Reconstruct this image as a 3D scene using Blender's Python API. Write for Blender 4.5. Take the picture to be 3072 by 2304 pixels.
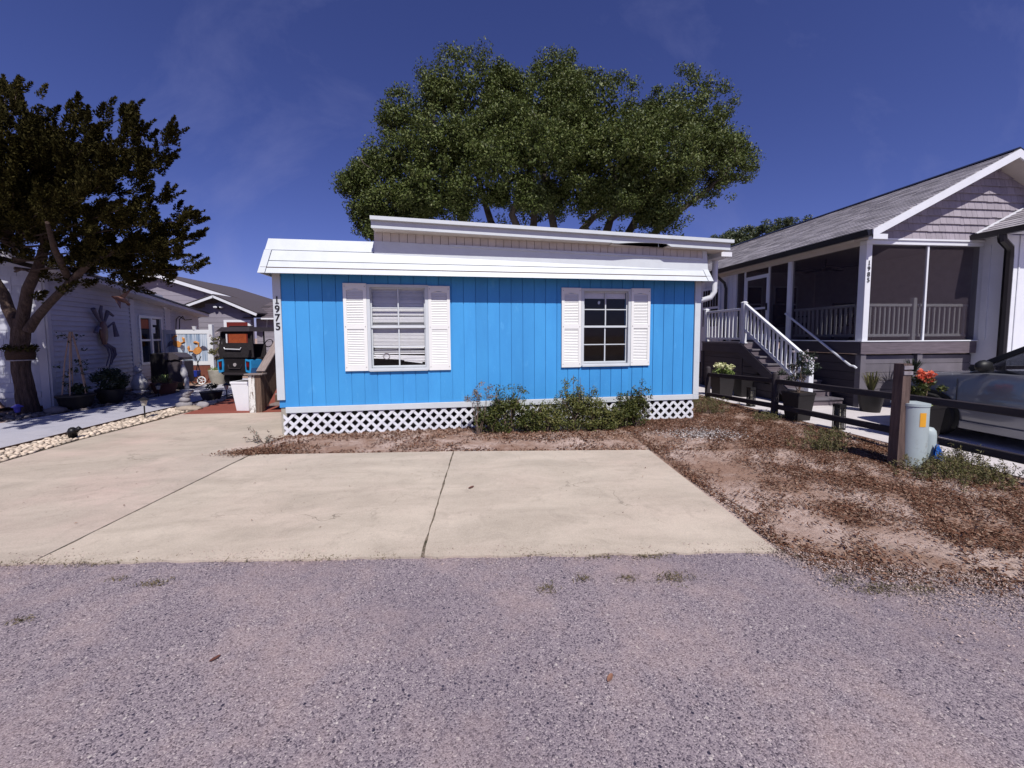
import bpy, bmesh, math, random
import numpy as np
from mathutils import Matrix, Vector, Euler

# ------------------------------------------------------------------ scene, camera, sky, sun
for o in list(bpy.data.objects):
    bpy.data.objects.remove(o)
random.seed(11)
RNG = np.random.default_rng(5)
SC = bpy.context.scene
COL = SC.collection
R_ = math.radians

YAW, PITCH, ROLL = R_(6.0), R_(3.7), R_(0.3)
fwd = Vector((math.sin(YAW) * math.cos(PITCH), math.cos(YAW) * math.cos(PITCH), -math.sin(PITCH)))
rgt = Vector((math.cos(YAW), -math.sin(YAW), 0))
upv = rgt.cross(fwd)
cr = rgt * math.cos(ROLL) - upv * math.sin(ROLL)
cu = upv * math.cos(ROLL) + rgt * math.sin(ROLL)
cam_d = bpy.data.cameras.new('camera')
cam = bpy.data.objects.new('camera', cam_d)
COL.objects.link(cam)
mw = Matrix((cr, cu, -fwd)).transposed().to_4x4()
mw.translation = Vector((0, 0, 1.6))
cam.matrix_world = mw
cam_d.sensor_width = 36.0
cam_d.lens = 36.0 * 385.0 / 1024.0
cam_d.shift_y = -24.0 / 1024.0
cam_d.clip_start = 0.05
cam_d.clip_end = 2000
SC.camera = cam

LIGHT = Vector((-0.15, 0.74, -1.0)).normalized()      # the way the sunlight travels
SUN_EL = math.asin(-LIGHT.z)
SUN_AZ = math.atan2(-LIGHT.x, -LIGHT.y)
world = bpy.data.worlds.new('World')
SC.world = world
world.use_nodes = True
wn, wl = world.node_tree.nodes, world.node_tree.links
bg = wn['Background']
sky = wn.new('ShaderNodeTexSky')
sky.sky_type = 'NISHITA'
sky.sun_disc = False
sky.sun_elevation = SUN_EL
sky.sun_rotation = SUN_AZ
sky.altitude = 10
sky.air_density = 0.9
sky.dust_density = 0.35
sky.ozone_density = 4.0
tint = wn.new('ShaderNodeMix'); tint.data_type = 'RGBA'; tint.blend_type = 'MULTIPLY'
tint.inputs[0].default_value = 1.0
tint.inputs[7].default_value = (0.71, 0.63, 1.12, 1)
wl.new(sky.outputs[0], tint.inputs[6])
# thin cirrus, a little brighter than the blue behind it
tc = wn.new('ShaderNodeTexCoord')
mp = wn.new('ShaderNodeMapping'); mp.inputs['Rotation'].default_value = (0.2, 0.5, 0.9); mp.inputs['Scale'].default_value = (1.2, 4.2, 2.4)
wl.new(tc.outputs['Generated'], mp.inputs[0])
nz = wn.new('ShaderNodeTexNoise'); nz.inputs['Scale'].default_value = 1.6; nz.inputs['Detail'].default_value = 7; nz.inputs['Roughness'].default_value = 0.62
nz.inputs['Distortion'].default_value = 0.6
wl.new(mp.outputs[0], nz.inputs['Vector'])
rp = wn.new('ShaderNodeValToRGB'); rp.color_ramp.elements[0].position = 0.54; rp.color_ramp.elements[1].position = 0.84
rp.color_ramp.elements[0].color = (0, 0, 0, 1); rp.color_ramp.elements[1].color = (0.22, 0.22, 0.22, 1)
wl.new(nz.outputs[0], rp.inputs[0])
cl = wn.new('ShaderNodeMix'); cl.data_type = 'RGBA'
cl.inputs[7].default_value = (4.0, 4.2, 7.6, 1)
wl.new(rp.outputs[0], cl.inputs[0]); wl.new(tint.outputs[2], cl.inputs[6])
wl.new(cl.outputs[2], bg.inputs[0])
bg.inputs[1].default_value = 0.08

sun_d = bpy.data.lights.new('sun', 'SUN')
sun_d.energy = 5.0
sun_d.angle = R_(0.53)
sun_d.color = (1.0, 0.96, 0.91)
sun = bpy.data.objects.new('sun', sun_d)
COL.objects.link(sun)
sun.rotation_euler = LIGHT.to_track_quat('-Z', 'Y').to_euler()

vs = SC.view_settings
vs.view_transform = 'Standard'
vs.look = 'None'
vs.exposure = 0.0
vs.gamma = 1.0
vs.use_curve_mapping = False
SC.cycles.max_bounces = 6
SC.cycles.diffuse_bounces = 2
SC.cycles.transparent_max_bounces = 16
SC.cycles.caustics_reflective = False
SC.cycles.caustics_refractive = False

# ------------------------------------------------------------------ materials
MT = {}

def nodes_of(name):
    m = bpy.data.materials.new(name)
    m.use_nodes = True
    MT[name] = m
    nt = m.node_tree
    return m, nt.nodes, nt.links, nt.nodes['Principled BSDF']

def mixc(N, Lk, fac, a, b, blend='MIX'):
    n = N.new('ShaderNodeMix'); n.data_type = 'RGBA'; n.blend_type = blend
    for sock, v in ((n.inputs[0], fac), (n.inputs[6], a), (n.inputs[7], b)):
        if hasattr(v, 'links') or hasattr(v, 'is_linked'):
            Lk.new(v, sock)
        elif isinstance(v, (int, float)):
            sock.default_value = v
        else:
            sock.default_value = (*v, 1)
    return n.outputs[2]

def ramp(N, Lk, src, p0, p1, c0=(0, 0, 0), c1=(1, 1, 1)):
    r = N.new('ShaderNodeValToRGB')
    r.color_ramp.elements[0].position = p0; r.color_ramp.elements[1].position = p1
    r.color_ramp.elements[0].color = (*c0, 1); r.color_ramp.elements[1].color = (*c1, 1)
    Lk.new(src, r.inputs[0])
    return r.outputs[0]

def position(N, Lk, stretch=(1, 1, 1)):
    g = N.new('ShaderNodeNewGeometry')
    m = N.new('ShaderNodeVectorMath'); m.operation = 'MULTIPLY'
    m.inputs[1].default_value = stretch
    Lk.new(g.outputs['Position'], m.inputs[0])
    return m.outputs[0], g

def noise(N, Lk, vec, scale, detail=4, rough=0.55, dist=0.0):
    n = N.new('ShaderNodeTexNoise')
    n.inputs['Scale'].default_value = scale; n.inputs['Detail'].default_value = detail
    n.inputs['Roughness'].default_value = rough; n.inputs['Distortion'].default_value = dist
    Lk.new(vec, n.inputs['Vector'])
    return n.outputs['Fac']

def set_bump(N, Lk, b, height, strength, dist):
    bp = N.new('ShaderNodeBump'); bp.inputs['Strength'].default_value = strength; bp.inputs['Distance'].default_value = dist
    Lk.new(height, bp.inputs['Height']); Lk.new(bp.outputs[0], b.inputs['Normal'])

def M(name, col, col2=None, scale=6.0, p=(0.35, 0.75), rough=0.6, bump=0.0, bscale=60.0, bdist=0.01, rnd=0.12, spec=0.35, metal=0.0,
      stretch=(1, 1, 1), island=False, dirt=None, dirt_scale=14.0, dirt_p=(0.62, 0.72), coat=0.0):
    m, N, Lk, b = nodes_of(name)
    if col2 is None:
        col2 = tuple(c * 0.78 for c in col)
    vec, g = position(N, Lk, stretch)
    f = ramp(N, Lk, noise(N, Lk, vec, scale, 5, 0.6), *p)
    c = mixc(N, Lk, f, col, col2)
    if dirt:
        f2 = ramp(N, Lk, noise(N, Lk, vec, dirt_scale, 6, 0.7), *dirt_p)
        c = mixc(N, Lk, f2, c, dirt)
    if rnd:
        if island:
            rs = g.outputs['Random Per Island']
        else:
            oi = N.new('ShaderNodeObjectInfo'); rs = oi.outputs['Random']
        mr = N.new('ShaderNodeMapRange'); mr.inputs['To Min'].default_value = 1 - rnd; mr.inputs['To Max'].default_value = 1 + rnd * 0.6
        Lk.new(rs, mr.inputs[0])
        cc = N.new('ShaderNodeCombineColor')
        for i in range(3):
            Lk.new(mr.outputs[0], cc.inputs[i])
        c = mixc(N, Lk, 1.0, c, cc.outputs[0], 'MULTIPLY')
    Lk.new(c, b.inputs['Base Color'])
    b.inputs['Roughness'].default_value = rough
    b.inputs['Metallic'].default_value = metal
    b.inputs['Specular IOR Level'].default_value = spec
    b.inputs['Coat Weight'].default_value = coat
    if bump:
        set_bump(N, Lk, b, noise(N, Lk, vec, bscale, 6, 0.65), bump, bdist)
    return m

def leaf_mat(name, cols, rough=0.45, trans=0.25, spec=0.4):
    """leaf colour picked per leaf from a short list; some light passes through"""
    m, N, Lk, b = nodes_of(name)
    g = N.new('ShaderNodeNewGeometry')
    r = N.new('ShaderNodeValToRGB'); r.color_ramp.interpolation = 'LINEAR'
    els = r.color_ramp.elements
    els[0].position = 0; els[0].color = (*cols[0], 1)
    els[1].position = 1; els[1].color = (*cols[-1], 1)
    for i, c in enumerate(cols[1:-1], 1):
        e = els.new(i / (len(cols) - 1)); e.color = (*c, 1)
    Lk.new(g.outputs['Random Per Island'], r.inputs[0])
    Lk.new(r.outputs[0], b.inputs['Base Color'])
    b.inputs['Roughness'].default_value = rough
    b.inputs['Specular IOR Level'].default_value = spec
    t = N.new('ShaderNodeBsdfTranslucent'); Lk.new(r.outputs[0], t.inputs[0])
    mx = N.new('ShaderNodeMixShader'); mx.inputs[0].default_value = trans
    Lk.new(b.outputs[0], mx.inputs[1]); Lk.new(t.outputs[0], mx.inputs[2])
    Lk.new(mx.outputs[0], N['Material Output'].inputs[0])
    return m

def glass_mat(name, tint=(0.75, 0.8, 0.85), base=0.06, dust=0.0):
    m, N, Lk, b = nodes_of(name)
    N.remove(b)
    tr = N.new('ShaderNodeBsdfTransparent'); tr.inputs[0].default_value = (*tint, 1)
    gl = N.new('ShaderNodeBsdfGlossy'); gl.inputs['Roughness'].default_value = 0.03
    fr = N.new('ShaderNodeLayerWeight'); fr.inputs[0].default_value = 0.5
    pw = N.new('ShaderNodeMath'); pw.operation = 'POWER'; pw.inputs[1].default_value = 4.0
    Lk.new(fr.outputs['Facing'], pw.inputs[0])
    ad = N.new('ShaderNodeMath'); ad.operation = 'MULTIPLY_ADD'; ad.inputs[1].default_value = 0.9; ad.inputs[2].default_value = base
    Lk.new(pw.outputs[0], ad.inputs[0])
    mx = N.new('ShaderNodeMixShader')
    Lk.new(ad.outputs[0], mx.inputs[0]); Lk.new(tr.outputs[0], mx.inputs[1]); Lk.new(gl.outputs[0], mx.inputs[2])
    out = mx.outputs[0]
    if dust:
        df = N.new('ShaderNodeBsdfDiffuse'); df.inputs[0].default_value = (0.4, 0.38, 0.36, 1)
        m2 = N.new('ShaderNodeMixShader'); m2.inputs[0].default_value = dust
        Lk.new(out, m2.inputs[1]); Lk.new(df.outputs[0], m2.inputs[2]); out = m2.outputs[0]
    Lk.new(out, N['Material Output'].inputs[0])
    return m

def screen_mat(name, cover, col):
    m, N, Lk, b = nodes_of(name)
    N.remove(b)
    tr = N.new('ShaderNodeBsdfTransparent')
    df = N.new('ShaderNodeBsdfDiffuse'); df.inputs[0].default_value = (*col, 1)
    mx = N.new('ShaderNodeMixShader'); mx.inputs[0].default_value = cover
    Lk.new(tr.outputs[0], mx.inputs[1]); Lk.new(df.outputs[0], mx.inputs[2])
    Lk.new(mx.outputs[0], N['Material Output'].inputs[0])
    return m

def asphalt_mat():
    m, N, Lk, b = nodes_of('asphalt')
    vec, g = position(N, Lk)
    v = N.new('ShaderNodeTexVoronoi'); v.inputs['Scale'].default_value = 165; v.inputs['Randomness'].default_value = 1
    Lk.new(vec, v.inputs['Vector'])
    sp = N.new('ShaderNodeSeparateColor'); Lk.new(v.outputs['Color'], sp.inputs[0])
    cr_ = N.new('ShaderNodeValToRGB')
    els = cr_.color_ramp.elements
    els[0].position = 0.0; els[0].color = (0.06, 0.05, 0.07, 1)
    els[1].position = 1.0; els[1].color = (0.56, 0.52, 0.51, 1)
    for p, c in ((0.16, (0.14, 0.12, 0.15)), (0.38, (0.27, 0.235, 0.265)), (0.92, (0.365, 0.325, 0.35))):
        e = els.new(p); e.color = (*c, 1)
    Lk.new(sp.outputs[0], cr_.inputs[0])
    base = cr_.outputs[0]
    # larger dark and pale stones here and there
    v2 = N.new('ShaderNodeTexVoronoi'); v2.inputs['Scale'].default_value = 34
    Lk.new(vec, v2.inputs['Vector'])
    sp2 = N.new('ShaderNodeSeparateColor'); Lk.new(v2.outputs['Color'], sp2.inputs[0])
    near = ramp(N, Lk, v2.outputs['Distance'], 0.20, 0.26, (1, 1, 1), (0, 0, 0))
    dk = ramp(N, Lk, sp2.outputs[0], 0.86, 0.87)
    lt = ramp(N, Lk, sp2.outputs[1], 0.95, 0.96)
    fd = N.new('ShaderNodeMath'); fd.operation = 'MULTIPLY'; Lk.new(near, fd.inputs[0]); Lk.new(dk, fd.inputs[1])
    fl = N.new('ShaderNodeMath'); fl.operation = 'MULTIPLY'; Lk.new(near, fl.inputs[0]); Lk.new(lt, fl.inputs[1])
    base = mixc(N, Lk, fd.outputs[0], base, (0.035, 0.032, 0.06))
    base = mixc(N, Lk, fl.outputs[0], base, (0.55, 0.52, 0.5))
    # worn pinkish, sandy and darker drifts
    sand = ramp(N, Lk, noise(N, Lk, vec, 1.3, 6, 0.7), 0.46, 0.70, (0, 0, 0), (0.62, 0.62, 0.62))
    base = mixc(N, Lk, sand, base, (0.46, 0.365, 0.345))
    dark = ramp(N, Lk, noise(N, Lk, vec, 0.9, 5, 0.6, 0.4), 0.45, 0.75, (0, 0, 0), (0.45, 0.45, 0.45))
    base = mixc(N, Lk, dark, base, (0.16, 0.14, 0.18))
    fine = ramp(N, Lk, noise(N, Lk, vec, 230, 3, 0.7), 0.3, 0.75, (0.66, 0.62, 0.60), (1.12, 1.05, 1.02))
    base = mixc(N, Lk, 1.0, base, fine, 'MULTIPLY')
    Lk.new(base, b.inputs['Base Color'])
    b.inputs['Roughness'].default_value = 0.85
    b.inputs['Specular IOR Level'].default_value = 0.25
    inv = N.new('ShaderNodeMath'); inv.operation = 'SUBTRACT'; inv.inputs[0].default_value = 1.0
    Lk.new(v.outputs['Distance'], inv.inputs[1])
    set_bump(N, Lk, b, inv.outputs[0], 0.55, 0.005)
    return m

def concrete_mat(name, col, stain, warm, seed=0.0, broom=True):
    m, N, Lk, b = nodes_of(name)
    vec, g = position(N, Lk)
    off = N.new('ShaderNodeVectorMath'); off.operation = 'ADD'; off.inputs[1].default_value = (seed, seed * 1.7, 0)
    Lk.new(vec, off.inputs[0]); vec = off.outputs[0]
    st = N.new('ShaderNodeVectorMath'); st.operation = 'MULTIPLY'; st.inputs[1].default_value = (0.55, 1.5, 1)
    Lk.new(vec, st.inputs[0])
    f1 = ramp(N, Lk, noise(N, Lk, st.outputs[0], 1.7, 7, 0.68, 0.5), 0.36, 0.70, (0, 0, 0), (0.8, 0.8, 0.8))
    f2 = ramp(N, Lk, noise(N, Lk, vec, 0.7, 4, 0.6), 0.45, 0.7, (0, 0, 0), (0.7, 0.7, 0.7))
    f3 = ramp(N, Lk, noise(N, Lk, vec, 4.0, 8, 0.75, 0.8), 0.52, 0.76, (0, 0, 0), (0.42, 0.42, 0.42))
    c = mixc(N, Lk, f2, col, warm)
    c = mixc(N, Lk, f1, c, stain)
    c = mixc(N, Lk, f3, c, tuple(x * 0.62 for x in stain))
    # pale scuffs
    f4 = ramp(N, Lk, noise(N, Lk, st.outputs[0], 2.6, 6, 0.7, 0.3), 0.62, 0.85, (0, 0, 0), (0.5, 0.5, 0.5))
    c = mixc(N, Lk, f4, c, tuple(min(0.75, x * 1.35) for x in col))
    # hairline cracks, broken up so that they come and go
    wv = N.new('ShaderNodeVectorMath'); wv.operation = 'ADD'
    nn = N.new('ShaderNodeTexNoise'); nn.inputs['Scale'].default_value = 2.2; nn.inputs['Detail'].default_value = 6
    Lk.new(vec, nn.inputs['Vector']); Lk.new(nn.outputs['Color'], wv.inputs[0]); Lk.new(vec, wv.inputs[1])
    vc = N.new('ShaderNodeTexVoronoi'); vc.feature = 'DISTANCE_TO_EDGE'; vc.inputs['Scale'].default_value = 0.42
    Lk.new(wv.outputs[0], vc.inputs['Vector'])
    hair = ramp(N, Lk, vc.outputs['Distance'], 0.0015, 0.0035, (1, 1, 1), (0, 0, 0))
    gate = ramp(N, Lk, noise(N, Lk, vec, 1.1, 3), 0.50, 0.60, (0, 0, 0), (0.7, 0.7, 0.7))
    hm = N.new('ShaderNodeMath'); hm.operation = 'MULTIPLY'; Lk.new(hair, hm.inputs[0]); Lk.new(gate, hm.inputs[1])
    c = mixc(N, Lk, hm.outputs[0], c, (0.10, 0.085, 0.06))
    # scattered dark specks
    spk = N.new('ShaderNodeTexVoronoi'); spk.inputs['Scale'].default_value = 9
    Lk.new(vec, spk.inputs['Vector'])
    sd_ = ramp(N, Lk, spk.outputs['Distance'], 0.03, 0.06, (0.6, 0.6, 0.6), (0, 0, 0))
    c = mixc(N, Lk, sd_, c, (0.14, 0.11, 0.08))
    sp = ramp(N, Lk, noise(N, Lk, vec, 160, 2, 0.6), 0.25, 0.8, (0.80, 0.80, 0.80), (1.14, 1.14, 1.14))
    c = mixc(N, Lk, 1.0, c, sp, 'MULTIPLY')
    Lk.new(c, b.inputs['Base Color'])
    b.inputs['Roughness'].default_value = 0.85
    b.inputs['Specular IOR Level'].default_value = 0.2
    if broom:
        br = N.new('ShaderNodeVectorMath'); br.operation = 'MULTIPLY'; br.inputs[1].default_value = (90, 3, 1)
        Lk.new(vec, br.inputs[0])
        set_bump(N, Lk, b, noise(N, Lk, br.outputs[0], 1.0, 3, 0.6), 0.35, 0.006)
    else:
        set_bump(N, Lk, b, noise(N, Lk, vec, 90, 5, 0.7), 0.3, 0.006)
    return m

def soil_mat():
    m, N, Lk, b = nodes_of('sandy_soil')
    vec, g = position(N, Lk)
    f1 = ramp(N, Lk, noise(N, Lk, vec, 1.1, 7, 0.65, 0.3), 0.38, 0.58)
    c = mixc(N, Lk, f1, (0.60, 0.465, 0.40), (0.33, 0.21, 0.155))
    f2 = ramp(N, Lk, noise(N, Lk, vec, 9.0, 8, 0.75, 0.6), 0.50, 0.70, (0, 0, 0), (0.8, 0.8, 0.8))
    c = mixc(N, Lk, f2, c, (0.15, 0.08, 0.055))
    f3 = ramp(N, Lk, noise(N, Lk, vec, 3.0, 6, 0.6), 0.58, 0.75, (0, 0, 0), (0.5, 0.5, 0.5))
    c = mixc(N, Lk, f3, c, (0.34, 0.30, 0.26))
    sp = ramp(N, Lk, noise(N, Lk, vec, 130, 3, 0.7), 0.25, 0.8, (0.7, 0.7, 0.7), (1.2, 1.2, 1.2))
    c = mixc(N, Lk, 1.0, c, sp, 'MULTIPLY')
    Lk.new(c, b.inputs['Base Color'])
    b.inputs['Roughness'].default_value = 0.95
    b.inputs['Specular IOR Level'].default_value = 0.1
    set_bump(N, Lk, b, noise(N, Lk, vec, 35, 8, 0.75), 0.8, 0.03)
    return m

asphalt_mat(); soil_mat()
concrete_mat('concrete_pad', (0.545, 0.465, 0.375), (0.37, 0.315, 0.25), (0.56, 0.45, 0.37))
concrete_mat('concrete_pink', (0.52, 0.44, 0.36), (0.37, 0.315, 0.255), (0.57, 0.42, 0.36), 3.1, False)
concrete_mat('concrete_grey', (0.42, 0.41, 0.46), (0.33, 0.33, 0.38), (0.45, 0.43, 0.45), 7.7, False)
concrete_mat('concrete_white', (0.62, 0.58, 0.58), (0.52, 0.48, 0.48), (0.63, 0.58, 0.57), 5.2, False)
concrete_mat('red_paint_concrete', (0.26, 0.075, 0.05), (0.20, 0.06, 0.045), (0.30, 0.095, 0.07), 1.3, False)
M('crack_dirt', (0.17, 0.135, 0.10), (0.045, 0.04, 0.022), scale=16, p=(0.45, 0.6), rough=0.95, rnd=0)
M('bed_soil', (0.05, 0.04, 0.03), (0.10, 0.08, 0.05), scale=20, rough=0.95, rnd=0)
M('blue_paint', (0.058, 0.325, 0.69), (0.046, 0.265, 0.60), scale=2.2, rough=0.55, bump=0.7, bscale=120, bdist=0.005, rnd=0.06, stretch=(1, 1, 0.35),
  dirt=(0.10, 0.40, 0.76), dirt_scale=9, dirt_p=(0.60, 0.80))
M('white_paint', (0.59, 0.625, 0.645), (0.53, 0.56, 0.58), scale=4, rough=0.5, bump=0.25, bscale=45, bdist=0.004, rnd=0.05,
  dirt=(0.42, 0.39, 0.37), dirt_scale=20, dirt_p=(0.65, 0.80))
M('white_vinyl', (0.72, 0.73, 0.76), (0.67, 0.68, 0.71), scale=5, rough=0.4, rnd=0.03)
M('cream_siding', (0.60, 0.55, 0.50), (0.54, 0.49, 0.44), scale=7, rough=0.6, bump=0.2, bscale=90, rnd=0.06)
M('shutter_white', (0.80, 0.80, 0.77), (0.76, 0.76, 0.73), scale=6, rough=0.45, rnd=0.02)
M('void_shade', (0.012, 0.009, 0.008), rough=0.9, rnd=0)  # near-black colour standing in for shade in hollow spaces
M('room_brown', (0.10, 0.065, 0.05), (0.06, 0.035, 0.03), scale=2, rough=0.9, rnd=0)
M('blind_white', (0.84, 0.84, 0.82), (0.78, 0.78, 0.76), scale=10, rough=0.5, rnd=0.15)
M('lattice_white', (0.72, 0.73, 0.76), (0.60, 0.60, 0.64), scale=9, rough=0.55, rnd=0.06, dirt=(0.35, 0.30, 0.27), dirt_scale=16, dirt_p=(0.66, 0.80))
M('black_paint', (0.012, 0.012, 0.014), rough=0.45, rnd=0)
M('brown_soffit', (0.10, 0.055, 0.04), rough=0.8, rnd=0)
M('roof_membrane', (0.45, 0.44, 0.44), rough=0.8, rnd=0)
M('wood_brown', (0.16, 0.105, 0.075), (0.07, 0.04, 0.03), scale=3, rough=0.8, bump=0.6, bscale=18, bdist=0.01, stretch=(12, 12, 1.0), rnd=0.18)
M('wood_grey_cap', (0.27, 0.22, 0.20), (0.16, 0.12, 0.11), scale=4, rough=0.85, bump=0.5, bscale=20, stretch=(10, 1.5, 1.5), rnd=0.1)
M('wood_peeling', (0.72, 0.70, 0.66), (0.66, 0.65, 0.62), scale=5, rough=0.8, bump=0.6, bscale=20, stretch=(4, 4, 1), rnd=0,
  dirt=(0.13, 0.08, 0.05), dirt_scale=10, dirt_p=(0.54, 0.60))
M('post_wood', (0.15, 0.10, 0.085), (0.06, 0.038, 0.035), scale=3, rough=0.85, bump=0.9, bscale=14, bdist=0.015, stretch=(14, 14, 0.8), rnd=0.1)
M('fence_dark', (0.045, 0.036, 0.04), (0.025, 0.02, 0.024), scale=5, rough=0.7, bump=0.4, bscale=20, stretch=(5, 0.6, 5), rnd=0.15)
M('deck_dark', (0.062, 0.052, 0.062), (0.045, 0.036, 0.045), scale=4, rough=0.7, bump=0.25, bscale=20, rnd=0.1, stretch=(0.6, 0.6, 6))  # dark boards; the side ones carry their shade in this colour
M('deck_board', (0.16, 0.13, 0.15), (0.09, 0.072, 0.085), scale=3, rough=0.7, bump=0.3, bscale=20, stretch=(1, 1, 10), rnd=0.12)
M('tread_grey', (0.15, 0.135, 0.155), (0.11, 0.10, 0.115), scale=3, rough=0.7, rnd=0.1)  # paler grey of the lit treads and front skirting
M('gable_shake', (0.33, 0.295, 0.33), (0.275, 0.245, 0.275), scale=7, rough=0.75, bump=0.35, bscale=40, stretch=(5, 5, 0.6), rnd=0.14)
M('roof_shingle', (0.37, 0.345, 0.37), (0.29, 0.27, 0.29), scale=40, rough=0.9, bump=0.4, bscale=160, rnd=0.32)
M('roof_shingle_far', (0.37, 0.345, 0.37), (0.29, 0.27, 0.29), scale=40, rough=0.9, bump=0.4, bscale=160, rnd=0.32, island=True)
M('roof_shingle_brown', (0.115, 0.095, 0.105), (0.075, 0.06, 0.07), scale=40, rough=0.9, bump=0.5, bscale=160, rnd=0.5, island=True)
M('gutter_black', (0.012, 0.011, 0.013), rough=0.35, rnd=0, spec=0.5)
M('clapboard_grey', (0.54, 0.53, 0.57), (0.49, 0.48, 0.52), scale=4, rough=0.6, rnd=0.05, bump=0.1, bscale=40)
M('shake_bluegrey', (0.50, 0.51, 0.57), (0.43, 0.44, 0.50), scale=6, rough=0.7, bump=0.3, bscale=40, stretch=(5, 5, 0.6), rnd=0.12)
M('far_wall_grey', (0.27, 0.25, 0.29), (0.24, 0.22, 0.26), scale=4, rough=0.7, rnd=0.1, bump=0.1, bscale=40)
M('porch_wall', (0.60, 0.57, 0.60), rough=0.8, rnd=0)
M('porch_ceiling', (0.34, 0.31, 0.33), rough=0.8, rnd=0)
M('brick_stone', (0.16, 0.15, 0.17), (0.10, 0.095, 0.11), scale=8, rough=0.9, bump=0.5, bscale=30)
M('pebble', (0.62, 0.52, 0.41), (0.44, 0.34, 0.26), scale=14, rough=0.7, rnd=0.42, bump=0.2, bscale=60)
M('pebble_far', (0.62, 0.52, 0.41), (0.40, 0.31, 0.24), scale=14, rough=0.7, rnd=0.5, island=True)
M('dark_rock', (0.17, 0.145, 0.14), (0.10, 0.085, 0.085), scale=12, rough=0.85, rnd=0.45, island=True, bump=0.4, bscale=40)
M('grey_stone', (0.30, 0.28, 0.29), (0.20, 0.185, 0.19), scale=9, rough=0.85, rnd=0.15, bump=0.4, bscale=40)
M('white_gravel', (0.54, 0.50, 0.48), (0.36, 0.32, 0.31), scale=20, rough=0.8, rnd=0.4, island=True)
M('sand_grit', (0.46, 0.36, 0.32), (0.34, 0.26, 0.24), scale=20, rough=0.95, rnd=0.45, island=True, spec=0.1)
M('edging_brown', (0.075, 0.04, 0.028), rough=0.85, rnd=0.1)
M('bark_cedar', (0.115, 0.075, 0.06), (0.035, 0.022, 0.018), scale=3.0, rough=0.95, bump=1.0, bscale=9, bdist=0.05, stretch=(6, 6, 1.2), rnd=0)
M('bark_oak', (0.125, 0.105, 0.09), (0.055, 0.045, 0.04), scale=5, rough=0.95, bump=0.8, bscale=14, bdist=0.04, rnd=0)
M('twig', (0.16, 0.11, 0.085), rough=0.9, rnd=0.1)
M('moss_brown', (0.075, 0.042, 0.026), (0.04, 0.022, 0.014), scale=14, rough=1.0, bump=1.0, bscale=40, bdist=0.03, rnd=0)
leaf_mat('oak_leaf', [(0.040, 0.056, 0.013), (0.060, 0.082, 0.019), (0.082, 0.108, 0.026), (0.112, 0.138, 0.036), (0.17, 0.185, 0.068)], rough=0.5, trans=0.15, spec=0.2)
leaf_mat('far_oak_leaf', [(0.03, 0.045, 0.018), (0.055, 0.075, 0.03), (0.09, 0.10, 0.045)], rough=0.5, trans=0.2)
leaf_mat('cedar_leaf', [(0.013, 0.012, 0.003), (0.029, 0.026, 0.007), (0.048, 0.042, 0.012), (0.072, 0.058, 0.018)], rough=0.8, trans=0.12, spec=0.06)
leaf_mat('bush_leaf', [(0.026, 0.034, 0.009), (0.052, 0.066, 0.015), (0.085, 0.098, 0.022), (0.13, 0.13, 0.036)], rough=0.5, trans=0.2, spec=0.25)
leaf_mat('olive_leaf', [(0.05, 0.06, 0.018), (0.10, 0.115, 0.03), (0.15, 0.155, 0.045), (0.19, 0.17, 0.06)], rough=0.5, trans=0.2, spec=0.25)
leaf_mat('nandina_leaf', [(0.22, 0.14, 0.11), (0.30, 0.20, 0.15), (0.16, 0.17, 0.13), (0.10, 0.12, 0.09)], rough=0.5, trans=0.2)
leaf_mat('weed_leaf', [(0.065, 0.07, 0.022), (0.115, 0.115, 0.036), (0.17, 0.155, 0.06), (0.20, 0.15, 0.075)], rough=0.6, trans=0.2)
leaf_mat('dark_leaf', [(0.012, 0.02, 0.01), (0.022, 0.036, 0.016), (0.04, 0.055, 0.025)], rough=0.45, trans=0.15)
leaf_mat('lime_leaf', [(0.12, 0.19, 0.04), (0.20, 0.28, 0.07), (0.26, 0.33, 0.10)], rough=0.5, trans=0.25)
leaf_mat('litter_leaf', [(0.055, 0.022, 0.013), (0.092, 0.039, 0.022), (0.13, 0.057, 0.033), (0.17, 0.08, 0.048), (0.23, 0.13, 0.085), (0.36, 0.25, 0.18)], rough=0.7, trans=0.05, spec=0.2)
leaf_mat('dry_grass', [(0.17, 0.12, 0.06), (0.13, 0.105, 0.05), (0.09, 0.085, 0.04), (0.22, 0.16, 0.10)], rough=0.8, trans=0.15)
leaf_mat('rose_petal', [(0.75, 0.10, 0.05), (0.80, 0.17, 0.09), (0.82, 0.28, 0.18)], rough=0.5, trans=0.3)
leaf_mat('cream_petal', [(0.62, 0.62, 0.34), (0.72, 0.70, 0.45), (0.55, 0.60, 0.28)], rough=0.6, trans=0.3)
leaf_mat('white_petal', [(0.75, 0.72, 0.72), (0.8, 0.66, 0.68)], rough=0.6, trans=0.3)
glass_mat('window_glass', (0.93, 0.93, 0.94), 0.02)
glass_mat('dark_glass', (0.25, 0.26, 0.30), 0.05)
screen_mat('insect_screen', 0.40, (0.055, 0.043, 0.052))
M('planter_black', (0.016, 0.014, 0.015), rough=0.5, rnd=0.2)
M('planter_dark', (0.022, 0.019, 0.020), rough=0.6, rnd=0.2, bump=0.1, bscale=30)
M('planter_white', (0.80, 0.80, 0.81), (0.74, 0.74, 0.76), scale=3, rough=0.45, rnd=0.02)
M('planter_stone', (0.42, 0.39, 0.33), (0.27, 0.24, 0.20), scale=7, rough=0.85, rnd=0.1, bump=0.3, bscale=30)
M('terracotta', (0.13, 0.05, 0.035), (0.08, 0.03, 0.022), scale=5, rough=0.8, rnd=0.1)
M('pot_soil', (0.03, 0.02, 0.015), rough=1, rnd=0)
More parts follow.
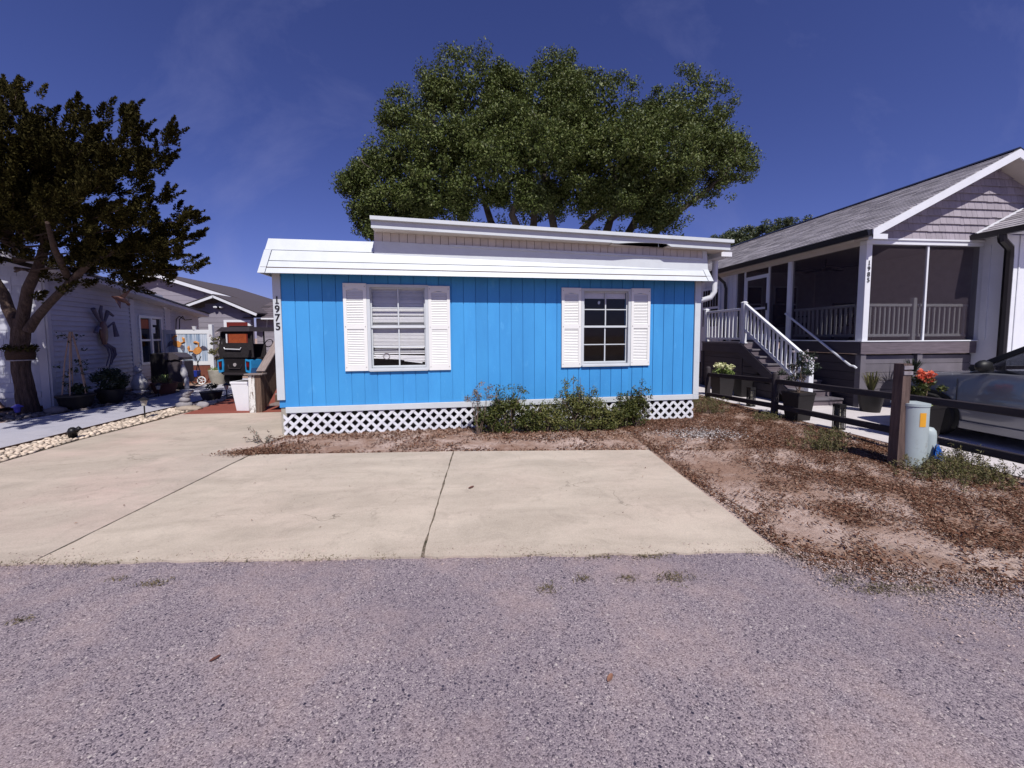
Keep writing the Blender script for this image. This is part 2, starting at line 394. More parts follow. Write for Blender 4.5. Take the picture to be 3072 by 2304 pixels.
M('utility_green', (0.39, 0.45, 0.46), (0.35, 0.405, 0.415), scale=3, rough=0.5, rnd=0.03, dirt=(0.22, 0.22, 0.20), dirt_scale=7, dirt_p=(0.58, 0.80))
M('label_orange', (0.75, 0.36, 0.03), (0.70, 0.33, 0.03), rough=0.5, rnd=0)
M('flag_blue', (0.01, 0.13, 0.55), rough=0.5, rnd=0)
M('metal_cap', (0.36, 0.33, 0.35), (0.24, 0.21, 0.22), scale=14, rough=0.5, metal=0.3, rnd=0.1)
M('chrome', (0.6, 0.6, 0.62), rough=0.15, metal=1, rnd=0)
M('lantern_black', (0.014, 0.013, 0.014), rough=0.4, rnd=0)
M('car_paint', (0.19, 0.195, 0.225), (0.18, 0.185, 0.215), scale=1, rough=0.3, metal=0.25, rnd=0, coat=0.8)
M('car_black', (0.012, 0.012, 0.013), rough=0.5, rnd=0)
M('tyre', (0.014, 0.013, 0.013), rough=0.85, rnd=0)
M('car_headlight', (0.6, 0.62, 0.66), rough=0.1, rnd=0, spec=0.8)
M('cart_black', (0.018, 0.015, 0.016), (0.014, 0.012, 0.013), rough=0.45, rnd=0)
M('cart_canopy', (0.035, 0.028, 0.03), rough=0.5, rnd=0)
M('cart_blue', (0.035, 0.30, 0.62), rough=0.3, rnd=0, coat=0.5)
M('lamp_red', (0.18, 0.01, 0.012), rough=0.2, rnd=0)
M('canvas_black', (0.022, 0.018, 0.02), (0.014, 0.011, 0.013), scale=5, rough=0.8, rnd=0, bump=0.6, bscale=7, bdist=0.04)
M('emblem_grey', (0.4, 0.36, 0.36), rough=0.4, rnd=0)
M('grill_grey', (0.10, 0.085, 0.095), rough=0.4, rnd=0, metal=0.3)
M('crab_slate', (0.10, 0.10, 0.16), (0.15, 0.13, 0.17), scale=10, rough=0.5, rnd=0.1)
M('crab_brown', (0.22, 0.12, 0.09), (0.14, 0.08, 0.08), scale=8, rough=0.5, rnd=0.1)
M('bird_brown', (0.28, 0.14, 0.09), (0.16, 0.08, 0.06), scale=8, rough=0.6, rnd=0.1)
M('crab_orange', (0.62, 0.30, 0.08), (0.50, 0.16, 0.05), scale=9, rough=0.6, rnd=0)
M('painting_blue', (0.22, 0.30, 0.42), (0.55, 0.60, 0.68), scale=3, p=(0.4, 0.6), rough=0.7, rnd=0.0, stretch=(6, 1, 0.35))
M('wicker_tan', (0.35, 0.22, 0.16), rough=0.8, rnd=0.1)
M('statue_white', (0.55, 0.54, 0.55), (0.40, 0.39, 0.41), scale=9, rough=0.8, rnd=0, bump=0.2, bscale=40)
M('statue_blue', (0.35, 0.36, 0.42), rough=0.8, rnd=0)
M('toy_blue', (0.02, 0.04, 0.30), rough=0.4, rnd=0)
M('orange_panel', (0.36, 0.075, 0.02), (0.24, 0.045, 0.015), scale=6, rough=0.6, rnd=0)  # plain orange of the door glass and window sign
M('sign_red', (0.16, 0.02, 0.015), rough=0.5, rnd=0)
M('furniture_dark', (0.02, 0.014, 0.013), rough=0.8, rnd=0)
M('solar_glass', (0.45, 0.42, 0.36), rough=0.2, rnd=0, spec=0.6)
M('solar_blue', (0.10, 0.09, 0.42), rough=0.2, rnd=0)
M('bamboo', (0.36, 0.24, 0.18), rough=0.7, rnd=0.1)
M('brick_red', (0.22, 0.075, 0.05), (0.16, 0.05, 0.035), scale=8, rough=0.85, rnd=0.25)

# ------------------------------------------------------------------ building helpers
FR = Matrix()            # the frame the coordinates below are given in
WM = {}                  # world matrix of every object made here

def add(name, me, parent=None, basis=None):
    o = bpy.data.objects.new(name, me)
    COL.objects.link(o)
    B = FR @ (basis if basis is not None else Matrix())
    if parent is not None:
        o.parent = parent
        o.matrix_parent_inverse = WM[parent.name].inverted()
    o.matrix_basis = B
    WM[o.name] = B
    return o

def tag(o, label=None, cat=None, group=None, kind=None):
    if label: o['label'] = label
    if cat: o['category'] = cat
    if group: o['group'] = group
    if kind: o['kind'] = kind
    return o

def thing(name, label, cat, loc, rz=0.0, group=None):
    o = add(name, None, None, Matrix.Translation(loc) @ Matrix.Rotation(rz, 4, 'Z'))
    o.empty_display_size = 0.2
    return tag(o, label, cat, group)

CACHE = {}

def finish(bm, name, mat, smooth=False):
    bmesh.ops.recalc_face_normals(bm, faces=bm.faces)
    me = bpy.data.meshes.new(name)
    bm.to_mesh(me); bm.free()
    me.materials.append(MT[mat])
    if smooth:
        me.polygons.foreach_set('use_smooth', [True] * len(me.polygons))
        me.update()
    return me

def box_mesh(size, mat, bev=0.0):
    key = (tuple(round(s, 4) for s in size), mat, bev)
    if key not in CACHE:
        bm = bmesh.new()
        bmesh.ops.create_cube(bm, size=1.0, matrix=Matrix.Diagonal((*size, 1)))
        if bev:
            bmesh.ops.bevel(bm, geom=list(bm.edges), offset=min(bev, 0.45 * min(size)), segments=1, affect='EDGES')
        CACHE[key] = finish(bm, 'box', mat)
    return CACHE[key]

def bx(name, parent, c, s, mat, rot=(0, 0, 0), bev=0.0):
    """a box piece: centre, size"""
    return add(name, box_mesh(s, mat, bev), parent, Matrix.Translation(c) @ Euler(rot).to_matrix().to_4x4())

def span(name, parent, lo, hi, mat, bev=0.0):
    c = [(a + b) / 2 for a, b in zip(lo, hi)]
    s = [abs(b - a) for a, b in zip(lo, hi)]
    return bx(name, parent, c, s, mat, (0, 0, 0), bev)

def along(p0, p1, up=(0, 0, 1)):
    p0, p1 = Vector(p0), Vector(p1)
    z = (p1 - p0).normalized(); u = Vector(up)
    if abs(z.dot(u)) > 0.99: u = Vector((0, 1, 0))
    x = u.cross(z).normalized(); y = z.cross(x)
    m = Matrix((x, y, z)).transposed().to_4x4()
    m.translation = (p0 + p1) / 2
    return m

def beam(name, parent, p0, p1, w, h, mat, bev=0.0, up=(0, 0, 1)):
    """a straight member from p0 to p1; w sideways, h towards up"""
    L = (Vector(p1) - Vector(p0)).length
    return add(name, box_mesh((w, h, L), mat, bev), parent, along(p0, p1, up))

class MB:
    """collects shapes of ONE piece"""
    def __init__(s): s.v = []; s.f = []
    def _add(s, vs, fs):
        k = len(s.v); s.v += [tuple(q) for q in vs]; s.f += [tuple(i + k for i in f) for f in fs]; return s
    def box(s, lo, hi):
        x0, y0, z0 = lo; x1, y1, z1 = hi
        return s._add([(x0, y0, z0), (x1, y0, z0), (x1, y1, z0), (x0, y1, z0), (x0, y0, z1), (x1, y0, z1), (x1, y1, z1), (x0, y1, z1)],
                      [(3, 2, 1, 0), (4, 5, 6, 7), (0, 1, 5, 4), (1, 2, 6, 5), (2, 3, 7, 6), (3, 0, 4, 7)])
    def hull8(s, bottom, top):
        return s._add(list(bottom) + list(top), [(3, 2, 1, 0), (4, 5, 6, 7), (0, 1, 5, 4), (1, 2, 6, 5), (2, 3, 7, 6), (3, 0, 4, 7)])
    def beam(s, p0, p1, w, h, up=(0, 0, 1)):
        m = along(p0, p1, up); L = (Vector(p1) - Vector(p0)).length / 2
        q = [m @ Vector((sx * w / 2, sy * h / 2, sz * L)) for sz in (-1, 1) for sx, sy in ((-1, -1), (1, -1), (1, 1), (-1, 1))]
        return s.hull8(q[:4], q[4:])
    def prism(s, poly, a, b, axis='z'):
        """poly of 2D points pushed from a to b along an axis"""
        def P(u, v, t): return {'z': (u, v, t), 'y': (u, t, v), 'x': (t, u, v)}[axis]
        n = len(poly)
        return s._add([P(*p, a) for p in poly] + [P(*p, b) for p in poly],
                      [tuple(range(n))[::-1], tuple(range(n, 2 * n))] + [(i, (i + 1) % n, n + (i + 1) % n, n + i) for i in range(n)])
    def tube(s, pts, rad, n=8, cap=True):
        pts = [Vector(p) for p in pts]
        if not hasattr(rad, '__len__'): rad = [rad] * len(pts)
        vs, fs = [], []
        prev = None
        for i, p in enumerate(pts):
            d = (pts[min(i + 1, len(pts) - 1)] - pts[max(i - 1, 0)]).normalized()
            ref = prev if prev is not None else (Vector((0, 0, 1)) if abs(d.z) < 0.9 else Vector((1, 0, 0)))
            a = (ref - d * ref.dot(d)).normalized(); b = d.cross(a); prev = a
            for k in range(n):
                t = 2 * math.pi * k / n
                vs.append(p + (a * math.cos(t) + b * math.sin(t)) * rad[i])
        for i in range(len(pts) - 1):
            for k in range(n):
                k2 = (k + 1) % n
                fs.append((i * n + k, i * n + k2, (i + 1) * n + k2, (i + 1) * n + k))
        if cap:
            fs.append(tuple(range(n))[::-1]); fs.append(tuple((len(pts) - 1) * n + k for k in range(n)))
        return s._add(vs, fs)
    def lathe(s, prof, c=(0, 0, 0), n=20, sx=1.0, sy=1.0):
        vs = [(c[0] + r * sx * math.cos(2 * math.pi * k / n), c[1] + r * sy * math.sin(2 * math.pi * k / n), c[2] + z) for r, z in prof for k in range(n)]
        fs = [(i * n + k, i * n + (k + 1) % n, (i + 1) * n + (k + 1) % n, (i + 1) * n + k) for i in range(len(prof) - 1) for k in range(n)]
        fs += [tuple(range(n))[::-1], tuple((len(prof) - 1) * n + k for k in range(n))]
        return s._add(vs, fs)
    def blob(s, c, r, sub=1, jit=0.15, seed=None):
        rnd = random.Random(seed if seed is not None else random.random())
        bm = bmesh.new(); bmesh.ops.create_icosphere(bm, subdivisions=sub, radius=1.0)
        vs = []
        for v in bm.verts:
            j = 1 + rnd.uniform(-jit, jit)
            vs.append((c[0] + v.co.x * r[0] * j, c[1] + v.co.y * r[1] * j, c[2] + v.co.z * r[2] * j))
        fs = [tuple(q.index for q in f.verts) for f in bm.faces]
        bm.free()
        return s._add(vs, fs)
    def mesh(s, name, mat, smooth=False, bev=0.0):
        bm = bmesh.new()
        vv = [bm.verts.new(v) for v in s.v]
        for f in s.f:
            try: bm.faces.new([vv[i] for i in f])
            except ValueError: pass
        if bev:
            ed = [e for e in bm.edges if len(e.link_faces) == 2 and e.calc_face_angle(0) > 0.5]
            bmesh.ops.bevel(bm, geom=ed, offset=bev, segments=1, affect='EDGES')
        return finish(bm, name, mat, smooth)
    def build(s, name, mat, parent=None, smooth=False, bev=0.0, basis=None):
        return add(name, s.mesh(name, mat, smooth, bev), parent, basis)

def auto_smooth(o, deg=40):
    me = o.data
    me.polygons.foreach_set('use_smooth', [True] * len(me.polygons))
    me.set_sharp_from_angle(angle=R_(deg))
    return o

def quads(name, V, mat, parent=None):
    """V: (n, 4, 3) corners of loose little faces"""
    V = np.asarray(V, dtype=np.float32)
    n = len(V)
    me = bpy.data.meshes.new(name)
    me.vertices.add(4 * n); me.vertices.foreach_set('co', V.reshape(-1))
    me.loops.add(4 * n); me.loops.foreach_set('vertex_index', np.arange(4 * n, dtype=np.int32))
    me.polygons.add(n); me.polygons.foreach_set('loop_start', np.arange(0, 4 * n, 4, dtype=np.int32))
    me.polygons.foreach_set('loop_total', np.full(n, 4, dtype=np.int32))
    me.update(calc_edges=True)
    me.materials.append(MT[mat])
    return add(name, me, parent)

def unit(a):
    return a / np.maximum(np.linalg.norm(a, axis=-1, keepdims=True), 1e-9)

def leaf_quads(P, D, Nrm, ln, wd, fold=0.3):
    """rhombic leaves: centre, long direction, rough normal, half length, half width"""
    D = unit(D); S = unit(np.cross(D, Nrm))
    ln = np.asarray(ln)[:, None]; wd = np.asarray(wd)[:, None]
    V = np.empty((len(P), 4, 3))
    U = unit(np.cross(S, D)) * wd * fold
    V[:, 0] = P - D * ln; V[:, 1] = P + S * wd - D * ln * 0.15 + U; V[:, 2] = P + D * ln; V[:, 3] = P - S * wd - D * ln * 0.15 + U
    return V

def rand_dirs(n):
    return unit(RNG.normal(size=(n, 3)))

def clump(c, r, n, ln, asp=0.5, up=0.4, flat=1.0):
    """leaves scattered through a soft ball, facing outwards and upwards"""
    d = rand_dirs(n)
    rr = RNG.random(n) ** 0.45
    P = np.array(c) + d * rr[:, None] * np.array([r, r, r * flat])
    Nn = unit(d + rand_dirs(n) * 0.6 + np.array([0, 0, up]))
    L = ln * RNG.uniform(0.7, 1.25, n)
    return leaf_quads(P, rand_dirs(n), Nn, L, L * asp)

def wiggle(p0, p1, k, amp, rnd=random):
    p0, p1 = Vector(p0), Vector(p1)
    out = []
    for i in range(k + 1):
        t = i / k
        q = p0.lerp(p1, t)
        if 0 < i < k:
            q = q + Vector((rnd.uniform(-1, 1), rnd.uniform(-1, 1), rnd.uniform(-.6, .6))) * amp
        out.append(q)
    return out

def glyph(name, ch, size, mat, parent, at, rotx=True, depth=0.006, bold=0.006, rz=0.0):
    cu_ = bpy.data.curves.new(name, 'FONT')
    cu_.body = ch; cu_.size = size; cu_.extrude = depth; cu_.offset = bold * size
    cu_.align_x = 'CENTER'; cu_.align_y = 'CENTER'
    t = bpy.data.objects.new('tmp', cu_)
    COL.objects.link(t)
    me = bpy.data.meshes.new_from_object(t)
    bpy.data.objects.remove(t)
    co = np.empty(len(me.vertices) * 3); me.vertices.foreach_get('co', co); co = co.reshape(-1, 3)
    lo_, hi_ = co.min(0), co.max(0)
    co[:, :2] = (co[:, :2] - (lo_ + hi_)[:2] / 2) * (size / (hi_[1] - lo_[1]))
    me.vertices.foreach_set('co', co.reshape(-1)); me.update()
    me.materials.clear(); me.materials.append(MT[mat])
    return add(name, me, parent, Matrix.Translation(at) @ Matrix.Rotation(rz, 4, 'Z') @ Matrix.Rotation(math.pi / 2, 4, 'X'))

def text_digits(parent, s, x, y, ztop, step, size, mat):
    for i, ch in enumerate(s):
        o = glyph('digit', ch, size, mat, parent, (x, y, ztop - i * step))
        if ch == '1':
            MB().box((x - size * .20, y - 0.006, ztop - i * step - size * .50), (x + size * .24, y + 0.004, ztop - i * step - size * .39)).build('digit_foot', mat, parent)

def struct(o, label, cat=None):
    o['kind'] = 'structure'; o['label'] = label
    return o

# ------------------------------------------------------------------ the ground
def jitter_line(pts, step, amp, seed):
    rnd = random.Random(seed)
    out = []
    for (x0, y0), (x1, y1) in zip(pts[:-1], pts[1:]):
        n = max(1, int(math.hypot(x1 - x0, y1 - y0) / step))
        for i in range(n):
            t = i / n
            out.append((x0 + (x1 - x0) * t + rnd.uniform(-amp, amp), y0 + (y1 - y0) * t + rnd.uniform(-amp, amp)))
    out.append(pts[-1])
    return out

struct(MB()._add([(-300, -300, 0), (300, -300, 0), (300, 300, 0), (-300, 300, 0)], [(0, 1, 2, 3)]).build('ground', 'sandy_soil'),
       'bare sandy soil littered with brown leaves around the houses')

edge = jitter_line([(-6.2, 3.24), (-3.1, 2.975), (-0.37, 2.74), (2.2, 2.52), (2.5, 2.26), (3.0, 2.10), (3.45, 1.98), (4.4, 1.93), (5.6, 1.72), (7.5, 1.6)], 0.05, 0.018, 3)
edge = [(-80, 9.6), (-12, 3.75)] + edge + [(80, -4.7)]
MB().prism([(-80, -14)] + [(80, -14)] + edge[::-1], -0.05, 0.006).build('road', 'asphalt')
struct(bpy.data.objects['road'], 'worn grey lavender asphalt road in the foreground')

# concrete pads: every slab its own piece, joints open down to the dirt
drive = thing('driveway', 'pale concrete parking pad in front of the blue mobile home', None, (-0.4, 3.9, 0))
del_keys = drive
struct(drive, 'pale beige concrete parking pad in front of the blue mobile home')

def slab(poly, mat, parent, top=0.022, bot=-0.06, name='slab', bev=0.006):
    return MB().prism(poly, bot, top).build(name, mat, parent, bev=bev)

g = 0.006
front = lambda a, b, s: jitter_line([a, b], 0.11, 0.012, s)
CRACK = jitter_line([(-3.1, 5.405), (-3.6, 5.42), (-4.6, 5.33), (-5.5, 5.18), (-5.93, 5.14)], .09, .018, 8)
slab(front((-3.10 + g * 2, 2.95), (-0.37 - g, 2.715), 1)[:-1] + [(-0.37 - g * 1.6, 2.715)] + jitter_line([(-0.365 - g * 1.6, 2.85), (-0.265 - g * 1.6, 5.1)], .10, .006, 55) + [(-0.26 - g * 1.6, 5.22), (-2.95 + g, 5.40)] + jitter_line([(-2.96 + g, 5.2), (-3.085 + g, 3.1)], .12, .007, 77), 'concrete_pad', drive)
slab(front((-0.37 + g, 2.715), (2.20, 2.49), 2)[:-1] + [(2.20, 2.49), (2.40, 4.96), (-0.26 + g, 5.22)] + jitter_line([(-0.265 + g, 5.1), (-0.365 + g, 2.85)], .10, .006, 56), 'concrete_pad', drive)
slab(front((-6.3, 3.23), (-3.10 - g, 2.95), 4)[:-1] + [(-3.10 - g, 2.95), (-2.97 - g, 5.40)] + CRACK + [(-5.9, 4.2)], 'concrete_pink', drive, bev=0.004)
slab([(x_, y_ + random.uniform(.010, .022)) for x_, y_ in CRACK[::-1]] + [(-3.02, 5.425), (-3.12, 5.62), (-3.10, 5.95), (-2.98, 6.25), (-2.94, 6.55), (-3.0, 8.42), (-5.90, 8.44), (-6.02, 6.55)], 'concrete_pink', drive, top=0.020, bev=0.003)
# dark dirt and weeds caught in the joints
for pl in ([(-3.12, 2.96), (-3.08, 2.96), (-2.94, 5.41), (-3.0, 5.41)], [(-0.39, 2.73), (-0.35, 2.73), (-0.235, 5.23), (-0.285, 5.23)], [(-5.9, 5.10), (-4.6, 5.30), (-3.6, 5.39), (-3.0, 5.38), (-3.0, 5.45), (-3.6, 5.46), (-4.6, 5.38), (-5.9, 5.20)]):
    MB().prism(pl, -0.03, 0.0165).build('joint_dirt', 'crack_dirt', drive)

redp = struct(slab([(-5.88, 8.455), (-3.0, 8.435), (-3.0, 15.5), (-6.3, 15.5), (-6.35, 11.2), (-6.0, 9.6)], 'red_paint_concrete', None, top=0.024, name='red_patio'),
              'red painted concrete walk beside the blue mobile home')
gdrive = struct(slab([(-6.72, 3.3), (-6.66, 7.0), (-6.72, 8.6), (-6.62, 10.2), (-6.40, 12.0), (-6.40, 15.6), (-9.25, 15.6), (-8.25, 11.3), (-8.40, 9.2), (-8.72, 8.05), (-9.6, 7.6), (-13, 7.2), (-13, 3.9)], 'concrete_grey', None, top=0.018, name='neighbour_driveway'),
                'pale grey concrete driveway of the house on the left')
rdrive = struct(slab([(5.96, 1.75), (5.98, 4.85), (5.93, 8.4), (6.0, 11.4), (7.3, 11.4), (20, 11.4), (20, 0.9)], 'concrete_white', None, top=0.018, name='side_driveway'),
                'bright white concrete driveway beside the grey house')

# ------------------------------------------------------------------ the blue mobile home
HOUSE = Matrix.Translation((-3.08, 6.44, 0)) @ Matrix.Rotation(R_(3.1), 4, 'Z')
FR = HOUSE
HL, HD = 7.352, 9.0
home = thing('mobile_home', 'bright blue mobile home with white trim, white lattice skirt and number 1975', 'mobile home', (0, 0, 0))
WINS = [(1.452, 2.327, 1.070, 2.387), (5.076, 5.912, 1.083, 2.372)]
Z0, Z1 = 0.46, 2.62

def wall_with_holes(y0, y1, x0, x1, z0, z1, holes):
    m = MB()
    xs = sorted(holes)
    cur = x0
    for (a, b, c, d) in xs:
        m.box((cur, y0, z0), (a, y1, z1)); m.box((a, y0, z0), (b, y1, c)); m.box((a, y0, d), (b, y1, z1)); cur = b
    m.box((cur, y0, z0), (x1, y1, z1))
    return m
wall_with_holes(0.014, 0.12, 0.02, HL - 0.02, Z0, Z1, WINS).build('wall', 'blue_paint', home)
MB().box((0.0, 0.12, Z0), (0.10, HD, Z1)).build('wall', 'blue_paint', home)
MB().box((HL - 0.10, 0.12, Z0), (HL, HD, Z1)).build('wall', 'blue_paint', home)
MB().box((0.10, HD - 0.1, Z0), (HL - 0.10, HD, Z1)).build('wall', 'blue_paint', home)
MB().box((0.10, 0.13, Z0 - 0.02), (HL - 0.10, HD - 0.1, Z0 + 0.05)).build('floor', 'room_brown', home)
MB().box((0.10, 0.13, 2.55), (HL - 0.10, HD - 0.1, 2.60)).build('ceiling', 'room_brown', home)
MB().box((0.101, 2.9, Z0 + 0.05), (HL - 0.101, 2.95, 2.55)).build('partition', 'room_brown', home)
MB().box((3.6, 0.13, Z0 + 0.05), (3.66, 2.9, 2.55)).build('partition', 'room_brown', home)

# grooved siding, board by board
pitch = (HL - 0.236) / 35
for i in range(35):
    a = 0.118 + i * pitch; b = a + pitch - 0.009
    m = MB(); parts = [(a, b)]
    inner = []
    for (wa, wb, wc, wd) in WINS:
        wa, wb, wc, wd = wa - 0.03, wb + 0.03, wc - 0.03, wd + 0.03
        nxt = []
        for (p, q) in parts:
            lo, hi = max(p, wa), min(q, wb)
            if hi > lo:
                inner.append((lo, hi, wc, wd))
                if p < lo: nxt.append((p, lo))
                if q > hi: nxt.append((hi, q))
            else: nxt.append((p, q))
        parts = nxt
    yo = 0.0
    for (p, q) in parts: span('siding_board', home, (p, yo, Z0 + 0.01), (q, 0.0139, Z1), 'blue_paint')
    for (p, q, c, d) in inner:
        span('siding_board', home, (p, yo, Z0 + 0.01), (q, 0.0139, c), 'blue_paint'); span('siding_board', home, (p, yo, d), (q, 0.0139, Z1), 'blue_paint')

# corner boards with the house number on the left one
cb = span('corner_board', home, (0.0, -0.022, 0.585), (0.116, 0.10, Z1), 'white_paint', 0.004)
text_digits(cb, '1975', 0.062, -0.026, 2.168, 0.137, 0.112, 'black_paint')
span('corner_board', home, (HL - 0.117, -0.022, 0.46), (HL, 0.10, Z1), 'white_paint', 0.004)
span('base_board', home, (0.118, -0.026, 0.372), (HL - 0.119, 0.0, 0.468), 'white_paint', 0.004)
span('base_board', home, (HL - 0.118, -0.026, 0.372), (HL, 0.0, 0.459), 'white_paint', 0.004)
span('pier', home, (0.03, 0.03, 0.0), (0.12, 0.25, 0.58), 'planter_stone', 0.004)

# windows
def make_window(k, win):
    a, b, c, d = win
    f = wall_with_holes(-0.030, 0.05, a - 0.05, b + 0.05, c - 0.045, d + 0.045, [(a, b, c, d)]).build('window', 'white_paint', home)
    f['label'] = ['window with broken white blinds', 'dark window with raised blind'][k]
    span('window_sill', f, (a - 0.03, -0.045, c - 0.055), (b + 0.03, -0.031, c - 0.02), 'white_paint', 0.003)
    mid = 1.743
    for (z0, z1, y) in ((mid - 0.018, d, 0.012), (c, mid + 0.018, 0.030)):
        span('sash_rail', f, (a, y, z0), (b, y + 0.022, z0 + 0.036), 'white_paint', 0.003)
        span('sash_rail', f, (a, y, z1 - 0.022), (b, y + 0.022, z1), 'white_paint', 0.003)
        span('sash_stile', f, (a, y, z0 + 0.037), (a + 0.022, y + 0.022, z1 - 0.023), 'white_paint', 0.002)
        span('sash_stile', f, (b - 0.022, y, z0 + 0.037), (b, y + 0.022, z1 - 0.023), 'white_paint', 0.002)
        xm, zm = (a + b) / 2, (z0 + z1) / 2
        span('muntin', f, (xm - 0.011, y, z0 + 0.037), (xm + 0.011, y + 0.018, z1 - 0.023), 'white_paint', 0.002)
        span('muntin', f, (a + 0.023, y + 0.001, zm - 0.009), (xm - 0.012, y + 0.017, zm + 0.009), 'white_paint', 0.002)
        span('muntin', f, (xm + 0.012, y + 0.001, zm - 0.009), (b - 0.023, y + 0.017, zm + 0.009), 'white_paint', 0.002)
        for (x0, x1) in ((a + 0.02, xm - 0.01), (xm + 0.01, b - 0.02)):
            for (q0, q1) in ((z0 + 0.03, zm - 0.008), (zm + 0.008, z1 - 0.02)):
                span('pane', f, (x0, y + 0.019, q0), (x1, y + 0.021, q1), 'window_glass')
    return f
win1 = make_window(0, WINS[0])
win2 = make_window(1, WINS[1])
a, b, c, d = WINS[0]
# the blind: slats hang closed at the top, sag and break at the foot
rb = random.Random(4)
z = d - 0.03; k = 0
span('blind_headrail', win1, (a + 0.01, 0.062, d - 0.03), (b - 0.01, 0.095, d), 'blind_white')
while z > c + 0.36:
    tilt = R_(62 + rb.uniform(-7, 7))
    if k in (19, 24, 25): tilt = R_(18)
    bx('blind_slat', win1, ((a + b) / 2, 0.078, z), (b - a - 0.03, 0.026, 0.0022), 'blind_white', (tilt, rb.uniform(-.004, .004), 0))
    z -= 0.0225; k += 1
for (z_, w, x_, ry, t) in ((c + .335, .80, 0, .01, 50), (c + .31, .80, 0, -.012, 40), (c + .285, .82, 0, .015, 35), (c + .262, .84, .0, .008, 50), (c + .235, .82, 0, .006, 60),
                           (c + .20, .24, -.28, -.30, 70), (c + .19, .84, 0, .03, 75), (c + .165, .80, .01, .035, 70), (c + .145, .84, 0, .05, 60), (c + .12, .42, .20, .10, 80), (c + .095, .30, .22, .14, 75)):
    bx('blind_slat', win1, ((a + b) / 2 + x_, 0.080, z_), (w, 0.026, 0.0025), 'blind_white', (R_(t), ry, 0))
ring = MB()
ring.tube([(a + .225 + .05 * math.cos(t * math.pi / 8), 0.068, c + .19 + .05 * math.sin(t * math.pi / 8)) for t in range(17)], 0.006, 6)
ring.build('window_ornament', 'emblem_grey', win1)
a, b, c, d = WINS[1]
MB().box((a + 0.02, 0.060, d - 0.125), (b - 0.02, 0.10, d - 0.005)).build('raised_blind', 'blind_white', win2)
MB().blob((a + .31, 0.058, d - 0.20), (.024, .004, .035), 1, .3, 3).build('window_sticker', 'white_vinyl', win2)

# louvred shutters, screwed to the wall either side of the windows
def make_shutter(x0, x1, z0, z1):
    cx = (x0 + x1) / 2
    st = 0.05
    m = MB()
    m.box((x0, -0.034, z0), (x0 + st, -0.002, z1)); m.box((x1 - st, -0.034, z0), (x1, -0.002, z1))
    x2, x3 = x0 + st, x1 - st
    zl, zt = z0 + 0.098, z1 - 0.125
    zm = z0 + 0.72
    m.box((x2, -0.033, z0), (x3, -0.002, zl)); m.box((x2, -0.033, zm - 0.04), (x3, -0.002, zm + 0.04))
    # top rail with a shallow arch cut into it
    n = 8
    arch = [(x2, z1), (x2, zt + .01)] + [(x2 + (x3 - x2) * i / n, zt + 0.01 + 0.028 * math.sin(math.pi * i / n)) for i in range(1, n)] + [(x3, zt + .01), (x3, z1)]
    m.prism(arch, -0.033, -0.002, 'y')
    m.box((x2, -0.010, zl), (x3, -0.003, zm - .04)); m.box((x2, -0.010, zm + .04), (x3, -0.003, zt + .03))
    s = m.build('shutter', 'shutter_white', home)
    for (p, q) in ((zl, zm - .04), (zm + .04, zt + .01)):
        nn = int((q - p) / 0.0265); stp = (q - p) / nn
        for i in range(nn):
            bx('louver', s, (cx, -0.019, p + (i + .5) * stp), (x3 - x2, 0.005, 0.026), 'shutter_white', (R_(-28), 0, 0))
    for zz in (z0 + .06, zm, z1 - .05):
        for xx in (x0 + .025, x1 - .025):
            MB().lathe([(0.007, 0), (0.007, 0.006)], (0, 0, 0), 6).build('screw', 'emblem_grey', s, basis=Matrix.Translation((xx, -0.034, zz)) @ Matrix.Rotation(math.pi / 2, 4, 'X'))
    return s
for (x0, x1, z0, z1) in ((1.043, 1.40, 1.03, 2.445), (2.379, 2.733, 1.02, 2.42), (4.668, 5.022, 1.025, 2.423), (5.966, 6.335, 1.034, 2.43)):
    make_shutter(x0, x1, z0, z1)

# lattice skirt
LH = 0.365
latt = span('lattice_shade', home, (0.16, 0.115, 0.0), (HL - 0.05, 0.13, LH + 0.03), 'void_shade')  # dark sheet put in for the shade under the floor
def clip_poly(poly, lo, hi):
    for (i, lim, sgn) in ((0, lo, 1), (0, hi, -1)):
        out = []
        for k in range(len(poly)):
            p, q = poly[k], poly[(k + 1) % len(poly)]
            ip, iq = sgn * (p[i] - lim) >= 0, sgn * (q[i] - lim) >= 0
            if ip: out.append(p)
            if ip != iq:
                t = (lim - p[i]) / (q[i] - p[i])
                out.append((p[0] + t * (q[0] - p[0]), p[1] + t * (q[1] - p[1])))
        poly = out
        if len(poly) < 3: return []
    return poly
sp_, sw = 0.170, 0.064
for layer, sgn in ((0, 1), (1, -1)):
    for i in range(-4, 48):
        xb = 0.02 + i * sp_
        pl = [(xb, 0.0), (xb + sw, 0.0), (xb + sw + sgn * LH, LH), (xb + sgn * LH, LH)]
        pl = clip_poly(pl, 0.07, HL - 0.09)
        if len(pl) >= 3 and max(p[0] for p in pl) - min(p[0] for p in pl) > 0.05:
            y = -0.004 + layer * 0.008
            MB().prism(pl, y, y + 0.0075, 'y').build('lattice_strip', 'lattice_white', home)

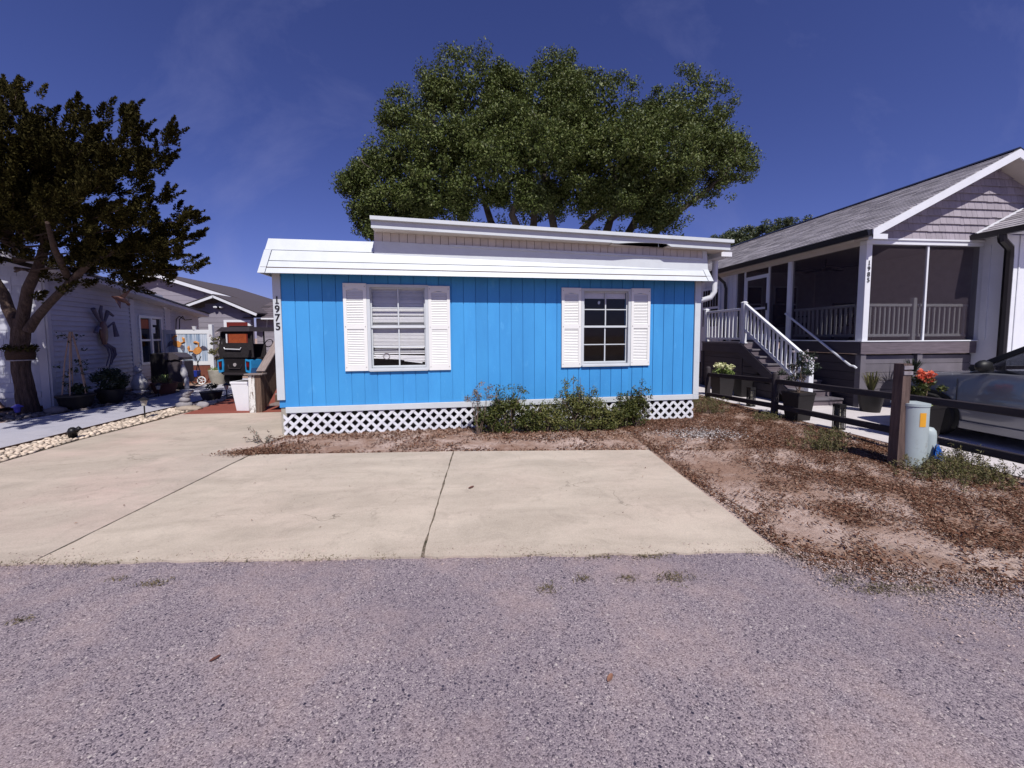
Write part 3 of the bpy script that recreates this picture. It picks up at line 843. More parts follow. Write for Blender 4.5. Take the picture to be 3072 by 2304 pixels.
# mansard: three lapped boards leaning back, with end caps
EB, ET = -0.28, 0.0
def slope_y(z): return EB + (ET - EB) * (z - 2.545) / (3.115 - 2.545)
def board(x0a, x1a, z0, z1, lap, name='mansard_board'):
    m = MB()
    y0, y1 = slope_y(z0), slope_y(z1)
    m.hull8([(x0a(z0), y0 - lap, z0), (x1a(z0), y0 - lap, z0), (x1a(z0), y0 + .02, z0), (x0a(z0), y0 + .02, z0)],
            [(x0a(z1), y1 - lap, z1), (x1a(z1), y1 - lap, z1), (x1a(z1), y1 + .02, z1), (x0a(z1), y1 + .02, z1)])
    return m.build(name, 'white_paint', home, bev=0.003)
xl = lambda z: -0.080 + 0.05 * (z - 2.545) / 0.57
xr = lambda z: 7.395 - 0.10 * (z - 2.545) / 0.57
cut = lambda f, d_: (lambda z: f(z) + d_)
rows = [(2.545, 2.738, .014), (2.749, 2.917, .010), (2.928, 3.115, .004)]
MB().hull8([(0.05, EB + .022, 2.55), (7.25, EB + .022, 2.55), (7.25, EB + .04, 2.55), (0.05, EB + .04, 2.55)], [(0.05, ET + .022, 3.10), (7.25, ET + .022, 3.10), (7.25, ET + .04, 3.10), (0.05, ET + .04, 3.10)]).build('mansard_backing', 'brown_soffit', home)  # brown sheet put in to darken the shadow gaps between boards
for (q0, q1, lap) in rows[:2]:
    board(cut(xl, .106), cut(xr, -.106), q0, q1, lap)
board(cut(xl, .0), lambda z: 1.56, *rows[2])
board(lambda z: 1.562, cut(xr, -.10), *rows[2])
board(xl, cut(xl, .099), 2.545, 2.921, .020, 'corner_cap')
board(cut(xr, -.099), xr, 2.545, 2.921, .020, 'corner_cap')
# the sides of the mansard and the soffit behind its foot
for xo, sgn in ((-0.080, 1), (7.395, -1)):
    m = MB()
    m.hull8([(xo, EB + .021, 2.545), (xo + sgn * .02, EB + .021, 2.545), (xo + sgn * .02, HD, 2.545), (xo, HD, 2.545)],
            [(xo + sgn * .05, ET + .021, 3.11), (xo + sgn * .07, ET + .021, 3.11), (xo + sgn * .07, HD, 3.11), (xo + sgn * .05, HD, 3.11)])
    m.build('mansard_side', 'white_paint', home)
span('soffit', home, (-0.055, EB + .024, 2.628), (7.37, 0.12, 2.640), 'brown_soffit')
span('soffit', home, (-0.055, 0.121, 2.628), (7.37, HD, 2.640), 'brown_soffit')
span('roof', home, (-0.02, 0.03, 3.06), (7.30, HD, 3.10), 'roof_membrane')

# the roof laid over the old one: clerestory band, soffit, two-step fascia
def yb(x): return -0.105 - 0.075 * (x - 1.56) / 5.7
def zf(x): return 3.41 - (x - 1.56) / 6.12 * 0.155          # top of the fascia, sagging to the right
m = MB()
def band(x0, x1, za, zb, y_in, th, name, mat, bev=0.0):
    m = MB()
    m.hull8([(x0, yb(x0) - y_in, za(x0)), (x1, yb(x1) - y_in, za(x1)), (x1, yb(x1) - y_in + th, za(x1)), (x0, yb(x0) - y_in + th, za(x0))],
            [(x0, yb(x0) - y_in, zb(x0)), (x1, yb(x1) - y_in, zb(x1)), (x1, yb(x1) - y_in + th, zb(x1)), (x0, yb(x0) - y_in + th, zb(x0))])
    return m.build(name, mat, home, bev=bev)
zs = lambda x: zf(x) - 0.165                    # soffit level
band(1.56, 7.27, lambda x: 2.70, lambda x: zs(x) - 0.145, 0.012, 0.05, 'clerestory_board', 'white_paint')
band(2.75, 7.20, lambda x: zs(x) - 0.175, lambda x: zs(x) - 0.140, 0.028, 0.0155, 'trim_strip', 'white_paint', 0.003)
nb = 44
for i in range(nb):
    x0 = 1.56 + i * (7.27 - 1.56) / nb; x1 = x0 + (7.27 - 1.56) / nb - 0.007
    band(x0, x1, lambda x: zs(x) - 0.1445, lambda x: zs(x) - 0.001, 0.004, 0.03, 'siding_board', 'cream_siding')
band(1.56, 7.27, lambda x: zs(x) - 0.14, zs, -0.028, 0.02, 'wall', 'brown_soffit')
m = MB().hull8([(7.272, yb(7.27) - .012, 2.70), (7.36, yb(7.27) - .012, 2.70), (7.36, .35, 2.70), (7.272, .35, 2.70)],
               [(7.232, yb(7.27) - .012, zs(7.2) - .005), (7.32, yb(7.27) - .012, zs(7.3) - .005), (7.32, .35, zs(7.3) - .005), (7.232, .35, zs(7.2) - .005)])
m.build('corner_board', 'white_paint', home)
# soffit with the rotted gap towards the right end
YF = -0.36
def soffit(x0, x1, ya, yb_):
    m = MB().hull8([(x0, ya, zs(x0)), (x1, ya, zs(x1)), (x1, yb_, zs(x1)), (x0, yb_, zs(x0))],
                   [(x0, ya, zs(x0) + .012), (x1, ya, zs(x1) + .012), (x1, yb_, zs(x1) + .012), (x0, yb_, zs(x0) + .012)])
    return m.build('soffit_panel', 'cream_siding', home)
soffit(1.575, 5.46, YF + .031, 0.0)
soffit(6.47, 7.64, YF + .031, 0.0)
m = MB().prism([(5.462, YF + .035), (5.7, YF + .12), (6.0, YF + .17), (6.30, YF + .20), (6.468, YF + .20), (6.468, 0.0), (5.462, 0.0)], zs(5.95) - .004, zs(5.95) + .008)
m.build('soffit_panel', 'cream_siding', home)
span('soffit_shade', home, (5.40, YF + .05, zs(5.95) + .06), (6.5, 0.3, zs(5.95) + .07), 'void_shade')  # near-black sheet added as the shade inside the soffit hole
# fascia
def fascia(x0, x1, t0, t1, y0, y1, mat='white_paint', name='fascia_board', bite=None):
    m = MB().hull8([(x0, y0, zf(x0) - t1), (x1, y0, zf(x1) - t1), (x1, y1, zf(x1) - t1), (x0, y1, zf(x0) - t1)],
                   [(x0, y0, zf(x0) - t0), (x1, y0, zf(x1) - t0), (x1, y1, zf(x1) - t0), (x0, y1, zf(x0) - t0)])
    return m.build(name, mat, home, bev=0.003)
fascia(1.56, 7.69, 0.0, 0.055, YF - .055, YF - .001, name='drip_board')
fascia(1.565, 5.44, 0.040, 0.168, YF, YF + .030)
fascia(5.442, 5.56, 0.040, 0.172, YF + .002, YF + .030)
MB().prism([(5.561, zf(5.56) - .040), (6.52, zf(6.52) - .040), (6.52, zf(6.52) - .172), (6.44, zf(6.44) - .128), (6.25, zf(6.25) - .124), (5.95, zf(5.95) - .135), (5.75, zf(5.75) - .152), (5.561, zf(5.56) - .172)], YF + .002, YF + .030, 'y').build('fascia_board', 'white_paint', home)
fascia(6.521, 7.66, 0.040, 0.172, YF + .002, YF + .030)
span('hanging_nail', home, (6.30, YF + .034, zs(6.3) - .02), (6.306, YF + .040, zs(6.3) + .06), 'white_paint')
m = MB().hull8([(1.565, YF + .031, zf(1.56) - .055), (7.66, YF + .031, zf(7.66) - .055), (7.66, HD, zf(7.66) - .055), (1.565, HD, zf(1.56) - .055)],
               [(1.565, YF + .031, zf(1.56) - .004), (7.66, YF + .031, zf(7.66) - .004), (7.66, HD, zf(7.66) - .004), (1.565, HD, zf(1.56) - .004)])
m.build('roof', 'roof_membrane', home)
MB().hull8([(1.562, -0.09, 2.93), (1.60, -0.09, 2.93), (1.60, HD, 2.93), (1.562, HD, 2.93)], [(1.562, -0.09, zs(1.6) + .1), (1.60, -0.09, zs(1.6) + .1), (1.60, HD, zs(1.6) + .1), (1.562, HD, zs(1.6) + .1)]).build('wall', 'white_paint', home)
MB().hull8([(7.30, .0, 2.93), (7.34, .0, 2.93), (7.34, HD, 2.93), (7.30, HD, 2.93)], [(7.30, .0, zs(7.3) + .1), (7.34, .0, zs(7.3) + .1), (7.34, HD, zs(7.3) + .1), (7.30, HD, zs(7.3) + .1)]).build('wall', 'white_paint', home)
MB().box((7.60, YF + .032, zs(7.6) + .0), (7.655, HD, zs(7.6) + .13)).build('fascia_board', 'white_paint', home)
# white downspout at the right end, elbowed back to the wall
ds = MB()
ds.tube([(7.80, .22, 3.02), (7.80, .22, 2.42), (7.74, .24, 2.31), (7.54, .34, 2.24), (7.42, 0.44, 2.16), (7.41, 0.48, 0.3)], 0.05, 10)
auto_smooth(ds.build('downspout', 'white_vinyl', home))
MB().box((7.655, -.14, 3.02), (7.87, HD, 3.10)).build('gutter', 'white_vinyl', home, bev=0.01)
FR = Matrix()

# wooden steps with a boarded railing on the left side of the home
st = thing('porch_steps', 'weathered brown wooden steps with boarded railing and peeling white newel post', 'steps', (-4.5, 8.5, 0))
nw = span('newel_post', st, (-4.60, 8.44, 0.0), (-4.48, 8.57, 0.80), 'wood_peeling', 0.006)
nw['label'] = 'newel post with peeling white paint'
span('newel_post', st, (-4.476, 8.45, 0.0), (-4.36, 8.58, 0.79), 'wood_brown', 0.006)
span('cap_board', st, (-4.66, 8.40, 0.802), (-4.30, 8.60, 0.832), 'wood_grey_cap', 0.004)
beam('cap_board', st, (-4.43, 8.60, 0.86), (-4.43, 10.1, 2.02), 0.17, 0.035, 'wood_grey_cap', 0.004)
for i in range(11):
    y = 8.60 + i * 0.132
    zt_ = 0.83 + (y - 8.60) * 0.773; zb_ = 0.02 + max(0, (y - 8.62)) * 0.773
    MB().hull8([(-4.41, y, zb_), (-4.385, y, zb_), (-4.385, y + .125, zb_ + .097), (-4.41, y + .125, zb_ + .097)],
               [(-4.41, y, zt_), (-4.385, y, zt_), (-4.385, y + .125, zt_ + .097), (-4.41, y + .125, zt_ + .097)]).build('picket', 'wood_brown', st)
for i in range(6):
    span('tread', st, (-4.30, 8.62 + i * .26, 0.12 + i * .19), (-3.12, 8.92 + i * .26, 0.16 + i * .19), 'wood_grey_cap', 0.004)
    span('riser', st, (-4.30, 8.88 + i * .26, 0.165 + i * .19), (-3.12, 8.90 + i * .26, 0.305 + i * .19), 'wood_brown')
span('stringer', st, (-3.9, 8.70, 0.0), (-3.82, 9.1, 0.118), 'wood_brown')
span('stringer', st, (-3.3, 8.70, 0.0), (-3.22, 9.1, 0.118), 'wood_brown')

# ------------------------------------------------------------------ the grey house on the right with its screened porch
PX, PY, DZ = 8.21, 7.32, 1.43
gh = thing('porch_house', 'grey shingled house on the right with screened porch and number 1985', 'house', (PX, PY, 0))
# deck
span('porch_floor', gh, (PX - .03, PY, DZ - .06), (11.0, 11.4, DZ), 'tread_grey')
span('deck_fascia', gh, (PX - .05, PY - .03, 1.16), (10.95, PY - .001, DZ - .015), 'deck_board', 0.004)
span('deck_fascia', gh, (PX - .055, PY + .001, 1.16), (PX - .031, 9.46, DZ - .015), 'deck_dark', 0.004)  # shaded side, coloured darker than the lit front fascia
span('floor_trim', gh, (PX - .06, PY - .045, DZ - .012), (10.97, PY + .03, DZ + .012), 'white_vinyl', 0.003)
span('floor_trim', gh, (PX - .06, PY + .031, DZ - .012), (PX + .03, 11.4, DZ + .012), 'white_vinyl', 0.003)
# skirting boards below the deck, pale lit front, shade in the side's colour
def skirt_front(x0, x1, y, z1, mat='tread_grey'):
    z = 0.02
    while z < z1 - 0.02:
        span('skirt_board', gh, (x0, y, z), (x1, y + .02, min(z + .178, z1)), mat, 0.003)
        z += 0.185
for (x0, x1) in ((PX + .13, 9.55), (9.68, 10.97)):
    skirt_front(x0, x1, PY + .06, 1.15)
for x in (PX - .01, 9.555):
    span('skirt_post', gh, (x, PY + .0, 0), (x + .125, PY + .12, 1.155), 'tread_grey', 0.004)
z = 0.02
while z < 1.14:
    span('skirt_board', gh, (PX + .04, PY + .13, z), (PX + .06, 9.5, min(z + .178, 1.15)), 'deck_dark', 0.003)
    z += 0.185
span('skirt_backing', gh, (PX + .065, PY + .085, 0), (10.97, PY + .10, 1.15), 'void_shade')
span('skirt_backing', gh, (PX + .065, PY + .11, 0), (PX + .08, 11.4, 1.15), 'void_shade')

# porch frame
post = span('porch_post', gh, (PX - .005, PY + .0, DZ + .013), (PX + .125, PY + .155, 3.45), 'white_vinyl', 0.004)
text_digits(post, '1985', PX + .060, PY - .004, 3.065, 0.118, 0.094, 'black_paint')
span('porch_post', gh, (PX, 9.22, DZ + .013), (PX + .10, 9.34, 3.45), 'white_vinyl', 0.004)
span('porch_post', gh, (PX, 11.30, DZ + .013), (PX + .12, 11.45, 3.45), 'white_vinyl', 0.004)
span('porch_post', gh, (PX + .02, 9.98, DZ + .013), (PX + .08, 10.02, 3.45), 'white_vinyl')
span('porch_post', gh, (PX + .02, 10.92, DZ + .013), (PX + .08, 10.97, 3.45), 'white_vinyl')
span('mullion', gh, (9.668, PY + .02, DZ + .013), (9.712, PY + .07, 3.45), 'white_vinyl', 0.003)
span('porch_beam', gh, (PX - .02, PY - .01, 3.452), (11.0, PY + .14, 3.535), 'white_vinyl', 0.004)
span('porch_beam', gh, (PX - .015, PY + .141, 3.452), (PX + .13, 16.0, 3.60), 'cream_siding', 0.004)
span('porch_ceiling', gh, (PX + .13, PY + .14, 3.535), (11.0, 11.4, 3.555), 'porch_ceiling')
# insect screens
span('screen', gh, (PX + .125, PY + .045, DZ + .013), (9.668, PY + .047, 3.452), 'insect_screen')
span('screen', gh, (9.712, PY + .045, DZ + .013), (10.97, PY + .047, 3.452), 'insect_screen')
for (y0, y1) in ((PY + .155, 9.22), (9.34, 9.98), (10.97, 11.30)):
    span('screen', gh, (PX + .05, y0, DZ + .013), (PX + .052, y1, 3.452), 'insect_screen')
# screen door
door = MB()
for (a, b) in (((10.02, DZ + .02), (10.09, 3.28)), ((10.85, DZ + .02), (10.92, 3.28)), ((10.09, 3.18), (10.85, 3.28)), ((10.09, DZ + .02), (10.85, DZ + .16)), ((10.09, 2.30), (10.85, 2.36))):
    door.box((PX + .03, a[0], a[1]), (PX + .065, b[0], b[1]))
door = door.build('screen_door', 'white_vinyl', gh, bev=0.003)
span('screen', door, (PX + .045, 10.09, DZ + .16), (PX + .047, 10.85, 3.18), 'insect_screen')
span('handle', door, (PX - .01, 10.03, 2.26), (PX + .03, 10.07, 2.46), 'lantern_black', 0.006)
span('screen', gh, (PX + .045, 10.02, 3.28), (PX + .047, 10.92, 3.452), 'insect_screen')
# porch railings behind the screens
def rail_run(p0, p1, ztop, zbot, n, parent, mat='white_vinyl', off=0.0):
    p0, p1 = Vector(p0), Vector(p1)
    beam('rail', parent, (p0.x, p0.y, ztop), (p1.x, p1.y, ztop), 0.07, 0.06, mat, 0.006)
    beam('rail', parent, (p0.x, p0.y, zbot), (p1.x, p1.y, zbot), 0.05, 0.06, mat, 0.006)
    for i in range(n):
        q = p0.lerp(p1, (i + .5) / n)
        bx('baluster', parent, (q.x, q.y, (ztop + zbot) / 2), (0.034, 0.034, ztop - zbot - .062), mat)
rail_run((PX + .14, PY + .15, 0), (9.50, PY + .15, 0), 2.20, 1.55, 10, gh)
rail_run((9.64, PY + .15, 0), (10.9, PY + .15, 0), 2.20, 1.55, 10, gh)
span('rail_post', gh, (9.53, PY + .11, DZ), (9.61, PY + .19, 2.36), 'white_vinyl', 0.005)
rail_run((PX + .13, PY + .22, 0), (PX + .13, 9.2, 0), 2.20, 1.55, 14, gh)
# inside the porch
span('back_wall', gh, (PX + .10, 11.41, DZ), (11.0, 11.45, 3.53), 'porch_wall')
span('side_wall', gh, (10.985, PY + .16, DZ), (11.0, 11.40, 3.53), 'porch_wall')
for (x0, x1) in ((8.6, 9.1), (9.6, 10.3)):
    wf = span('window', gh, (x0 - .06, 11.36, 1.95), (x1 + .06, 11.405, 3.1), 'white_vinyl')
    span('pane', wf, (x0, 11.345, 2.0), (x1, 11.359, 2.5), 'furniture_dark')
    span('pane', wf, (x0, 11.345, 2.55), (x1, 11.359, 3.05), 'furniture_dark')
FR = Matrix.Translation((9.25, 9.3, 3.53))
fan = thing('ceiling_fan', 'dark ceiling fan hanging under the screened porch roof', 'fan', (0, 0, 0))
MB().tube([(0, 0, 0), (0, 0, -.22)], .02, 8).build('rod', 'furniture_dark', fan)
auto_smooth(MB().lathe([(.02, -.30), (.09, -.28), (.11, -.24), (.06, -.20), (.02, -.18)], n=14).build('motor', 'furniture_dark', fan))
for i in range(5):
    t = i * 2 * math.pi / 5 + .3
    beam('blade', fan, (math.cos(t) * .1, math.sin(t) * .1, -.25), (math.cos(t) * .66, math.sin(t) * .66, -.25), .13, .012, 'furniture_dark')
FR = Matrix()
for (x, y, l) in ((8.85, 9.9, 'dark porch armchair behind the screen near the steps'), (10.2, 9.4, 'dark porch armchair behind the screen right of the number post')):
    FR = Matrix.Translation((x, y, DZ))
    ch = thing('porch_chair', l, 'chair', (0, 0, 0), group='chairs on the screened porch')
    span('seat', ch, (-.3, -.3, .36), (.3, .3, .46), 'furniture_dark', .02)
    span('backrest', ch, (-.3, .22, .462), (.3, .32, 1.0), 'furniture_dark', .02)
    for sx in (-.27, .27):
        for sy in (-.27, .27):
            span('leg', ch, (sx - .025, sy - .025, 0), (sx + .025, sy + .025, .36), 'furniture_dark')
        span('armrest', ch, (sx - .035, -.3, .62), (sx + .035, .22, .66), 'furniture_dark', .01)
    FR = Matrix()

# the long wall behind the porch, with a window
span('wall', gh, (PX, 11.46, .6), (PX + .1, 20.0, 3.45), 'white_vinyl')
for i in range(9):
    span('batten', gh, (PX - .02, 11.62 + i * .42, .6), (PX - .001, 11.66 + i * .42, 3.45), 'white_vinyl')
wf = span('window', gh, (PX - .05, 12.02, 1.78), (PX - .002, 12.98, 3.18), 'white_vinyl', .004)
for (y0, y1) in ((12.10, 12.49), (12.53, 12.92)):
    for (z0, z1) in ((1.86, 2.45), (2.53, 3.10)):
        pn = span('pane', wf, (PX - .055, y0, z0), (PX - .051, y1, z1), 'furniture_dark')
    for kk in (1, 2):
        span('muntin', wf, (PX - .060, y0 + (y1 - y0) * kk / 3 - .005, 2.53), (PX - .056, y0 + (y1 - y0) * kk / 3 + .005, 3.10), 'white_vinyl')
span('skirt_backing', gh, (PX + .02, 11.46, 0), (PX + .04, 20, .6), 'void_shade')
span('back_wall', gh, (PX, 20.0, .3), (14.0, 20.1, 3.45), 'clapboard_grey')

# roof: eave at x=7.9, ridge at x=11.1
EX, EZ, RX, RZ, YR, YB = 7.90, 3.655, 11.10, 5.315, 6.95, 20.3
sl = (RZ - EZ) / (RX - EX)
nrm = Vector((-sl, 0, 1)).normalized()
def slope_box(x0, x1, y0, y1, t0, t1, left=True):
    """box lying in the roof slope; t0, t1 above the deck plane"""
    def P(x, y, t):
        q = Vector((x, y, EZ + (x - EX) * sl)) + nrm * t
        return (q.x, q.y, q.z) if left else (2 * RX - q.x, q.y, q.z)
    return [P(x0, y0, t0), P(x1, y0, t0), P(x1, y1, t0), P(x0, y1, t0)], [P(x0, y0, t1), P(x1, y0, t1), P(x1, y1, t1), P(x0, y1, t1)]
MB().hull8(*slope_box(EX, RX - .002, YR, YB, -.10, -.002)).build('roof_deck', 'cream_siding', gh)
rr = MB().hull8(*slope_box(EX, RX - .002, YR, YB, -.10, .012, False)).build('roof_slope', 'roof_shingle_far', gh)
left_roof = MB().hull8(*slope_box(EX, RX - .004, YR, YB, -.001, .001)).build('roof_slope', 'roof_shingle_far', gh)
ncourse = 27
cw = (RX - EX) / ncourse
far = MB(); cnt = 0; rs = random.Random(2)
items = []
for r in range(ncourse):
    x0 = EX - .02 + r * cw
    y = YR - .02 - rs.uniform(0, .3)
    while y < YB:
        w = rs.choice((.22, .30, .36))
        y0, y1 = max(y, YR - .02), min(y + w - .004, YB)
        if y1 - y0 > .03: items.append((y0, y1, x0))
        y += w
items.sort(key=lambda t: t[0] + .35 * (RX - t[2]) * 0)
for i, (y0, y1, x0) in enumerate(items):
    def P(x, yy, t):
        q = Vector((x, yy, EZ + (x - EX) * sl)) + nrm * t
        return (q.x, q.y, q.z)
    h = .012 + rs.uniform(0, .006)
    m = far if i >= 300 else MB()
    m.hull8([P(x0, y0, .001), P(x0 + cw * 1.02, y0, .001), P(x0 + cw * 1.02, y1, .001), P(x0, y1, .001)],
            [P(x0, y0, h), P(x0 + cw * 1.02, y0, .003), P(x0 + cw * 1.02, y1, .003), P(x0, y1, h)])
    if i < 300: m.build('shingle', 'roof_shingle', left_roof)
tag(far.build('far_shingles', 'roof_shingle_far', left_roof), kind='stuff')
MB().prism([(RX - .16, RZ - .04), (RX, RZ + .04), (RX + .16, RZ - .04), (RX, RZ)], YR - .02, YB, 'y').build('ridge_cap', 'gutter_black', gh)
# rake boards and the boxed end of the eave
for sgn in (1, -1):
    X = lambda x: x if sgn > 0 else 2 * RX - x
    MB().prism([(X(EX - .02), EZ - .17), (X(RX), RZ - .17), (X(RX), RZ - .005), (X(EX - .02), EZ - .015)], YR - .03, YR - .002, 'y').build('rake_board', 'white_vinyl', gh)
MB().box((EX - .02, YR - .032, EZ - .20), (EX + .30, YR + .06, EZ - .10)).build('eave_return', 'white_vinyl', gh)
span('eave_soffit', gh, (EX, YR + .061, 3.545), (PX + .10, YB, 3.565), 'cream_siding')
# black gutter and downspouts
MB().prism([(EX - .13, EZ - .01), (EX - .02, EZ - .01), (EX - .02, EZ - .13), (EX - .09, EZ - .13)], YR + .0, YB, 'y').build('gutter', 'gutter_black', gh)
d1 = MB().tube([(EX - .05, 11.75, EZ - .12), (EX - .02, 11.75, EZ - .22), (PX - .10, 11.72, EZ - .42), (PX - .06, 11.70, EZ - .60), (PX - .06, 11.70, .9)], .042, 8)
auto_smooth(d1.build('downspout', 'gutter_black', gh))
# shake-clad gable above the porch
span('gable_trim', gh, (PX - .01, PY - .035, 3.536), (11.0, PY - .011, 3.572), 'white_vinyl')
GX0, GX1 = EX + .22, 2 * RX - EX - .22
def gz(x): return EZ + (min(x, 2 * RX - x) - EX) * sl - .10
MB().prism([(GX0, 3.56), (GX1, 3.56), (RX, gz(RX))], PY + .02, PY + .06, 'y').build('gable_wall', 'gable_shake', gh)
gw = bpy.data.objects[[o.name for o in COL.objects if o.name.startswith('gable_wall')][0]]
row = 0; zr = 3.576; n_sh = 0
rest = MB()
while zr < gz(RX) - .05:
    x = GX0 - rs.uniform(0, .1)
    zt = zr + .172
    while x < GX1:
        w = rs.choice((.09, .12, .15, .18))
        drop = rs.choice((0, 0, .008))
        a, b = max(x, GX0), min(x + w - .005, GX1)
        pl = [(a, zr - drop), (b, zr - drop), (b, min(zt, gz(b))), (a, min(zt, gz(a)))]
        if b - a > .03 and min(gz(a), gz(b)) > zr + .01:
            m = MB()
            q = m
            if not (x < 13.0 and n_sh < 300): q = rest
            q.hull8([(a, PY - .024, zr - drop), (b, PY - .024, zr - drop), (b, PY + .019, zr - drop), (a, PY + .019, zr - drop)],
                    [(a, PY + .008, pl[3][1]), (b, PY + .008, pl[2][1]), (b, PY + .019, pl[2][1]), (a, PY + .019, pl[3][1])])
            if q is m:
                m.build('shake', 'gable_shake', gw); n_sh += 1
        x += w
    zr += .163
if rest.v: tag(rest.build('far_shakes', 'gable_shake', gw), kind='stuff')
MB().prism([(EX + .02, EZ - .16), (RX, RZ - .16), (RX, RZ - .13), (EX + .02, EZ - .13)], YR, PY + .02, 'y').build('rake_soffit', 'cream_siding', gh)
MB().prism([(2 * RX - EX - .02, EZ - .16), (RX, RZ - .16), (RX, RZ - .13), (2 * RX - EX - .02, EZ - .13)], YR, PY + .02, 'y').build('rake_soffit', 'cream_siding', gh)

# the white wing that steps forward at the right edge
WX, WY = 10.99, 6.97
span('wing_wall', gh, (WX, WY, 0.9), (WX + .08, PY + .16, 3.60), 'white_vinyl')
span('wing_wall', gh, (WX + .081, WY - .02, 0.9), (16.0, WY + .06, 3.60), 'white_vinyl')
span('wing_wall', gh, (WX, WY + .03, 0), (16.0, PY + .1, .899), 'deck_dark')
span('corner_board', gh, (WX - .02, WY - .035, .9), (WX + .10, WY - .021, 3.60), 'white_vinyl', .003)
span('corner_board', gh, (WX - .021, PY - .14, 1.46), (WX - .001, PY - .02, 3.45), 'white_vinyl', .003)
for i in range(8):
    span('batten', gh, (WX + .30 + i * .33, WY - .035, .9), (WX + .335 + i * .33, WY - .021, 3.60), 'white_vinyl')
ws = 0.50
wr = MB()
wr.hull8([(10.74, 6.45, 3.66), (13.4, 6.45, 3.66 + 2.66 * ws), (13.4, PY - .015, 3.66 + 2.66 * ws), (10.74, PY - .015, 3.66)],
         [(10.74, 6.45, 3.69), (13.4, 6.45, 3.69 + 2.66 * ws), (13.4, PY - .015, 3.69 + 2.66 * ws), (10.74, PY - .015, 3.69)])
wroof = wr.build('wing_roof', 'roof_shingle_far', gh)
for r in range(20):
    x0 = 10.73 + r * .133
    y = 6.44 - rs.uniform(0, .2)
    while y < PY - .03:
        w = rs.choice((.22, .3, .36)); y0, y1 = max(y, 6.44), min(y + w - .004, PY - .02)
        if y1 - y0 > .03:
            zz = 3.69 + (x0 - 10.74) * ws; h = .012 + rs.uniform(0, .006)
            MB().hull8([(x0, y0, zz), (x0 + .135, y0, zz + .0675), (x0 + .135, y1, zz + .0675), (x0, y1, zz)],
                       [(x0, y0, zz + h), (x0 + .135, y0, zz + .0705), (x0 + .135, y1, zz + .0705), (x0, y1, zz + h)]).build('shingle', 'roof_shingle', wroof)
        y += w
beam('flashing', gh, (10.74, PY - .035, 3.70), (13.2, PY - .035, 3.70 + 2.46 * ws), .035, .05, 'white_vinyl')
MB().box((10.62, 6.45, 3.57), (10.735, PY - .02, 3.685)).build('gutter', 'gutter_black', gh)
span('wing_soffit', gh, (10.74, 6.45, 3.60), (16, 6.859, 3.62), 'white_vinyl')
span('wing_soffit', gh, (10.74, 6.86, 3.602), (WX, PY - .02, 3.622), 'white_vinyl')
d2 = MB().tube([(10.68, 6.84, 3.58), (10.69, 6.83, 3.46), (10.88, 6.84, 3.32), (10.935, 6.87, 3.15), (10.935, 6.87, .5)], .07, 8)
auto_smooth(d2.build('downspout', 'gutter_black', gh))

# ------------------------------------------------------------------ stairs and landing of the grey house
LX, LZ, Y0s, Y1s = 7.15, 1.38, 9.50, 11.25
sx = thing('entry_stairs', 'dark timber stairs with white baluster railing climbing to the screened porch', 'stairs', (7.6, 9.0, 0))
span('landing', sx, (LX - .03, Y0s, LZ - .045), (PX - .06, Y1s + .05, LZ), 'tread_grey', .004)
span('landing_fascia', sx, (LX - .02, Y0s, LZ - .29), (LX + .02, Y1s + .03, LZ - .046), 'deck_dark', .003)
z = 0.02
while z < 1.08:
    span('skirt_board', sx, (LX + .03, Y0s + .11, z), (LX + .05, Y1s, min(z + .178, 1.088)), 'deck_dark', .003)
    z += .185
span('skirt_backing', sx, (LX + .055, Y0s, 0), (LX + .07, Y1s, 1.08), 'void_shade')
span('landing_post', sx, (LX - .01, Y0s, 0), (LX + .10, Y0s + .10, LZ - .291), 'deck_dark', .004)
span('landing_post', sx, (LX - .01, Y1s - .10 + .11, 0), (LX + .10, Y1s + .11, LZ - .291), 'deck_dark', .004)
ns = 8; rise = LZ / ns; run = 0.268
span('riser', sx, (LX - .02, Y0s + .002, LZ - rise - .04), (PX - .07, Y0s + .02, LZ - .046), 'deck_board')
for i in range(1, ns):
    zt = LZ - rise * i; y1 = Y0s - run * (i - 1)
    span('tread', sx, (LX - .06, y1 - run - .03, zt - .04), (PX - .07, y1 - .001, zt), 'tread_grey', .005)
    span('riser', sx, (LX - .02, y1 - run, max(.0, zt - rise)), (PX - .07, y1 - run + .02, zt - .041), 'deck_board')
ylow = Y0s - run * (ns - 1)
MB().prism([(Y0s, LZ - .005), (Y0s, LZ - .34), (ylow + .1, .02), (ylow - .0, .02), (ylow - .0, .17)], LX - .105, LX - .062, 'x').build('stringer', 'deck_dark', sx)
zz = .02
for i in range(6):                       # boards closing the side below the stringer
    ys = ylow + .12 + (zz + .36) / (LZ + .0) * (Y0s - ylow) * .96
    if ys < Y0s - .05:
        span('skirt_board', sx, (LX + .0, ys, zz), (LX + .02, Y0s - .005, zz + .175), 'deck_dark', .003)
    zz += .185
MB().prism([(Y0s, 0), (Y0s, LZ - .2), (ylow + .2, .02), (ylow + .2, 0)], LX + .03, LX + .04, 'x').build('skirt_backing', 'void_shade', sx)
def newel(x, y, z0, z1):
    o = span('newel', sx, (x - .055, y - .055, z0), (x + .055, y + .055, z1), 'white_vinyl', .005)
    MB().hull8([(x - .066, y - .066, z1), (x + .066, y - .066, z1), (x + .066, y + .066, z1), (x - .066, y + .066, z1)],
               [(x - .03, y - .03, z1 + .035), (x + .03, y - .03, z1 + .035), (x + .03, y + .03, z1 + .035), (x - .03, y + .03, z1 + .035)]).build('cap', 'white_vinyl', o)
    span('base', o, (x - .07, y - .07, z0), (x + .07, y + .07, z0 + .03), 'white_vinyl')
RXn = 7.19
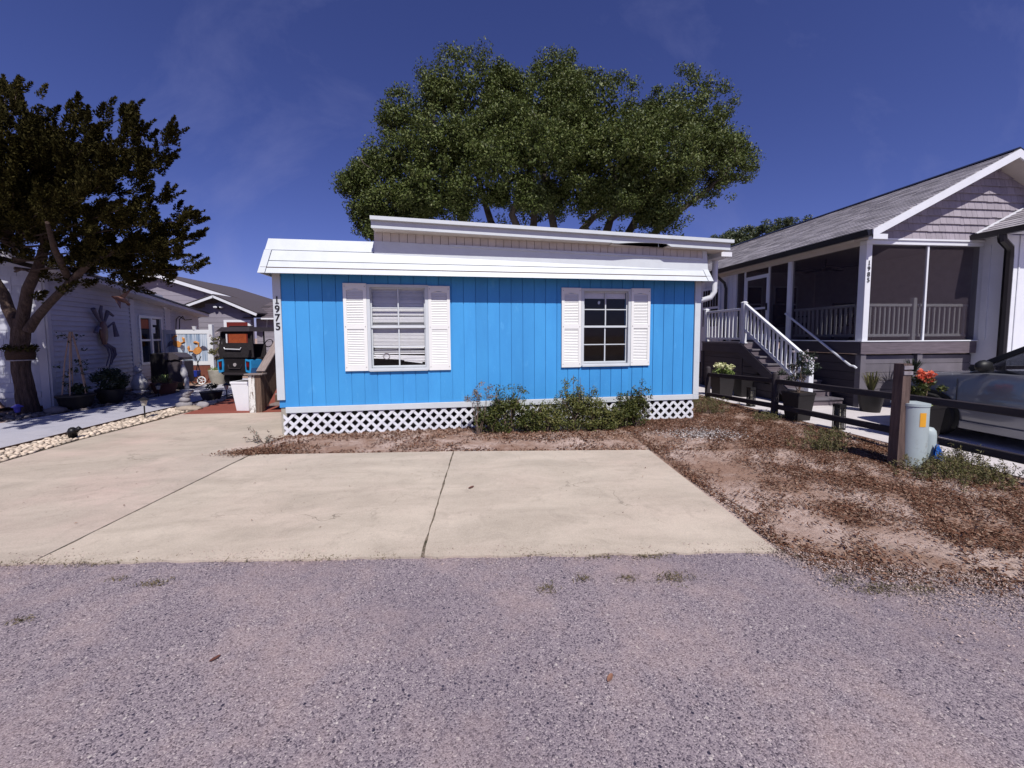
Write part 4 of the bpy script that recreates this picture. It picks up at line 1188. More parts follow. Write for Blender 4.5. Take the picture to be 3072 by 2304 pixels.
newel(RXn, 7.50, .172, 1.05); newel(RXn, 9.55, LZ - .03, 2.42); newel(RXn, 11.2, LZ, 2.34)
beam('rail', sx, (RXn, 7.55, 1.06), (RXn, 9.5, 2.37), .075, .06, 'white_vinyl', .006)
beam('rail', sx, (RXn, 7.55, .40), (RXn, 9.5, 1.70), .05, .06, 'white_vinyl', .006)
for i in range(15):
    t = (i + .6) / 15.2
    y = 7.55 + 1.95 * t
    bx('baluster', sx, (RXn, y, .73 + 1.305 * t), (.036, .036, .60), 'white_vinyl')
rail_run((RXn, 9.61, 0), (RXn, 11.14, 0), 2.26, 1.47, 10, sx)
hr = MB().tube([(PX - .02, 9.27, 2.13), (PX - .10, 9.25, 2.12), (PX - .10, 7.46, .91), (PX - .10, 7.38, .90), (PX - .06, 7.36, .86)], .024, 8)
auto_smooth(hr.build('handrail', 'white_vinyl', sx))

# ------------------------------------------------------------------ the grey house on the left
LEFT = Matrix.Translation((-9.3, 9.55, 0)) @ Matrix.Rotation(R_(14.6), 4, 'Z')
FR = LEFT
lh = thing('clapboard_house', 'shaded grey clapboard house on the left behind the cedar tree', 'house', (0, 0, 0))
LDP = 8.2
def ez(y): return 3.13 - .072 * y                      # the eave falls away towards the back
MB().box((-6.5, 0.0, 0.1), (-.02, .12, 2.98)).build('wall', 'shake_bluegrey', lh)
MB().prism([(-6.5, 2.981), (-.02, 2.981), (-.02, 3.05), (-3.25, 4.05), (-6.5, 3.05)], .0, .12, 'y').build('gable_wall', 'shake_bluegrey', lh)
wl_ = wall_with_holes(0, 1, 0, 1, 0, 1, [])
# side wall, opening for the double window
wy0, wy1, wz0, wz1 = 3.70, 4.98, .80, 2.20
m = MB(); m.box((-.12, .12, .05), (-.02, wy0, 2.95)); m.box((-.12, wy0, .05), (-.02, wy1, wz0)); m.box((-.12, wy0, wz1), (-.02, wy1, 2.80)); m.box((-.12, wy1, .05), (-.02, LDP, 2.55))
m.build('wall', 'clapboard_grey', lh)
z = .12
while z < 2.95:
    yend = min(LDP, (3.10 - z) / .072 - 1.5)
    segs = [(0.10, 3.17), (3.41, wy0 - .09), (wy1 + .09, 5.28), (5.72, yend)] if wz0 - .14 < z < wz1 + .02 else [(0.10, 3.17), (3.41, 5.28), (5.72, yend)]
    for (p, q) in segs:
        if q - p > .05:
            MB().hull8([(-.020, p, z), (.026, p, z), (.026, q, z), (-.020, q, z)], [(-.020, p, z + .118), (-.006, p, z + .118), (-.006, q, z + .118), (-.020, q, z + .118)]).build('clapboard', 'clapboard_grey', lh)
    z += .117
for (p, q, o_) in ((-.02, .10, .02), (3.18, 3.40, .03), (5.29, 5.71, .02)):
    span('corner_board', lh, (-.02, p, .02), (o_, q, 2.92 - .06 * p), 'clapboard_grey', .004)
span('corner_board', lh, (-.16, -.035, .02), (-.02, -.012, 2.90), 'clapboard_grey', .004)
span('trim_band', lh, (-6.5, -.04, .29), (-.165, -.012, .41), 'clapboard_grey', .004)
rs = random.Random(9)
zr = .10
rows_ = [.10] + [.425 + .192 * i for i in range(14)]
for zr in rows_:
    h = .185 if zr > .2 else .18
    x = -.17 - rs.uniform(0, .2) * 0
    while x > -3.3:
        w = rs.choice((.24, .30, .34))
        zt = min(zr + h, 3.0 + .3 * (-x) + .0)
        if zt > zr + .05:
            MB().hull8([(x - w + .006, -.016, zr), (x, -.016, zr), (x, -.001, zr), (x - w + .006, -.001, zr)], [(x - w + .006, -.006, zt), (x, -.006, zt), (x, -.001, zt), (x - w + .006, -.001, zt)]).build('shake', 'shake_bluegrey', lh)
        x -= w
# double window
lw = MB()
for (a, b) in (((wy0 - .08, wz0 - .08), (wy0, wz1 + .08)), ((wy1, wz0 - .08), (wy1 + .08, wz1 + .08)), ((wy0, wz1), (wy1, wz1 + .08)), ((wy0, wz0 - .08), (wy1, wz0)), ((4.30, wz0), (4.40, wz1))):
    lw.box((-.05, a[0], a[1]), (.035, b[0], b[1]))
lw = lw.build('window', 'white_vinyl', lh, bev=.003)
for (y0, y1) in ((wy0, 4.30), (4.40, wy1)):
    span('sash_rail', lw, (-.03, y0, 1.47), (.012, y1, 1.53), 'white_vinyl')
    span('pane', lw, (-.018, y0, wz0), (-.015, y1, 1.47), 'dark_glass')
    span('pane', lw, (-.018, y0, 1.53), (-.015, y1, wz1), 'dark_glass')
span('window_sign', lw, (-.013, wy0 + .06, 1.87), (-.008, 4.26, 2.16), 'orange_panel')
span('window_sign', lw, (-.013, 4.44, 2.0), (-.008, 4.75, 2.18), 'white_vinyl')
span('window_sign', lw, (-.013, 4.50, 1.72), (-.008, 4.66, 1.92), 'white_vinyl')
span('room_back', lh, (-1.2, 3.2, .3), (-1.15, 5.6, 2.6), 'void_shade')
# roof
m = MB()
def E(y, x, dz): return (x, y, ez(y) + dz)
RG = 4.22
m.hull8([(.36, -.40, ez(-.4)), (-3.25, -.40, RG), (-3.25, LDP, RG - .2), (.36, LDP, ez(LDP))],
        [(.36, -.40, ez(-.4) + .05), (-3.25, -.40, RG + .05), (-3.25, LDP, RG - .15), (.36, LDP, ez(LDP) + .05)])
m.build('roof_slope', 'roof_shingle_brown', lh)
m = MB()
m.hull8([(-6.9, -.40, ez(-.4)), (-3.251, -.40, RG), (-3.251, LDP, RG - .2), (-6.9, LDP, ez(LDP))],
        [(-6.9, -.40, ez(-.4) + .05), (-3.251, -.40, RG + .05), (-3.251, LDP, RG - .15), (-6.9, LDP, ez(LDP) + .05)])
m.build('roof_slope', 'roof_shingle_brown', lh)
m = MB(); m.hull8([(.361, -.42, ez(-.42) - .10), (.39, -.42, ez(-.42) - .10), (.39, LDP, ez(LDP) - .10), (.361, LDP, ez(LDP) - .10)], [(.361, -.42, ez(-.42) + .0), (.39, -.42, ez(-.42) + .0), (.39, LDP, ez(LDP)), (.361, LDP, ez(LDP))])
m.build('eave_fascia', 'clapboard_grey', lh)
m = MB(); m.hull8([(.30, -.43, ez(-.42) + .01), (.42, -.43, ez(-.42) + .01), (.42, LDP, ez(LDP) + .01), (.30, LDP, ez(LDP) + .01)], [(.36, -.43, ez(-.42) + .055), (.42, -.43, ez(-.42) + .055), (.42, LDP, ez(LDP) + .055), (.36, LDP, ez(LDP) + .055)])
m.build('drip_edge', 'gutter_black', lh)
m = MB(); m.hull8([(-.02, -.38, ez(-.42) - .115), (.36, -.38, ez(-.42) - .115), (.36, LDP, ez(LDP) - .115), (-.02, LDP, ez(LDP) - .115)], [(-.02, -.38, ez(-.42) - .10), (.36, -.38, ez(-.42) - .10), (.36, LDP, ez(LDP) - .10), (-.02, LDP, ez(LDP) - .10)])
m.build('eave_soffit', 'clapboard_grey', lh)
MB().prism([(.36, ez(-.4) - .10), (-3.25, RG - .12), (-3.25, RG), (.36, ez(-.4))], -.41, -.385, 'y').build('rake_board', 'clapboard_grey', lh)
MB().box((-6.5, .12, .05), (-6.38, LDP, 3.0)).build('wall', 'clapboard_grey', lh)
MB().box((-6.38, LDP - .1, .05), (-.12, LDP, 2.4)).build('wall', 'clapboard_grey', lh)
FR = Matrix()

# ------------------------------------------------------------------ the houses further back
fh = thing('far_house', 'far grey house with white gable rake behind the golf cart', 'house', (-11.3, 19.0, 0))
FY = 19.0
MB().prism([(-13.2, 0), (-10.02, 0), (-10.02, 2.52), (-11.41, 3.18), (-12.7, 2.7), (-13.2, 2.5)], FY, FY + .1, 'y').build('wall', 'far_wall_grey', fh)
for i in range(14):
    zz = .1 + i * .215
    w0, w1 = -13.2, -10.03
    if zz > 2.3: w0, w1 = -11.41 - (3.13 - zz) * 2.6, -11.41 + (3.13 - zz) * 2.0
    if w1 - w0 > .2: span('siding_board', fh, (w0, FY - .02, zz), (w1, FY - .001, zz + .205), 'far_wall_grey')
def rake(p, q, th=.13, y=FY - .42):
    beam('rake_board', fh, (p[0], y, p[1]), (q[0], y, q[1]), .04, th, 'white_vinyl')
AP = (-11.41, 3.40)
rake((-13.2, 2.72), AP); rake(AP, (-9.62, 2.58))
MB().hull8([(-13.2, FY - .44, 2.76), (-11.41, FY - .44, 3.44), (-11.41, FY + 6, 3.44), (-13.2, FY + 6, 2.76)], [(-13.2, FY - .44, 2.82), (-11.41, FY - .44, 3.50), (-11.41, FY + 6, 3.50), (-13.2, FY + 6, 2.82)]).build('roof_slope', 'roof_shingle_brown', fh)
MB().hull8([(-9.58, FY - .44, 2.62), (-11.409, FY - .44, 3.44), (-11.409, FY + 6, 3.44), (-9.58, FY + 6, 2.62)], [(-9.58, FY - .44, 2.68), (-11.409, FY - .44, 3.50), (-11.409, FY + 6, 3.50), (-9.58, FY + 6, 2.68)]).build('roof_slope', 'roof_shingle_brown', fh)
fd_ = span('door_frame', fh, (-11.25, FY - .05, 0), (-10.1, FY - .021, 2.36), 'white_vinyl')
span('door', fd_, (-11.12, FY - .06, .05), (-10.22, FY - .051, 2.26), 'sign_red')
span('door_glass', fd_, (-11.05, FY - .07, .8), (-10.3, FY - .061, 1.9), 'orange_panel')
fl_ = MB().box((-11.45, FY - .10, 2.86), (-11.30, FY - .021, 2.96)).build('floodlight', 'lantern_black', fh)
for sx_ in (-11.50, -11.25):
    MB().blob((sx_, FY - .16, 2.93), (.09, .09, .06), 1, .05, 1).build('lamp', 'white_vinyl', fl_)
MB().box((-10.02, FY + .3, 0), (-4.0, FY + .4, 2.45)).build('wing_wall', 'far_wall_grey', fh)
for i in range(11):
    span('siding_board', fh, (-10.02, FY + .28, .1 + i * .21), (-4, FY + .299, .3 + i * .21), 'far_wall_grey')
m = MB()
rw = random.Random(5)
for r in range(9):
    x = -10.4
    y0, z0 = FY - .1 + r * .32, 2.45 + r * .115
    while x < -3.8:
        w = rw.choice((.3, .4, .5))
        m.hull8([(x, y0, z0), (x + w - .01, y0, z0), (x + w - .01, y0 + .34, z0 + .12), (x, y0 + .34, z0 + .12)], [(x, y0, z0 + .03), (x + w - .01, y0, z0 + .03), (x + w - .01, y0 + .34, z0 + .125), (x, y0 + .34, z0 + .125)])
        x += w
tag(m.build('wing_roof_shingles', 'roof_shingle_brown', fh), kind='stuff')
span('eave_fascia', fh, (-9.6, FY - .13, 2.38), (-4, FY - .10, 2.45), 'white_vinyl')

bh = thing('rear_house', 'rear grey gable with long white rake rising above the far house roof', 'house', (-15.5, 23, 0))
BY = 23.0
MB().prism([(-20, 0), (-12.6, 0), (-12.6, 3.45), (-16.8, 4.75), (-20, 3.6)], BY, BY + .1, 'y').build('wall', 'far_wall_grey', bh)
for i in range(18):
    zz = .1 + i * .25
    w1 = -12.62 if zz < 3.2 else -16.8 + (4.6 - zz) * 3.0
    if w1 > -19.5: span('siding_board', bh, (-19.6, BY - .02, zz), (w1, BY - .001, zz + .24), 'far_wall_grey')
beam('rake_board', bh, (-16.8, BY - .4, 4.92), (-12.2, BY - .4, 3.42), .04, .17, 'white_vinyl')
beam('rake_board', bh, (-20.5, BY - .4, 3.6), (-16.82, BY - .4, 4.92), .04, .17, 'white_vinyl')
MB().hull8([(-12.15, BY - .42, 3.50), (-16.8, BY - .42, 5.02), (-16.8, BY + 7, 5.02), (-12.15, BY + 7, 3.50)], [(-12.15, BY - .42, 3.56), (-16.8, BY - .42, 5.08), (-16.8, BY + 7, 5.08), (-12.15, BY + 7, 3.56)]).build('roof_slope', 'roof_shingle_brown', bh)
MB().hull8([(-21, BY - .42, 3.6), (-16.801, BY - .42, 5.02), (-16.801, BY + 7, 5.02), (-21, BY + 7, 3.6)], [(-21, BY - .42, 3.66), (-16.801, BY - .42, 5.08), (-16.801, BY + 7, 5.08), (-21, BY + 7, 3.66)]).build('roof_slope', 'roof_shingle_brown', bh)

# ------------------------------------------------------------------ trees
def limb(m, pts, r0, r1, n=8):
    k = len(pts)
    m.tube(pts, [r0 + (r1 - r0) * i / (k - 1) for i in range(k)], n)

# live oak behind the blue home
oak = thing('live_oak', 'large spreading live oak behind the blue mobile home', 'tree', (3.8, 16.4, 0))
LOB = [(-2.74, 16.0, 10.17, 1.34), (-0.22, 16.5, 11.58, 2.13), (-1.16, 14.0, 8.40, 1.28), (3.73, 17.0, 12.78, 1.53), (2.67, 15.5, 10.53, 1.30), (4.93, 15.0, 10.29, 1.86),
       (9.57, 16.5, 11.19, 2.20), (11.12, 16.0, 8.79, 1.50), (7.52, 14.5, 8.19, 1.98), (5.29, 13.5, 7.98, 1.53), (-3.41, 15.5, 6.98, 1.38), (-3.84, 16.0, 8.38, 1.06),
       (-1.35, 14.0, 6.83, 1.36), (0.75, 14.0, 7.54, 1.57), (2.48, 13.5, 7.86, 1.47), (4.07, 14.5, 7.20, 1.44), (2.07, 14.0, 6.46, .93),
       (7.63, 15.0, 6.44, 1.07), (5.58, 14.2, 6.64, 1.08), (0.82, 15.0, 9.82, 1.23), (-2.11, 16.0, 6.48, 1.0), (-3.90, 16.0, 6.34, .80), (11.99, 16.5, 9.83, 1.0),
       (-2.31, 15.00, 6.50, 1.05), (-0.50, 14.60, 6.34, 0.85), (-0.22, 14.60, 8.41, 1.52), (0.86, 14.60, 6.71, 0.65), (2.99, 14.80, 6.85, 0.81), (4.83, 14.60, 6.75, 0.91), (6.75, 15.00, 6.86, 1.06), (8.30, 15.20, 7.7, 1.0), (3.75, 14.00, 8.62, 1.46), (1.79, 14.40, 8.89, 1.37), (7.61, 15.50, 10.26, 1.19), (10.03, 15.50, 9.65, 1.23), (6.18, 14.00, 8.74, 1.24), (-2.60, 15.00, 8.32, 1.18), (-4.41, 15.50, 7.71, 0.59), (8.04, 15.40, 6.29, 0.70), (-1.27, 15.60, 10.89, 1.06), (1.46, 16.20, 11.94, 1.14), (4.23, 15.80, 11.33, 1.15),
       (1.2, 18.4, 10.6, 2.0), (5.0, 19.0, 10.5, 2.2), (8.0, 18.8, 9.4, 2.0), (-2.2, 18.4, 8.4, 1.8), (3.2, 19.0, 8.2, 1.9)]
LOB = [(4.0 + (x - 4.0) * .955, y, 8.6 + (z - 8.6) * .95 - .05, r * .96) for x, y, z, r in LOB]
LOB += [(-3.95, 16.0, 6.35, .95), (-3.5, 15.7, 5.75, .8), (-4.5, 15.8, 7.4, .75), (-2.6, 15.6, 5.9, .8)]
ro = random.Random(21)
tr = MB()
base = Vector((3.9, 16.6, 0))
limb(tr, [base + Vector((0, 0, -.1)), base + Vector((.05, 0, .5)), base + Vector((.1, 0, 1.4)), base + Vector((.1, 0, 2.2))], .62, .5, 12)
tr = tr.build('trunk', 'bark_oak', oak); auto_smooth(tr, 60)
LIMBS = [[(-0.30, 15.5, 6.08), (-0.43, 15.5, 6.90), (-1.0, 15.4, 8.6), (-1.4, 15.8, 10.0)], [(3.41, 15.8, 6.02), (3.21, 15.8, 6.88), (3.06, 15.8, 7.83), (2.6, 15.6, 9.8)], [(2.61, 16.1, 6.08), (2.72, 16.1, 7.2), (2.47, 16.1, 8.4), (.6, 16.3, 10.9)],
         [(4.8, 16.4, 6.11), (5.28, 16.4, 6.63), (6.18, 16.2, 7.16), (7.4, 15.6, 8.0)], [(5.98, 16.7, 6.17), (6.13, 16.7, 6.64), (6.62, 16.7, 7.01), (6.67, 16.7, 7.74), (5.4, 16.0, 9.6), (4.2, 16.6, 11.8)],
         [(7.09, 17.0, 6.17), (7.64, 17.0, 7.14), (8.47, 17.0, 8.11), (9.49, 17.0, 8.63), (9.6, 16.8, 10.4)], [(.93, 17.3, 6.52), (.67, 17.3, 7.35), (.52, 17.3, 7.96), (-.2, 17.0, 10.2)],
         [(-1.6, 15.6, 5.6), (-2.6, 15.6, 6.4), (-3.2, 15.6, 7.2)], [(8.6, 16.4, 6.6), (10.2, 16.0, 7.8), (11.3, 16.1, 8.9)], [(1.6, 15.0, 6.2), (1.9, 14.6, 7.0), (2.4, 14.0, 8.0)]]
for L in LIMBS:
    start = base + Vector((ro.uniform(-.15, .25), ro.uniform(-.1, .1), 1.9))
    p = Vector(L[0])
    mid = start.lerp(p, .5) + Vector((ro.uniform(-.2, .2), ro.uniform(-.2, .2), -.3))
    m = MB(); limb(m, [start, start.lerp(mid, .5) + Vector((0, 0, .1)), mid, mid.lerp(p, .5)] + [Vector(q) for q in L], .27, .07, 9)
    o = m.build('limb', 'bark_oak', oak); auto_smooth(o, 60)
    tw = MB()
    for q in L[1:]:
        for _ in range(3):
            e = Vector(q) + Vector((ro.uniform(-1.3, 1.3), ro.uniform(-1, 1), ro.uniform(.1, 1.2)))
            limb(tw, wiggle(q, e, 4, .16, ro), .05, .012, 5)
    tw.build('twig', 'bark_oak', o)
Q = []
for (x, y, z, r) in LOB:
    ns = int(26 + 22 * r * r)
    if y > 17.9: ns = int(ns * .5)
    d = rand_dirs(ns)
    d[:, 2] = np.where(d[:, 2] < -.35, d[:, 2] * .5, d[:, 2]); d = unit(d)
    rad = max(r - .26, r * .6) * (1 - .55 * RNG.random(ns) ** 2.2)
    wob = 1 + .07 * np.sin(d[:, 0] * 5 + x) + .06 * np.sin(d[:, 2] * 7 + z)
    C = np.array([x, y, z]) + d * (rad * wob)[:, None] * np.array([1, .95, .92])
    for c in C:
        Q.append(clump(c, RNG.uniform(.24, .46), int(RNG.uniform(70, 150)), .050, .5, .55, .8))
    Q.append(clump((x, y, z), r * .62, int(240 * r * r), .085, .6, .2))
# sparse loose sprays along the underside and the outline
for (x, y, z) in [(-.9, 15.4, 5.9), (.1, 15.6, 5.8), (1.7, 15.4, 5.9), (4.2, 15.6, 5.9), (5.3, 15.8, 6.0), (6.6, 16.0, 5.9), (7.6, 16.0, 5.7), (8.5, 15.6, 5.9), (-2.6, 15.8, 5.6), (-3.8, 15.8, 5.7),
                  (10.1, 15.8, 7.5), (8.5, 16.4, 8.0), (9.5, 16.2, 8.1), (10.3, 16.0, 7.9), (10.8, 16.0, 8.0), (9.0, 16.0, 7.2), (8.5, 15.8, 6.6), (9.4, 15.9, 7.5), (8.0, 15.8, 6.1), (7.4, 15.8, 5.8), (12.3, 16.4, 8.9), (12.3, 16.5, 9.6), (-4.6, 15.8, 7.8)]:
    for _ in range(7):
        c = np.array([x, y, z]) + RNG.normal(size=3) * .32
        Q.append(clump(c, .26, 42, .056, .5, .2, .8))
quads('crown', np.concatenate(Q), 'oak_leaf', oak)

# another tree far behind the grey house
ft = thing('distant_oak', 'distant tree showing over the grey house roof', 'tree', (26, 32, 0))
m = MB(); limb(m, [(26, 32, 0), (26, 32, 3), (26.2, 32, 7)], .4, .2)
limb(m, [(26, 32, 4), (24, 32, 7), (22.8, 32, 9)], .2, .08); limb(m, [(26.1, 32, 5), (28, 32, 8), (29.5, 32, 10)], .2, .08)
m.build('trunk', 'bark_oak', ft)
Q = []
for (x, y, z, r) in [(22.0, 32.0, 9.2, 1.2), (23.2, 32.0, 9.5, 1.3), (25.25, 32.0, 9.8, 1.6), (27.88, 32.0, 10.2, 1.7), (29.67, 32.0, 10.3, 1.6), (31.5, 32, 9.8, 1.6), (26.5, 33, 8.6, 2.0), (24, 33, 8.0, 2.0), (29, 33, 8.4, 2.0)]:
    for d in rand_dirs(75):
        Q.append(clump(np.array([x, y, z]) + d * r * RNG.uniform(.4, 1.0), .42, 95, .085, .55, .4, .8))
quads('crown', np.concatenate(Q), 'far_oak_leaf', ft)

# cedar at the left edge
ced = thing('cedar_tree', 'dark wind-shaped cedar tree with forked trunk at the left edge', 'tree', (-9.3, 9.05, 0))
m = MB()
zz_ = np.linspace(-.1, 2.0, 44); kz = [-.1, .25, .9, 1.4, 2.0]
cxs, cys, rds = np.interp(zz_, kz, [-9.28, -9.30, -9.33, -9.28, -9.14]), np.interp(zz_, kz, [9.05, 9.05, 9.02, 8.98, 8.92]), np.interp(zz_, kz, [.175, .145, .128, .128, .135])
m.tube([(a, b_, c) for a, b_, c in zip(cxs, cys, zz_)], list(rds), 40)
for i, v in enumerate(m.v):                              # furrowed bark
    q = Vector((v[0] - cxs[i // 40], v[1] - cys[i // 40], 0)); an = math.atan2(q.y, q.x); zq = v[2]
    f = 1 + .055 * math.sin(11 * an + 2.2 * math.sin(3.1 * zq) + .8 * zq) + .04 * math.sin(23 * an - 5 * zq + 1.7 * math.sin(7 * zq)) + .03 * math.sin(9 * zq + 3 * an)
    m.v[i] = (cxs[i // 40] + q.x * f, cys[i // 40] + q.y * f, zq)
trunk = m.build('trunk', 'bark_cedar', ced); auto_smooth(trunk, 75)
LB = [([(-9.02, 8.9, 1.75), (-8.80, 8.85, 2.0), (-8.32, 8.6, 2.26), (-7.6, 8.25, 2.63), (-6.92, 7.9, 2.95), (-6.2, 7.7, 3.2)], .085, .04),
      ([(-9.16, 8.9, 1.8), (-9.0, 8.85, 2.2), (-8.76, 8.7, 2.57), (-8.34, 8.5, 2.98), (-8.05, 8.35, 3.36), (-7.9, 8.2, 3.9), (-7.6, 8.0, 4.9)], .10, .05),
      ([(-9.2, 8.9, 1.8), (-9.35, 8.9, 2.2), (-9.40, 8.9, 2.48), (-9.5, 8.8, 2.9), (-9.6, 8.6, 3.5), (-9.5, 8.3, 4.6), (-9.0, 8.2, 5.8)], .10, .04),
      ([(-7.95, 8.25, 3.7), (-7.2, 7.9, 4.2), (-6.4, 7.8, 4.7)], .08, .03), ([(-7.6, 8.25, 2.7), (-7.0, 7.4, 3.1), (-6.6, 6.9, 3.4)], .06, .025), ([(-9.55, 8.6, 3.4), (-9.4, 7.4, 3.8), (-9.0, 6.2, 4.0)], .10, .04)]
for pts, r0, r1 in LB:
    m = MB(); limb(m, pts, r0, r1, 10); o = m.build('limb', 'bark_cedar', ced); auto_smooth(o, 60)
TIPS = [(-8.34, 8.2, 6.28), (-7.52, 7.6, 6.04), (-6.87, 7.2, 5.24), (-6.03, 7.0, 5.42), (-5.28, 6.6, 4.85), (-4.97, 6.8, 5.29), (-4.6, 6.5, 4.83), (-4.08, 6.4, 4.66), (-4.34, 6.6, 4.42), (-4.37, 6.0, 3.96), (-4.3, 6.6, 3.76),
        (-3.92, 6.4, 3.39), (-4.17, 6.8, 3.15), (-4.02, 6.6, 2.6), (-3.97, 6.2, 2.84), (-4.65, 6.9, 2.55), (-5.12, 7.0, 2.45), (-5.10, 6.6, 2.75), (-5.37, 6.4, 2.85), (-7.59, 7.6, 3.35), (-7.36, 7.0, 3.45), (-5.9, 5.8, 3.58), (-5.24, 5.6, 3.41),
        (-4.81, 5.6, 3.43), (-4.39, 5.6, 3.27), (-4.23, 5.9, 3.18), (-5.67, 6.0, 4.27), (-5.1, 6.0, 4.3), (-4.65, 6.0, 4.14), (-6.3, 6.2, 4.46), (-6.08, 6.8, 4.99), (-4.58, 5.6, 3.61), (-4.41, 6.3, 2.89), (-8.01, 7.4, 5.58), (-7.34, 6.6, 4.29), (-7.5, 6.8, 3.56)]
SCL = 1.20
TIPS = [(x * SCL, y * SCL, 1.6 + (z - 1.6) * SCL) for x, y, z in TIPS]
TIPS += [(-8.0, 5.6, 4.3), (-8.8, 5.0, 4.1), (-9.6, 5.4, 4.6), (-7.5, 6.1, 4.2), (-10.4, 6.2, 5.4), (-10.8, 7.6, 4.2), (-11.2, 8.6, 5.2), (-10.2, 7.0, 3.6), (-9.2, 6.2, 5.6), (-9.4, 7.0, 6.6), (-10.3, 8.0, 6.9), (-8.6, 6.0, 3.6), (-9.8, 6.0, 3.7)]
TIPS += [(-9.4 + 2.7 * random.random(), 4.3 + 1.5 * random.random(), 3.7 + 1.5 * random.random()) for _ in range(26)]
TIPS = [t for t in TIPS if not (t[1] < 6.2 and t[0] / t[1] > -1.17)]
TIPS += [(-8.5 + 1.6 * random.random(), 7.2 + 1.0 * random.random(), 3.9 + 1.6 * random.random()) for _ in range(9)]
def tuft(c, ax, ln, rad, n):
    ax = ax / np.linalg.norm(ax)
    t = RNG.random(n)
    d = rand_dirs(n); d = unit(d - (d @ ax)[:, None] * ax)
    P = np.array(c) + ax * (t * ln)[:, None] + d * (rad * (1 - .75 * t) * RNG.uniform(.2, 1, n))[:, None]
    D = unit(ax * .9 + d * .7 + rand_dirs(n) * .35)
    L = RNG.uniform(.018, .036, n)
    return leaf_quads(P, D, rand_dirs(n), L, L * .42)
Q = []
tw = MB()
for tip in TIPS:
    tip = np.array(tip); tip = tip + unit(np.array([-8.6, 8.35, 3.6]) - tip) * .30
    core = np.array([-8.6, 8.35, 3.0 + (tip[2] - 3.0) * .55])
    v = tip - core; dist = np.linalg.norm(v)
    b = tip - v / dist * min(dist * .75, 1.7)
    ax = (tip - b); al = np.linalg.norm(ax)
    limb(tw, wiggle(core, b, 4, .10) + [Vector(tip)], .022, .005, 5)
    for i in range(20):
        t = RNG.uniform(0, .95) if i else .9
        off = RNG.normal(size=3) * (.34 * (1 - t) + .05); off[2] *= .6
        c = b + ax * t + off
        a2 = ax / al * .7 + np.array([0, 0, .55]) + RNG.normal(size=3) * .32
        Q.append(tuft(c, a2, RNG.uniform(.22, .42), .085 if t > .6 else .12, 210))
    Q.append(tuft(tip - ax / al * .30, ax / al + np.array([0, 0, .25]), .55, .07, 180))
tw.build('twig', 'bark_cedar', ced)
quads('crown', np.concatenate(Q), 'cedar_leaf', ced)
# a mossy collar planter strapped round the trunk
mb_ = thing('trunk_basket', 'brown moss basket strapped around the cedar trunk', 'basket', (-9.32, 9.0, 1.12))
m = MB(); m.lathe([(.16, 1.12), (.195, 1.15), (.21, 1.25), (.19, 1.36), (.14, 1.42)], (-9.32, 9.02, 0), 18)
auto_smooth(m.build('liner', 'moss_brown', mb_))
m = MB(); m.tube([(-9.32 + .20 * math.cos(t * math.pi / 10), 9.02 + .20 * math.sin(t * math.pi / 10), 1.135) for t in range(21)], .012, 6)
m.build('hoop', 'metal_cap', mb_)
Q = [clump((-9.32 + .17 * math.cos(t), 9.02 + .17 * math.sin(t), 1.38), .10, 60, .03, .4) for t in np.linspace(0, 6.28, 12)]
quads('dead_foliage', np.concatenate(Q), 'cedar_leaf', mb_)

# ------------------------------------------------------------------ fence, old post, utility pedestals
FX = 5.85
fe = thing('rail_fence', 'low dark timber fence with two rails along the white driveway', 'fence', (FX, 6.8, 0))
for y, h in ((8.98, .80), (6.84, .86), (4.62, .88)):
    m = MB(); m.tube([(FX, y, 0), (FX, y, h - .05), (FX, y, h - .015), (FX, y, h)], [.062, .062, .05, .02], 10)
    auto_smooth(m.build('post', 'fence_dark', fe), 50)
for (ya, yb_, za, zb) in ((8.93, 6.89, .60, .685), (6.79, 4.67, .685, .725), (4.57, 1.2, .73, .76)):
    beam('rail', fe, (FX - .02, ya, za), (FX - .02, yb_, zb), .045, .095, 'fence_dark', .008)
for (ya, yb_, za, zb) in ((8.93, 6.89, .11, .20), (6.79, 4.67, .20, .25), (4.57, 1.2, .24, .27)):
    beam('rail', fe, (FX - .02, ya, za), (FX - .02, yb_, zb), .045, .095, 'fence_dark', .008)

op = thing('old_post', 'tall weathered square timber post beside the pale green utility pedestal', 'post', (5.09, 4.06, 0))
m = MB(); m.hull8([(5.03, 4.0, -.05), (5.14, 4.0, -.05), (5.14, 4.11, -.05), (5.03, 4.11, -.05)], [(5.10, 4.04, 1.235), (5.21, 4.04, 1.235), (5.21, 4.15, 1.235), (5.10, 4.15, 1.235)])
m.build('shaft', 'post_wood', op, bev=.006)
for zz in (1.19, 1.125):
    span('metal_strap', op, (5.094, 4.026, zz - .022), (5.212, 4.034, zz + .022), 'metal_cap')

def pedestal(name, label, x, y, w, dp, h, rz):
    global FR
    FR = Matrix.Translation((x, y, 0)) @ Matrix.Rotation(rz, 4, 'Z')
    p = thing(name, label, 'utility pedestal', (0, 0, 0))
    pl = []
    n = 14
    for i in range(n + 1):                                     # rounded front
        t = math.pi + math.pi * i / n
        pl.append((w * math.cos(t), dp * .45 * math.sin(t) - dp * .1))
    pl += [(w, dp * .5), (-w, dp * .5)]
    pl[0] = (-w, -dp * .1)
    b = MB().prism(pl, -.03, h).build('body', 'utility_green', p, bev=.004); auto_smooth(b, 30)
    big = [(a * 1.05, c * 1.05) for a, c in pl]
    m = MB(); m.prism(big, h, h + .030)
    c_ = m.build('lid', 'utility_green', p, bev=.008); auto_smooth(c_, 30)
    return p
p1 = pedestal('utility_pedestal', 'pale green telecom pedestal with orange warning label', 5.275, 4.06, .135, .26, .735, R_(-15))
m = MB()
